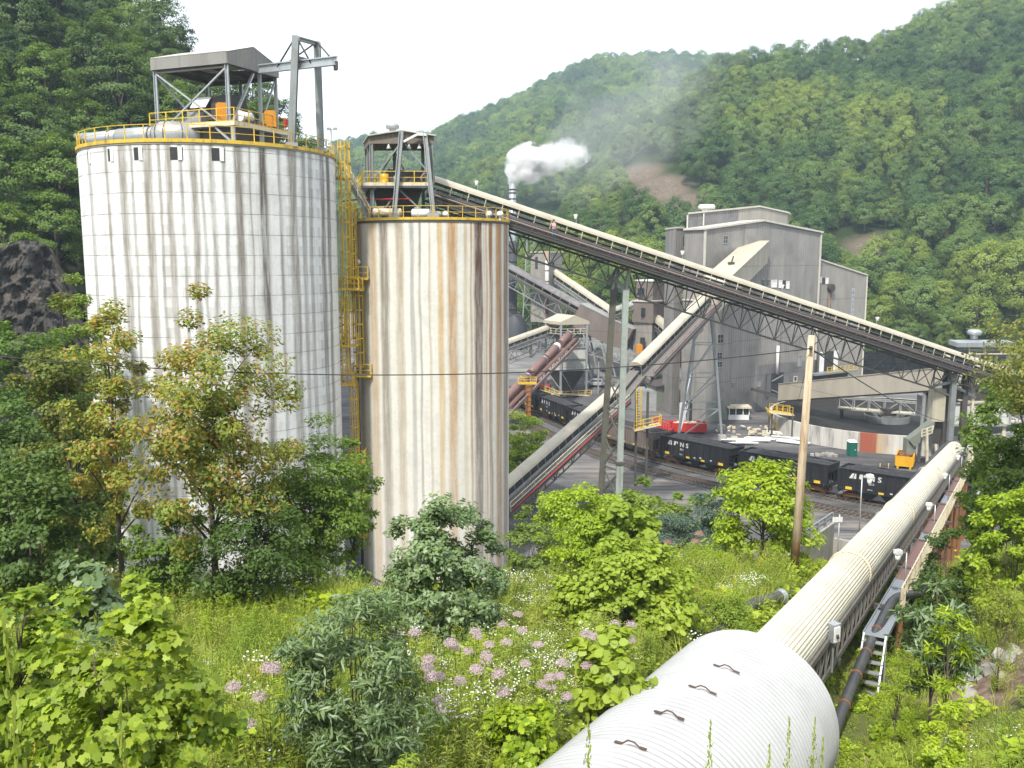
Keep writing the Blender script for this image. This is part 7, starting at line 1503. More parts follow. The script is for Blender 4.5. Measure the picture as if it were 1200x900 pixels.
def poly_mesh(name, blocks, mats):
    """blocks: (verts, verts per face, material index)"""
    me = bpy.data.meshes.new(name); V_ = np.concatenate([b[0] for b in blocks]); counts = np.concatenate([np.full(len(b[0]) // b[1], b[1]) for b in blocks]); mi = np.concatenate([np.full(len(b[0]) // b[1], b[2]) for b in blocks])
    me.vertices.add(len(V_)); me.vertices.foreach_set('co', V_.astype(np.float32).ravel()); me.loops.add(len(V_)); me.loops.foreach_set('vertex_index', np.arange(len(V_), dtype=np.int32))
    me.polygons.add(len(counts)); st = np.concatenate([[0], np.cumsum(counts)[:-1]]).astype(np.int32); me.polygons.foreach_set('loop_start', st); me.polygons.foreach_set('material_index', mi.astype(np.int32))
    me.update(calc_edges=True)
    for m in mats: me.materials.append(m)
    return me
def ellipsoid_clumps(rng, n, c, rad, lo=.45, minz=-.75, clump=.3, sep=.5):
    out = []; tries = 0
    while len(out) < n and tries < n * 60:
        tries += 1; d = norm(rng.normal(size=3)); 
        if d[2] < minz: continue
        r = rng.uniform(lo, 1.0) ** .7; p = d * r
        if any(np.linalg.norm(p - q) < clump * sep for q in out): continue
        out.append(p)
    P_ = np.array(out); return np.array(c) + P_ * np.array(rad), norm(P_ * np.array([1, 1, 1.2]))
def clump_leaves(rng, C, D, cr, per, flat=.55, up=.7, jit=.45, out=.5):
    pos = []; nr = []
    for c, d in zip(C, D):
        k_ = cr * rng.uniform(.65, 1.3); m = int(per * rng.uniform(.7, 1.3)); q = norm(rng.normal(size=(m, 3))) * (rng.uniform(.15, 1, (m, 1)) ** .5) * k_; q[:, 2] *= flat
        pos.append(c + q); nr.append(d * out + q / k_ * .5 + np.array([0, 0, up]) + rng.normal(size=(m, 3)) * jit)
    return np.concatenate(pos), np.concatenate(nr)
def trunk_mb(rng, h, r0, limbs, top=None, lean=(0, 0), multi=1, kx=.03):
    mb = MB(); top = top or h
    for s in range(multi):
        ox, oy = (0, 0) if multi == 1 else (rng.uniform(-.25, .25) * r0 * 8, rng.uniform(-.25, .25) * r0 * 8); pts = []; rs = []
        for i in range(7):
            f = i / 6; pts.append((ox * (1 + f * 2.5) + lean[0] * f * h + rng.normal() * kx * h * .25 * f, oy * (1 + f * 2.5) + lean[1] * f * h + rng.normal() * kx * h * .25 * f, -.4 + (top + .4) * f)); rs.append(r0 * (1.15 - .95 * f) if multi == 1 else r0 * .6 * (1.1 - .9 * f))
        mb.tube(pts, rs, 8)
        for c in limbs[s::multi]:
            f = min(.92, max(.12, (c[2] / top) * rng.uniform(.55, .8))); i = min(5, int(f * 6)); a = Vector(pts[i]) + (Vector(pts[i + 1]) - Vector(pts[i])) * (f * 6 - i); b = Vector(c); m = a + (b - a) * .5 + Vector((0, 0, .08 * (b - a).length)); r1 = max(.012, rs[i] * .42)
            mb.tube([a, m, b], [r1, r1 * .7, r1 * .25], 5, cap=False)
    return mb
def crown_mesh(name, rng, clumps, rad, c, cr, per, size, shape, mat, flat=.55, up=.7, lo=.45, minz=-.75, sep=.5, jit=.45, out=.5):
    C, D = ellipsoid_clumps(rng, clumps, c, rad, lo, minz, cr / min(rad), sep); pos, nr = clump_leaves(rng, C, D, cr, per, flat, up, jit, out); v, m = leaf_verts(pos, nr, size, shape, rng); return poly_mesh(name, [(v, m, 0)], [mat]), C
def tree_proto(seed, h, rad, crown_c, r0, mat, clumps, cr, per, size, shape='quad', flat=.55, lo=.45, minz=-.75, lean=(0, 0), multi=1, sep=.5, up=.7, jit=.45, out=.5):
    rng = np.random.default_rng(seed); me, C = crown_mesh('crown', rng, clumps, rad, crown_c, cr, per, size, shape, mat, flat, up, lo, minz, sep, jit, out)
    tm = trunk_mb(rng, h, r0, [C[i] for i in rng.choice(len(C), min(len(C), 16), False)], crown_c[2] + rad[2] * .6, lean, multi); tb = tm.build('trunk', M['bark'], None, fix=False); td = tb.data; bpy.data.objects.remove(tb); return me, td
def plant(name, label, cat, loc, protos, scale=1.0, rz=0.0, group=None, trunk='trunk', crown='crown', tilt=(0, 0)):
    root = bpy.data.objects.new(name, None); col.objects.link(root); root.location = loc; root.rotation_euler = (tilt[0], tilt[1], rz); root.scale = (scale,) * 3 if np.isscalar(scale) else scale; root.empty_display_size = .3; tag(root, label, cat, group)
    for nm, me in ((trunk, protos[1]), (crown, protos[0])): o = bpy.data.objects.new(nm, me); col.objects.link(o); o.parent = root
    return root
# --- forest trees (one set of meshes per kind; every tree its own object)
LH_D = leafmat('hill_leaf_dark', (.034, .09, .026), (.125, .205, .052), trans=.36, gloss=.015)
LH_M = leafmat('hill_leaf_mid', (.072, .14, .034), (.215, .305, .07), trans=.36, gloss=.015)
LH_P = leafmat('hill_leaf_pale', (.12, .195, .035), (.33, .40, .075), trans=.4, gloss=.015)
FT = {}
for kk, mat in (('dark', LH_D), ('mid', LH_M), ('pale', LH_P)):
    FT[kk] = [tree_proto(100 + i * 7 + len(kk), 11, (4.3, 4.3, 5.3), (0, 0, 6.2), .28, mat, 60, 1.25, 82, .40, 'quad', .7, .72, -.5, sep=.62, up=.35, jit=.28, out=1.0) for i in range(3)]
BIG = {}
for kk, mat in (('dark', L_ASH), ('mid', L_MID)):
    BIG[kk] = [tree_proto(300 + i * 5 + len(kk), 15, (5.2, 5.2, 6.6), (0, 0, 9.5), .36, mat, 84, 1.35, 150, .38, 'quad', .55, .62, -.7, sep=.6, up=.55, jit=.32, out=.7) for i in range(3)]
rr = random.Random(77)
def visible_u(p):
    dy = p.y * CP - (p.z - EYE) * SP
    return (600 + F * p.x / dy, 450 - F * ((p.z - EYE) * CP + p.y * SP) / dy) if dy > 1 else (-9999, -9999)
SCAR = ((738, 200, 14), (758, 210, 16), (785, 226, 15), (812, 243, 13), (1012, 290, 13), (1030, 280, 15))
def in_bare(p):
    for h_ in (3, 7, 10):
        uv = visible_u(p + V((0, 0, h_)))
        if any((uv[0] - a) ** 2 + (uv[1] - b) ** 2 < r_ * r_ for a, b, r_ in SCAR): return True
    return any((p - q).length < rad + rr.uniform(-3, 5) for q, rad in BARE)
def poisson(hill, u0, u1, t0, t1, n, dmin):
    out = []; cell = {}
    for _ in range(n * 8):
        u = rr.uniform(u0, u1); t = rr.uniform(t0, t1)
        p = hill.at(u, t)
        if rr.random() > p.y / max(hill.Y.max(), 1) * 1.15 + .1: continue
        k_ = (int(p.x // dmin), int(p.y // dmin))
        if any((p - q).length < dmin for i in (-1, 0, 1) for j in (-1, 0, 1) for q in cell.get((k_[0] + i, k_[1] + j), ())): continue
        cell.setdefault(k_, []).append(p); out.append((p, u, t))
        if len(out) >= n: break
    return out
LAB = {('near', 'dark'): 'dark green broadleaf tree on the lower slope of the right hillside behind the plant', ('near', 'mid'): 'mid green broadleaf tree on the lower slope of the right hillside behind the plant', ('near', 'pale'): 'yellow green broadleaf tree on the lower slope of the right hillside behind the plant',
       ('left', 'dark'): 'tall dark green tree on the steep slope left of and behind the white silo', ('left', 'mid'): 'tall fresher green tree on the steep slope left of and behind the white silo'}
near = [q for q in poisson(H_NEAR, 585, 1330, .0, 1.06, 1700, 6.0) if not in_bare(q[0])]
def tone(p, u):
    n = math.sin(p.x * .06 + 1) + math.sin(p.y * .05 + p.x * .03) + rr.gauss(0, .9)
    return 'pale' if n > 1.35 else ('mid' if n > -.35 else 'dark')
vis = []
for p, u, t in near:
    uv = visible_u(p + V((0, 0, 5)))
    if -60 < uv[0] < 1275 and uv[1] > -60: vis.append((p, u, t))
vis.sort(key=lambda q: q[0].y)
def front_hidden(p):      # behind the plant building: nothing shows
    uv = visible_u(p + V((0, 0, 9))); return 800 < uv[0] < 1010 and uv[1] > 330
ind = [q for q in vis if not front_hidden(q[0])][:215]; ids = {id(q) for q in ind}
for q in ind:
    p = q[0]; kk = tone(p, q[1]); sc_ = rr.choice((.66, .8, .95, 1.15)) * rr.uniform(.92, 1.1)
    plant('broadleaf_tree', LAB[('near', kk)], 'tree', p, FT[kk][rr.randrange(3)], (sc_, sc_, sc_ * rr.uniform(.9, 1.15)), rr.uniform(0, 6.28), kk + ' trees on the right hillside')
rest_near = [q for q in vis if id(q) not in ids and not front_hidden(q[0])]
# --- scatter of stuff: points -> instances of a source mesh
def scatter(name, label, cat, pts, rots, scales, var, sources, kind='stuff'):
    me = bpy.data.meshes.new(name); me.from_pydata([tuple(p) for p in pts], [], [])
    a = me.attributes.new('rot', 'FLOAT_VECTOR', 'POINT'); a.data.foreach_set('vector', np.asarray(rots, np.float32).ravel())
    a = me.attributes.new('scl', 'FLOAT_VECTOR', 'POINT'); a.data.foreach_set('vector', np.asarray(scales, np.float32).ravel())
    a = me.attributes.new('var', 'INT', 'POINT'); a.data.foreach_set('value', np.asarray(var, np.int32))
    o = bpy.data.objects.new(name, me); col.objects.link(o); tag(o, label, cat, None, kind)
    ng = bpy.data.node_groups.new(name + '_scatter', 'GeometryNodeTree'); ng.interface.new_socket('Geometry', in_out='INPUT', socket_type='NodeSocketGeometry'); ng.interface.new_socket('Geometry', in_out='OUTPUT', socket_type='NodeSocketGeometry')
    N = ng.nodes; gi = N.new('NodeGroupInput'); go = N.new('NodeGroupOutput'); jn = N.new('GeometryNodeJoinGeometry'); ng.links.new(jn.outputs[0], go.inputs[0])
    def attr(nm, ty): x = N.new('GeometryNodeInputNamedAttribute'); x.data_type = ty; x.inputs['Name'].default_value = nm; return x.outputs[0]
    ra, sa, va = attr('rot', 'FLOAT_VECTOR'), attr('scl', 'FLOAT_VECTOR'), attr('var', 'INT'); e2r = N.new('FunctionNodeEulerToRotation'); ng.links.new(ra, e2r.inputs[0])
    for i, s in enumerate(sources):
        cmp_ = N.new('FunctionNodeCompare'); cmp_.data_type = 'INT'; cmp_.operation = 'EQUAL'; ng.links.new(va, cmp_.inputs[2]); cmp_.inputs[3].default_value = i
        oi = N.new('GeometryNodeObjectInfo'); oi.transform_space = 'ORIGINAL'; oi.inputs['Object'].default_value = s; oi.inputs['As Instance'].default_value = True
        ip = N.new('GeometryNodeInstanceOnPoints'); ng.links.new(gi.outputs[0], ip.inputs['Points']); ng.links.new(cmp_.outputs[0], ip.inputs['Selection']); ng.links.new(oi.outputs['Geometry'], ip.inputs['Instance']); ng.links.new(e2r.outputs[0], ip.inputs['Rotation']); ng.links.new(sa, ip.inputs['Scale']); ng.links.new(ip.outputs[0], jn.inputs[0])
    md = o.modifiers.new('scatter', 'NODES'); md.node_group = ng; return o
def source(name, me):
    o = bpy.data.objects.new(name, me); col.objects.link(o); o.hide_render = True; o.location = (0, -40, -60); tag(o, kind='helper'); return o
SRC = [source('forest_crown_source', FT[kk][i][0]) for kk in ('dark', 'mid', 'pale') for i in (0, 1)]
def forest(name, label, qs, smin, smax, tonef=None):
    pts = [q[0] for q in qs]; rots = [(0, 0, rr.uniform(0, 6.28)) for _ in qs]; sc_ = [rr.uniform(smin, smax) for _ in qs]; v = []
    for q in qs: v.append({'dark': 0, 'mid': 2, 'pale': 4}[tone(q[0], q[1])] + rr.randrange(2))
    scatter(name, label, 'forest', pts, rots, [(s, s, s * rr.uniform(.9, 1.15)) for s in sc_], v, SRC)
forest('forest', 'dense broadleaf forest covering the upper right hillside', rest_near, .68, 1.2)
farq = [q for q in poisson(H_FAR, 330, 960, .2, 1.05, 3800, 8.6)]
farq = [q for q in farq if -40 < visible_u(q[0])[0] < 1000]
forest('forest', 'hazy bluish forest on the far ridge behind the steam', farq, .9, 1.5)
scrub = []
for _ in range(420):
    u = rr.uniform(800, 1330); t_ = rr.uniform(-.0, .28) ; p = H_NEAR.at(u, t_)
    if not in_bare(p) and not front_hidden(p): scrub.append((p - V((0, 0, 1.0)), u, t_))
forest('brush', 'low green brush along the foot of the right hillside', scrub, .3, .6)
# undergrowth on the bare cuts
bq = []
for q, rad in BARE:
    for _ in range(60):
        u = rr.uniform(640, 1100); t = rr.uniform(.02, .6); p = H_NEAR.at(u, t)
        if (p - q).length < rad + 6: bq.append((p - V((0, 0, .8)), u, t))
# --- the dark trees on the left slope
leftq = poisson(H_LEFT, -230, 372, .02, 1.08, 230, 5.6); n_ = 0
for p, u, t in leftq:
    uv = visible_u(p + V((0, 0, 8)))
    if not (-190 < uv[0] < 392) or uv[1] < -260: continue
    if t < .085 and -420 < u < 118: continue
    kk = 'mid' if (math.sin(p.x * .09) + math.sin(p.y * .11 + 1) + rr.gauss(0, .8)) > .7 else 'dark'; s_ = rr.uniform(.66, .98) * (1.0 if u < 230 else .8)
    plant('slope_tree', LAB[('left', kk)], 'tree', p - V((0, 0, .5)), BIG[kk][rr.randrange(3)], (s_, s_, s_ * rr.uniform(.9, 1.1)), rr.uniform(0, 6.28), kk + ' trees on the left slope'); n_ += 1
# trees rooted at the foot of the cliff and between cliff and silo
# --- trees in front of the silos
def ground_at(u, Yd):
    x = (u - 600) / F * CP * Yd * 1.03; return V((x, Yd, gz(x, Yd)))
def P0(u, v, Yd):
    q = P(u, v, Yd); return V((q.x, q.y, gz(q.x, q.y)))
def grow(name, label, u, vtop, Yd, width_px, mat, leaf, shape, clumps, cr_f, per, seed, base_f=.3, flat=.55, lo=.3, minz=-.9, r0=.12, multi=1, trunk='trunk', ubase=None, sep=.45, up=.7, zdrop=0):
    """a tree or shrub set by its top pixel, its distance and its width on the picture"""
    tp = P(u, vtop, Yd); b = V((tp.x, tp.y, gz(tp.x, tp.y) - zdrop)); h = tp.z - b.z; rx = width_px / F * Yd * 1.02 / 2; zc = h * (base_f + 1) / 2; rz_ = h * (1 - base_f) / 2
    pr = tree_proto(seed, h, (rx, rx, rz_), (0, 0, zc), r0, mat, int(clumps * 1.15), rx * cr_f, int(per * 1.9), leaf, shape, flat, lo, minz, (0, 0), multi, sep, up)
    return plant(name, label, 'plant' if 'clump' in name else 'shrub' if 'shrub' in name or 'bush' in name else 'tree', b, pr, trunk='stems' if multi > 1 else 'trunk')
grow('maple_tree', 'young tree with reddening leaves standing before the middle of the white silo', 236, 328, 32, 200, L_AUT, .17, 'leaf', 96, .2, 105, 11, .06, .85, .1, -.95, .13)
grow('maple_tree', 'thin tall tree with reddening leaves before the left edge of the white silo', 122, 330, 33.5, 104, L_AUT, .17, 'leaf', 48, .27, 85, 12, .1, .85, .1, -.95, .11)
grow('broadleaf_tree', 'yellowing tree left of the white silo, in front of the rock cliff', 72, 345, 40, 125, leafmat('leaf_yellowing', (.06, .11, .018), (.20, .25, .035), (.32, .15, .03), .35, trans=.4, objvar=.2), .19, 'quad', 70, .27, 120, 13, .08, .8, .2, -.9, .14)
grow('broadleaf_tree', 'dark green tree before the yellow ladders between the silos', 362, 492, 35, 150, L_MID, .16, 'leaf', 90, .25, 110, 14, .05, .55, .15, -.95, .10, 2)
grow('broadleaf_tree', 'slender dark green tree close to the ladder cages, just left of the rusty silo', 412, 500, 37, 60, L_MID, .16, 'leaf', 30, .36, 70, 15, .15, .55, .2, -.95, .08)
grow('broadleaf_tree', 'low dark tree beneath the reddening tree in front of the white silo', 290, 575, 31, 130, L_ASH, .15, 'leaf', 44, .3, 90, 16, .05, .6, .3, -.95, .08, 3)
grow('broadleaf_tree', 'low dark tree beside the thin reddening tree trunk at the lower left', 30, 520, 30, 140, L_ASH, .18, 'quad', 50, .3, 90, 17, .05, .6, .3, -.95, .1, 3)
grow('broadleaf_tree', 'small vine hung tree under the left edge of the white silo', 105, 630, 22, 70, L_DOG, .2, 'round', 20, .4, 30, 18, .1, .6, .2, -.95, .05, 2)
grow('tulip_sapling', 'bushy bright green sapling with big lobed leaves at the lower left', 135, 655, 10.5, 262, L_TULIP, .125, 'lobed', 110, .19, 44, 19, .02, .8, .3, -.95, .035, 4, up=.45)
grow('tulip_sapling', 'smaller bright green lobed leaf sapling at the left picture edge', 8, 655, 13, 120, L_TULIP, .14, 'lobed', 44, .26, 40, 20, .0, .7, .3, -.95, .03, 3, up=.9)
grow('sumac_shrub', 'grey green shrub with drooping leaflets in the middle of the meadow', 412, 655, 14.5, 185, L_DOG, .19, 'lance', 60, .26, 75, 21, .05, .5, .3, -.95, .03, 4, up=.55)
grow('broadleaf_tree', 'low dark undergrowth tree at the left foot of the reddening tree by the silo', 195, 590, 31.5, 90, L_MID, .15, 'leaf', 40, .28, 90, 38, .0, .6, .3, -.95, .06, 3)
grow('dogwood_shrub', 'dense dark green shrub in front of the foot of the rusty silo', 516, 576, 25, 152, L_DOG, .15, 'leaf', 120, .21, 95, 22, .0, .6, .3, -.95, .05, 5)
grow('locust_shrub', 'lime green feathery shrub right of the rusty silo foot', 694, 562, 34, 108, L_LIME, .16, 'leaf', 60, .26, 90, 23, .02, .35, .35, -.95, .05, 4)
grow('broadleaf_shrub', 'pale big leaved shrub top at the foot of the tall double column', 738, 572, 33, 70, L_WEED, .26, 'round', 22, .38, 30, 24, .02, .5, .3, -.95, .04, 3)
grow('knotweed_shrub', 'wide mounded bush with dense round leaves in the middle of the meadow', 738, 638, 27, 172, L_WEED, .15, 'round', 90, .2, 70, 25, -.1, .6, .35, -.6, .03, 5)
grow('leafy_tree', 'bright young leafy tree left of the utility pole', 897, 538, 38.5, 118, L_LIME, .20, 'leaf', 70, .27, 85, 26, .05, .5, .35, -.95, .09)
grow('willow_shrub', 'grey blue willow like shrub behind the meadow crest', 792, 592, 44, 96, L_BLUE, .2, 'lance', 90, .24, 110, 27, .0, .6, .3, -.9, .05, 4)
grow('willow_shrub', 'dark blue green shrub left of the leafy tree behind the meadow crest', 838, 566, 48, 84, L_BLUE, .22, 'lance', 100, .24, 110, 28, .0, .6, .3, -.9, .05, 4)
grow('broadleaf_shrub', 'olive green shrub behind the meadow crest below the train', 768, 562, 51, 110, L_PALE, .22, 'quad', 110, .22, 100, 29, .0, .6, .35, -.9, .06, 4)
grow('broadleaf_shrub', 'olive shrub right of the tall double column foot, near the dirt road', 812, 572, 53, 96, L_MID, .22, 'quad', 110, .22, 100, 30, .0, .6, .35, -.9, .06, 4)
grow('locust_shrub', 'lime green shrub clump under the rust stained column, right of the rusty silo', 614, 480, 106, 60, L_LIME, .30, 'quad', 60, .28, 80, 31, .0, .5, .35, -.9, .1, 3)
grow('locust_shrub', 'lime green shrub beside the rusty silo, below the cream hooded conveyor', 606, 508, 102, 56, L_LIME, .30, 'quad', 50, .28, 80, 32, .0, .5, .35, -.9, .1, 3)
grow('broadleaf_shrub', 'low green shrub at the pale road edge left of the tall double column', 655, 562, 74, 66, L_LIME, .24, 'quad', 56, .28, 80, 33, .0, .6, .35, -.9, .05, 3)
grow('broadleaf_tree', 'small green tree right of the double column foot, before the brown hopper car', 742, 548, 56, 84, L_PALE, .24, 'quad', 100, .22, 90, 34, .0, .6, .3, -.9, .06, 3)
grow('broadleaf_shrub', 'lime shrub mass at the road edge beneath the lower end of the cream hooded conveyor', 690, 585, 62, 90, L_LIME, .2, 'quad', 60, .26, 80, 35, .0, .5, .35, -.9, .06, 4)
grow('broadleaf_shrub', 'olive shrub right beside the rusty silo foot below the cream hooded conveyor', 622, 590, 70, 70, L_PALE, .22, 'quad', 50, .28, 80, 36, .0, .5, .35, -.9, .06, 4)
grow('broadleaf_shrub', 'small lime bush between the utility pole foot and the retaining wall', 968, 648, 44, 60, L_LIME, .16, 'leaf', 40, .28, 70, 37, .0, .5, .35, -.9, .04, 4)
grow('broadleaf_tree', 'round topped green tree at the far left, level with the overhead wire', 14, 338, 56, 140, L_MID, .26, 'quad', 84, .26, 130, 61, .2, .55, .3, -.9, .16)
grow('broadleaf_tree', 'fresh green tree rising against the left flank of the white silo', 80, 316, 62, 74, L_PALE, .24, 'quad', 50, .3, 110, 62, .2, .55, .3, -.9, .14)
grow('broadleaf_tree', 'dark green tree at the left picture edge below the rock cliff', -20, 430, 46, 150, L_ASH, .24, 'quad', 70, .26, 120, 63, .1, .55, .3, -.9, .14)
grow('broadleaf_tree', 'dark tree in the shade left of the thin reddening tree', 48, 470, 48, 110, L_ASH, .24, 'quad', 60, .28, 110, 64, .1, .55, .3, -.9, .12)
grow('broadleaf_tree', 'low dark tree directly behind the thin reddening tree', 100, 520, 44, 80, L_MID, .22, 'quad', 46, .3, 100, 65, .05, .55, .3, -.9, .1)
for i, (u, v, Yd, w_, m_, lf, sh, lab) in enumerate(((610, 812, 16, 90, L_LIME, .12, 'lobed', 'low lobed leaf bush between the pink flowers and the culvert, nearer the bottom edge'), (300, 722, 22, 90, L_WEED, .1, 'lance', 'tall weed clump behind the pink flowers at the left of the meadow'), (262, 700, 25, 70, L_LIME, .09, 'lance', 'lime weed clump behind the lobed sapling at the foot of the reddening tree'), (470, 868, 12, 80, L_WEED, .1, 'lance', 'weed clump at the bottom edge below the grey green shrub'), (560, 700, 25, 80, L_GRASS, .09, 'lance', 'pale weed clump right of the dark dogwood bush'), (820, 640, 33, 90, L_LIME, .09, 'lance', 'lime weed clump on the crest left of the utility pole'), (860, 690, 28, 70, L_WEED, .08, 'leaf', 'leafy weed clump in the meadow between the pole and the culvert'), (640, 690, 27, 90, L_GRASS, .1, 'lance', 'straw green weed clump at the left foot of the wide mounded bush'), (1110, 822, 17, 60, L_LIME, .09, 'leaf', 'leafy lime clump on the bank right of the culvert'), (1060, 745, 24, 60, L_LIME, .08, 'lance', 'lime weed clump at the foot of the palm like sapling'), (1050, 868, 16, 60, L_WEED, .09, 'lance', 'weed clump at the lower right of the culvert mouth'), (1180, 660, 28, 100, L_GRASS, .1, 'lance', 'pale weed clump on the right bank above the bare earth'))):
    grow('weed_clump', lab, u, v, Yd, w_, m_, lf, sh, 34, .3, 60, 80 + i, .0, .8, .3, -.6, .02, 4, up=.5)
# right side
grow('broadleaf_tree', 'tall green tree at the right picture edge beside the transfer tower', 1226, 398, 38, 150, L_MID, .20, 'leaf', 84, .24, 100, 41, .18, .5, .3, -.95, .13)
grow('maple_tree', 'tree with yellowing reddish leaf sprays reaching over the long conveyor at the right', 1232, 366, 33, 170, leafmat('leaf_yellow_spray', (.09, .13, .02), (.25, .28, .05), (.40, .17, .05), .25, trans=.42, objvar=.2), .16, 'leaf', 40, .3, 60, 42, .68, .4, .25, -.9, .09, sep=.6)
grow('broadleaf_shrub', 'fresh green shrub on the bank at the right edge below the trees', 1196, 546, 34, 96, L_LIME, .19, 'leaf', 50, .28, 80, 43, .0, .6, .35, -.9, .06, 4)
grow('broadleaf_tree', 'dull green small tree between the cream handrail and the right edge', 1170, 478, 41, 74, L_MID, .18, 'leaf', 50, .3, 90, 44, .08, .55, .3, -.9, .08, 2)
grow('broadleaf_shrub', 'dark low shrub on the bank right of the cream handrail', 1112, 618, 36, 66, L_ASH, .16, 'leaf', 34, .32, 80, 45, .0, .6, .35, -.9, .04, 4)
grow('ailanthus_sapling', 'palm like sapling with long drooping leaves right of the grating walkway', 1104, 632, 24.5, 92, L_DOG, .34, 'lance', 18, .36, 60, 46, .15, .45, .3, -.6, .05, up=.5)
grow('sapling', 'small long leaved sapling lower on the right bank', 1118, 690, 23, 54, L_LIME, .26, 'lance', 10, .45, 40, 47, .15, .5, .3, -.6, .03, up=.5)
grow('broad_leaved_plant', 'tall pale plant with round heart shaped leaves left of the culvert', 718, 725, 18.5, 108, L_WEED, .21, 'round', 34, .28, 18, 48, .05, .5, .3, -.9, .02, 4)
# ------------------------------------------------------------------ meadow
def blade_tuft(seed, n, h, w_, spread, bend, mat, lean=.3):
    rng = np.random.default_rng(seed); V_ = []
    for i in range(n):
        a = rng.uniform(0, 6.28); r = spread * math.sqrt(rng.uniform()); b = np.array([r * math.cos(a), r * math.sin(a), 0]); d = np.array([math.cos(a + rng.normal() * .8), math.sin(a + rng.normal() * .8), 0]); hh = h * rng.uniform(.5, 1.15); s = np.array([-d[1], d[0], 0]) * w_
        p1 = b + d * hh * lean * .4 + np.array([0, 0, hh * .55]); p2 = b + d * hh * (lean + bend * rng.uniform(.2, 1)) + np.array([0, 0, hh * rng.uniform(.75, 1)])
        V_ += [b - s, b + s, p1 + s * .8, p1 - s * .8]; V_ += [p1 - s * .8, p1 + s * .8, p2 + s * .08, p2 - s * .08]
    return poly_mesh('grass_tuft', [(np.array(V_), 4, 0)], [mat])
def weed(seed, stems, h, leaf, shape, per, mat, top=None, topmat=None, topn=0, spread=.25, tops=.1, stemmat=None):
    rng = np.random.default_rng(seed); pos = []; nr = []; al = []; tp = []; tn = []; ST = []
    for s in range(stems):
        a = rng.uniform(0, 6.28); r = spread * math.sqrt(rng.uniform()); hh = h * rng.uniform(.7, 1.15); base = np.array([r * math.cos(a), r * math.sin(a), 0]); tip = base + np.array([rng.normal() * .12 * hh, rng.normal() * .12 * hh, hh]); wv = np.array([.006 * (1 + hh), 0, 0]); ST += [base - wv, base + wv, tip + wv * .3, tip - wv * .3]; wv = np.array([0, .006 * (1 + hh), 0]); ST += [base - wv, base + wv, tip + wv * .3, tip - wv * .3]
        for i in range(per):
            f = (i + .5) / per * .9 + .08; b = i * 2.4 + rng.normal() * .4; d = np.array([math.cos(b), math.sin(b), rng.uniform(-.1, .5)]); pos.append(base + (tip - base) * f); al.append(d); nr.append(np.array([-d[0] * .3, -d[1] * .3, 1]) + rng.normal(size=3) * .25)
        if top:
            for i in range(topn):
                if top == 'dome': q = norm(rng.normal(size=3)) * np.array([1, 1, .75]) * tops * rng.uniform(.5, 1); q[2] = abs(q[2]); tp.append(tip + q); tn.append(q + np.array([0, 0, .15]) + rng.normal(size=3) * .06)
                elif top == 'spire': f = rng.uniform(); q = np.array([rng.normal(), rng.normal(), 0]) * tops * .35 * (1 - f); tp.append(tip + q + np.array([0, 0, f * tops * 2.2 - tops])); tn.append(rng.normal(size=3) + np.array([0, 0, .6]))
                else: q = np.array([rng.normal() * tops, rng.normal() * tops, rng.uniform(-.05, .08)]); tp.append(tip + q); tn.append(np.array([rng.normal() * .3, rng.normal() * .3, 1]))
    sz = leaf * rng.uniform(.6, 1.2, len(pos)); v, m = leaf_verts(np.array(pos), np.array(nr), sz, shape, rng, np.array(al)); bl = [(v, m, 0), (np.array(ST), 4, 1)]; mats = [mat, stemmat or M['stem']]
    if top: v, m = leaf_verts(np.array(tp), np.array(tn), {'dome': .02, 'spire': .026, 'flat': .042}[top], 'round', rng); bl.append((v, m, 2)); mats.append(topmat)
    return poly_mesh('weed', bl, mats)
def meadow_points(n, seed, y0=3.0, y1=78, fov=38, pw=1.25, keep=None, low=False):
    rng = np.random.default_rng(seed); out = []
    while len(out) < n:
        y = y0 + (y1 - y0) * rng.uniform() ** pw; x = y * math.tan(R(rng.uniform(-fov, fov))) * 1.0 + rng.normal() * .5
        z = gz(x, y); t_ = (x - T0.x) * TD.x + (y - T0.y) * TD.y; s_ = (x - T0.x) * .870 - (y - T0.y) * .493
        if -20 < t_ < .5 and abs(s_) < 2.35: continue
        if .5 <= t_ < 45 and -1.4 < s_ < 2.4 and not low and (t_ < 26 or rng.uniform() < .8): continue
        if not low and ((x - BANK.x) ** 2 + (y - BANK.y) ** 2 < 13 or (x - BANK.x * .85) ** 2 + (y - BANK.y * .85) ** 2 < 9) and rng.uniform() < .93: continue
        if z < .9 or (y > 60 and z > 1.2 and rng.uniform() < .3): continue
        if (x - SL.x) ** 2 + (y - SL.y) ** 2 < 110 or (x - SR.x) ** 2 + (y - SR.y) ** 2 < 56: continue
        if -3 < t_ < 2 and 2.4 < s_ < 4.4: continue
        if keep and not keep(x, y, z, rng): continue
        out.append((x, y, z))
    return out
def meadow(name, label, cat, n, seed, srcs, smin, smax, tilt=.15, **kw):
    pts = meadow_points(n, seed, **kw); rng = np.random.default_rng(seed + 1); k_ = len(pts)
    sc_ = rng.uniform(smin, smax, k_); scatter(name, label, cat, pts, np.stack([rng.normal(size=k_) * tilt, rng.normal(size=k_) * tilt, rng.uniform(0, 6.28, k_)], 1), np.stack([sc_, sc_, sc_ * rng.uniform(.8, 1.25, k_)], 1), rng.integers(0, len(srcs), k_), srcs)
SG = [source('grass_source', blade_tuft(1, 46, .62, .0075, .30, .45, L_GRASS)), source('grass_source', blade_tuft(2, 46, .5, .0075, .34, .6, L_GRASS)), source('grass_source', blade_tuft(3, 40, .75, .007, .26, .4, L_GRASS))]
SD = [source('dry_grass_source', blade_tuft(4, 40, .7, .006, .26, .5, L_DRY))]
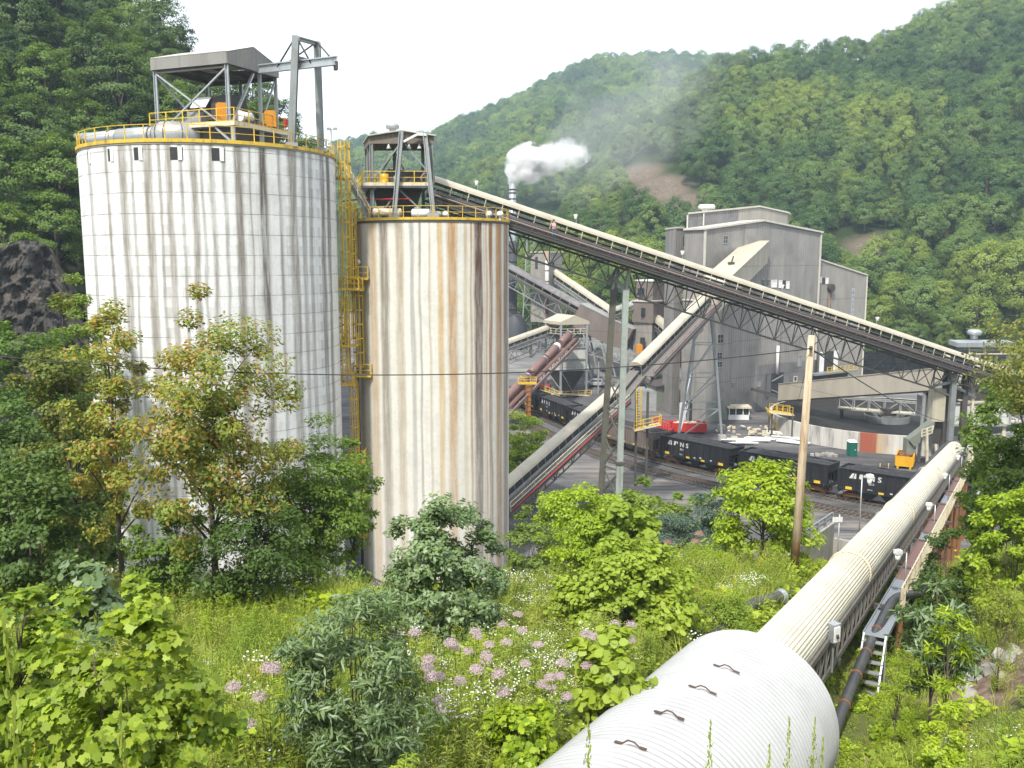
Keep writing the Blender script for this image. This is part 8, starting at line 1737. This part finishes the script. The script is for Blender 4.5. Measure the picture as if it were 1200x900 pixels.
SW = [source('weed_source', weed(5, 8, .85, .095, 'lance', 44, L_WEED)), source('weed_source', weed(6, 7, .7, .085, 'leaf', 32, L_WEED)), source('weed_source', weed(7, 8, 1.0, .10, 'lance', 50, L_GRASS)), source('weed_source', weed(8, 9, .45, .11, 'round', 12, L_MID))]
SV = [source('creeper_source', weed(9, 14, .32, .15, 'round', 7, L_LIME, spread=.5)), source('creeper_source', weed(10, 14, .28, .13, 'leaf', 8, L_WEED, spread=.5))]
SF = [source('fleabane_source', weed(12, 8, .85, .09, 'lance', 8, L_WEED, 'flat', L_WHITE, 9, .3, .12))]
SGD = [source('goldenrod_source', weed(13, 4, .95, .11, 'lance', 26, L_WEED, 'spire', L_GOLD, 30, .2, .14))]
def mz(f, a=0.0): return lambda x, y, z, rng: math.sin(x * .35 + a) + math.sin(y * .28 + a * 2 + x * .1) + rng.normal() * .6 > f
meadow('grass', 'long yellow green grass covering the meadow and banks', 'grass', 8000, 50, SG, .8, 1.5)
meadow('dry_grass', 'straw coloured dry grass in patches of the meadow', 'grass', 900, 51, SD, .8, 1.3, keep=mz(1.0, 2))
meadow('weeds', 'leafy green weeds standing all over the meadow', 'weeds', 11000, 52, SW, .75, 1.45, keep=mz(-1.3, 1))
meadow('creeper', 'low bright leaved ground cover between the weeds', 'ground cover', 3800, 53, SV, .8, 1.7, .1, keep=mz(-.4, 3))
meadow('trench_grass', 'short grass and creepers on the ground under the walkway and around the culvert', 'grass', 1500, 58, [SG[1], SV[0], SV[1]], .3, .62, .1, y0=14, y1=46, low=True, keep=lambda x, y, z, rng: abs((x - T0.x) * .870 - (y - T0.y) * .493 - 1.2) < 3.2)
meadow('wildflowers', 'small white fleabane flowers sprinkled through the meadow', 'flowers', 560, 54, SF, .7, 1.15, keep=lambda x, y, z, rng: (10 < y < 36 and -3 < x < 9) or rng.uniform() < .12)
meadow('goldenrod', 'yellow flowered goldenrod scattered in the meadow', 'flowers', 260, 55, SGD, .7, 1.2, keep=lambda x, y, z, rng: x > 6 or rng.uniform() < .3)
# joe-pye weed: tall plants with dusky pink heads, each its own
JP = [(weed(60 + i, 3 + i, 1.75, .24, 'lance', 22, L_WEED, 'dome', L_PINK, 520, .5, .155), None) for i in range(3)]
def single_plant(name, label, cat, u, v, Yd, me, h, group=None, rz=0.0):
    tp = P(u, v, Yd); b = V((tp.x, tp.y, gz(tp.x, tp.y))); s_ = max(.35, (tp.z - b.z) / h); o = bpy.data.objects.new(name, me); col.objects.link(o); o.location = b; o.scale = (min(s_, .95), min(s_, .95), s_); o.rotation_euler = (0, 0, rz); return tag(o, label, cat, group)
for i, (u, v, Yd, lab) in enumerate(((306, 786, 14, 'pink flowered tall weed left of the grey green shrub, nearer the lobed sapling'), (326, 778, 14, 'pink flowered tall weed touching the left side of the grey green shrub'), (492, 742, 17, 'pink flowered tall weed just right of the grey green shrub, upper one'), (500, 765, 15.5, 'pink flowered tall weed just right of the grey green shrub, lower one'), (532, 762, 17, 'pink flowered tall weed in the middle of the meadow, left of the dense pair'),
        (552, 782, 16, 'pink flowered tall weed low in the middle of the meadow'), (566, 742, 19, 'pink flowered tall weed with the highest head in the meadow middle'), (588, 728, 21, 'small pink flowered weed farthest back in the meadow middle'), (600, 752, 19, 'pink flowered tall weed at the right of the meadow middle group'), (640, 772, 18, 'pale pink flowered weed among white flowers right of the meadow middle'), (662, 780, 18, 'pale pink flowered weed left of the heart leaved plant'), (714, 730, 20, 'pink flowered weed rising from the heart leaved plant'), (430, 866, 14, 'purplish pink flowered weed at the bottom edge of the meadow'))):
    single_plant('flowering_weed', lab, 'plant', u, v, Yd, JP[i % 3][0], 2.0, 'pink flowered weeds in the meadow', i * 1.1)
JB = weed(66, 1, 2.0, .3, 'leaf', 14, L_LIME, 'dome', leafmat('flower_dusky', (.30, .17, .15), (.46, .29, .26), trans=.2), 900, .05, .24)
for u, v, lab in ((790, 624, 'dusky pink flower spike on the crest, leftmost by the grey slab'), (817, 617, 'dusky pink flower spike on the crest, the middle and smallest one'), (828, 609, 'tall tiered dusky pink flower spike on the crest nearest the leafy tree')):
    single_plant('flower_spike', lab, 'plant', u, v - 3, 37, JB, 2.15, 'dusky flower spikes on the crest', u)
GR = [weed(70 + i, 2, 1.3, .11, 'lance', 52, L_WEED, 'spire', leafmat('bud_lime%d' % i, (.25, .34, .05), (.40, .46, .08), trans=.4), 160, .12, .2) for i in range(2)]
for i, (u, v, Yd, lab) in enumerate(((10, 792, 6.0, 'goldenrod stalk at the very left of the bottom edge'), (28, 800, 6.2, 'goldenrod stalk second from the left at the bottom edge'), (52, 850, 6.4, 'short goldenrod stalk right of the pair at the lower left corner'), (830, 862, 14, 'goldenrod stalk before the culvert, leftmost'), (878, 868, 14, 'goldenrod stalk before the culvert with yellow tip'), (915, 866, 14, 'goldenrod stalk before the lower right of the culvert'), (975, 845, 16, 'goldenrod stalk at the right foot of the culvert'), (700, 872, 12, 'thin weed stalk before the culvert near its left lower lug'), (590, 870, 10, 'weed stalk at the bottom edge left of the culvert'), (160, 870, 7, 'weed stalk at the bottom edge under the lobed sapling'))):
    single_plant('goldenrod_stalk', lab, 'plant', u, v, Yd, GR[i % 2], 1.5, 'single tall stalks along the bottom edge', i)
# ------------------------------------------------------------------ air
if HAZE:
    mb = MB(); mb.box((0, 560, 131), (2200, 1240, 282)); k = NT('haze'); k.t.nodes.remove(k.b); vp = k.n('VolumePrincipled'); vp.inputs['Color'].default_value = (.66, .82, 1.0, 1); vp.inputs['Density'].default_value = HAZE; vp.inputs['Anisotropy'].default_value = .3; k.l(vp.outputs[0], k.o.inputs['Volume'])
    o = mb.build('haze', k.mat); tag(o, 'thin pale summer haze in the valley air', 'haze', None, 'stuff')
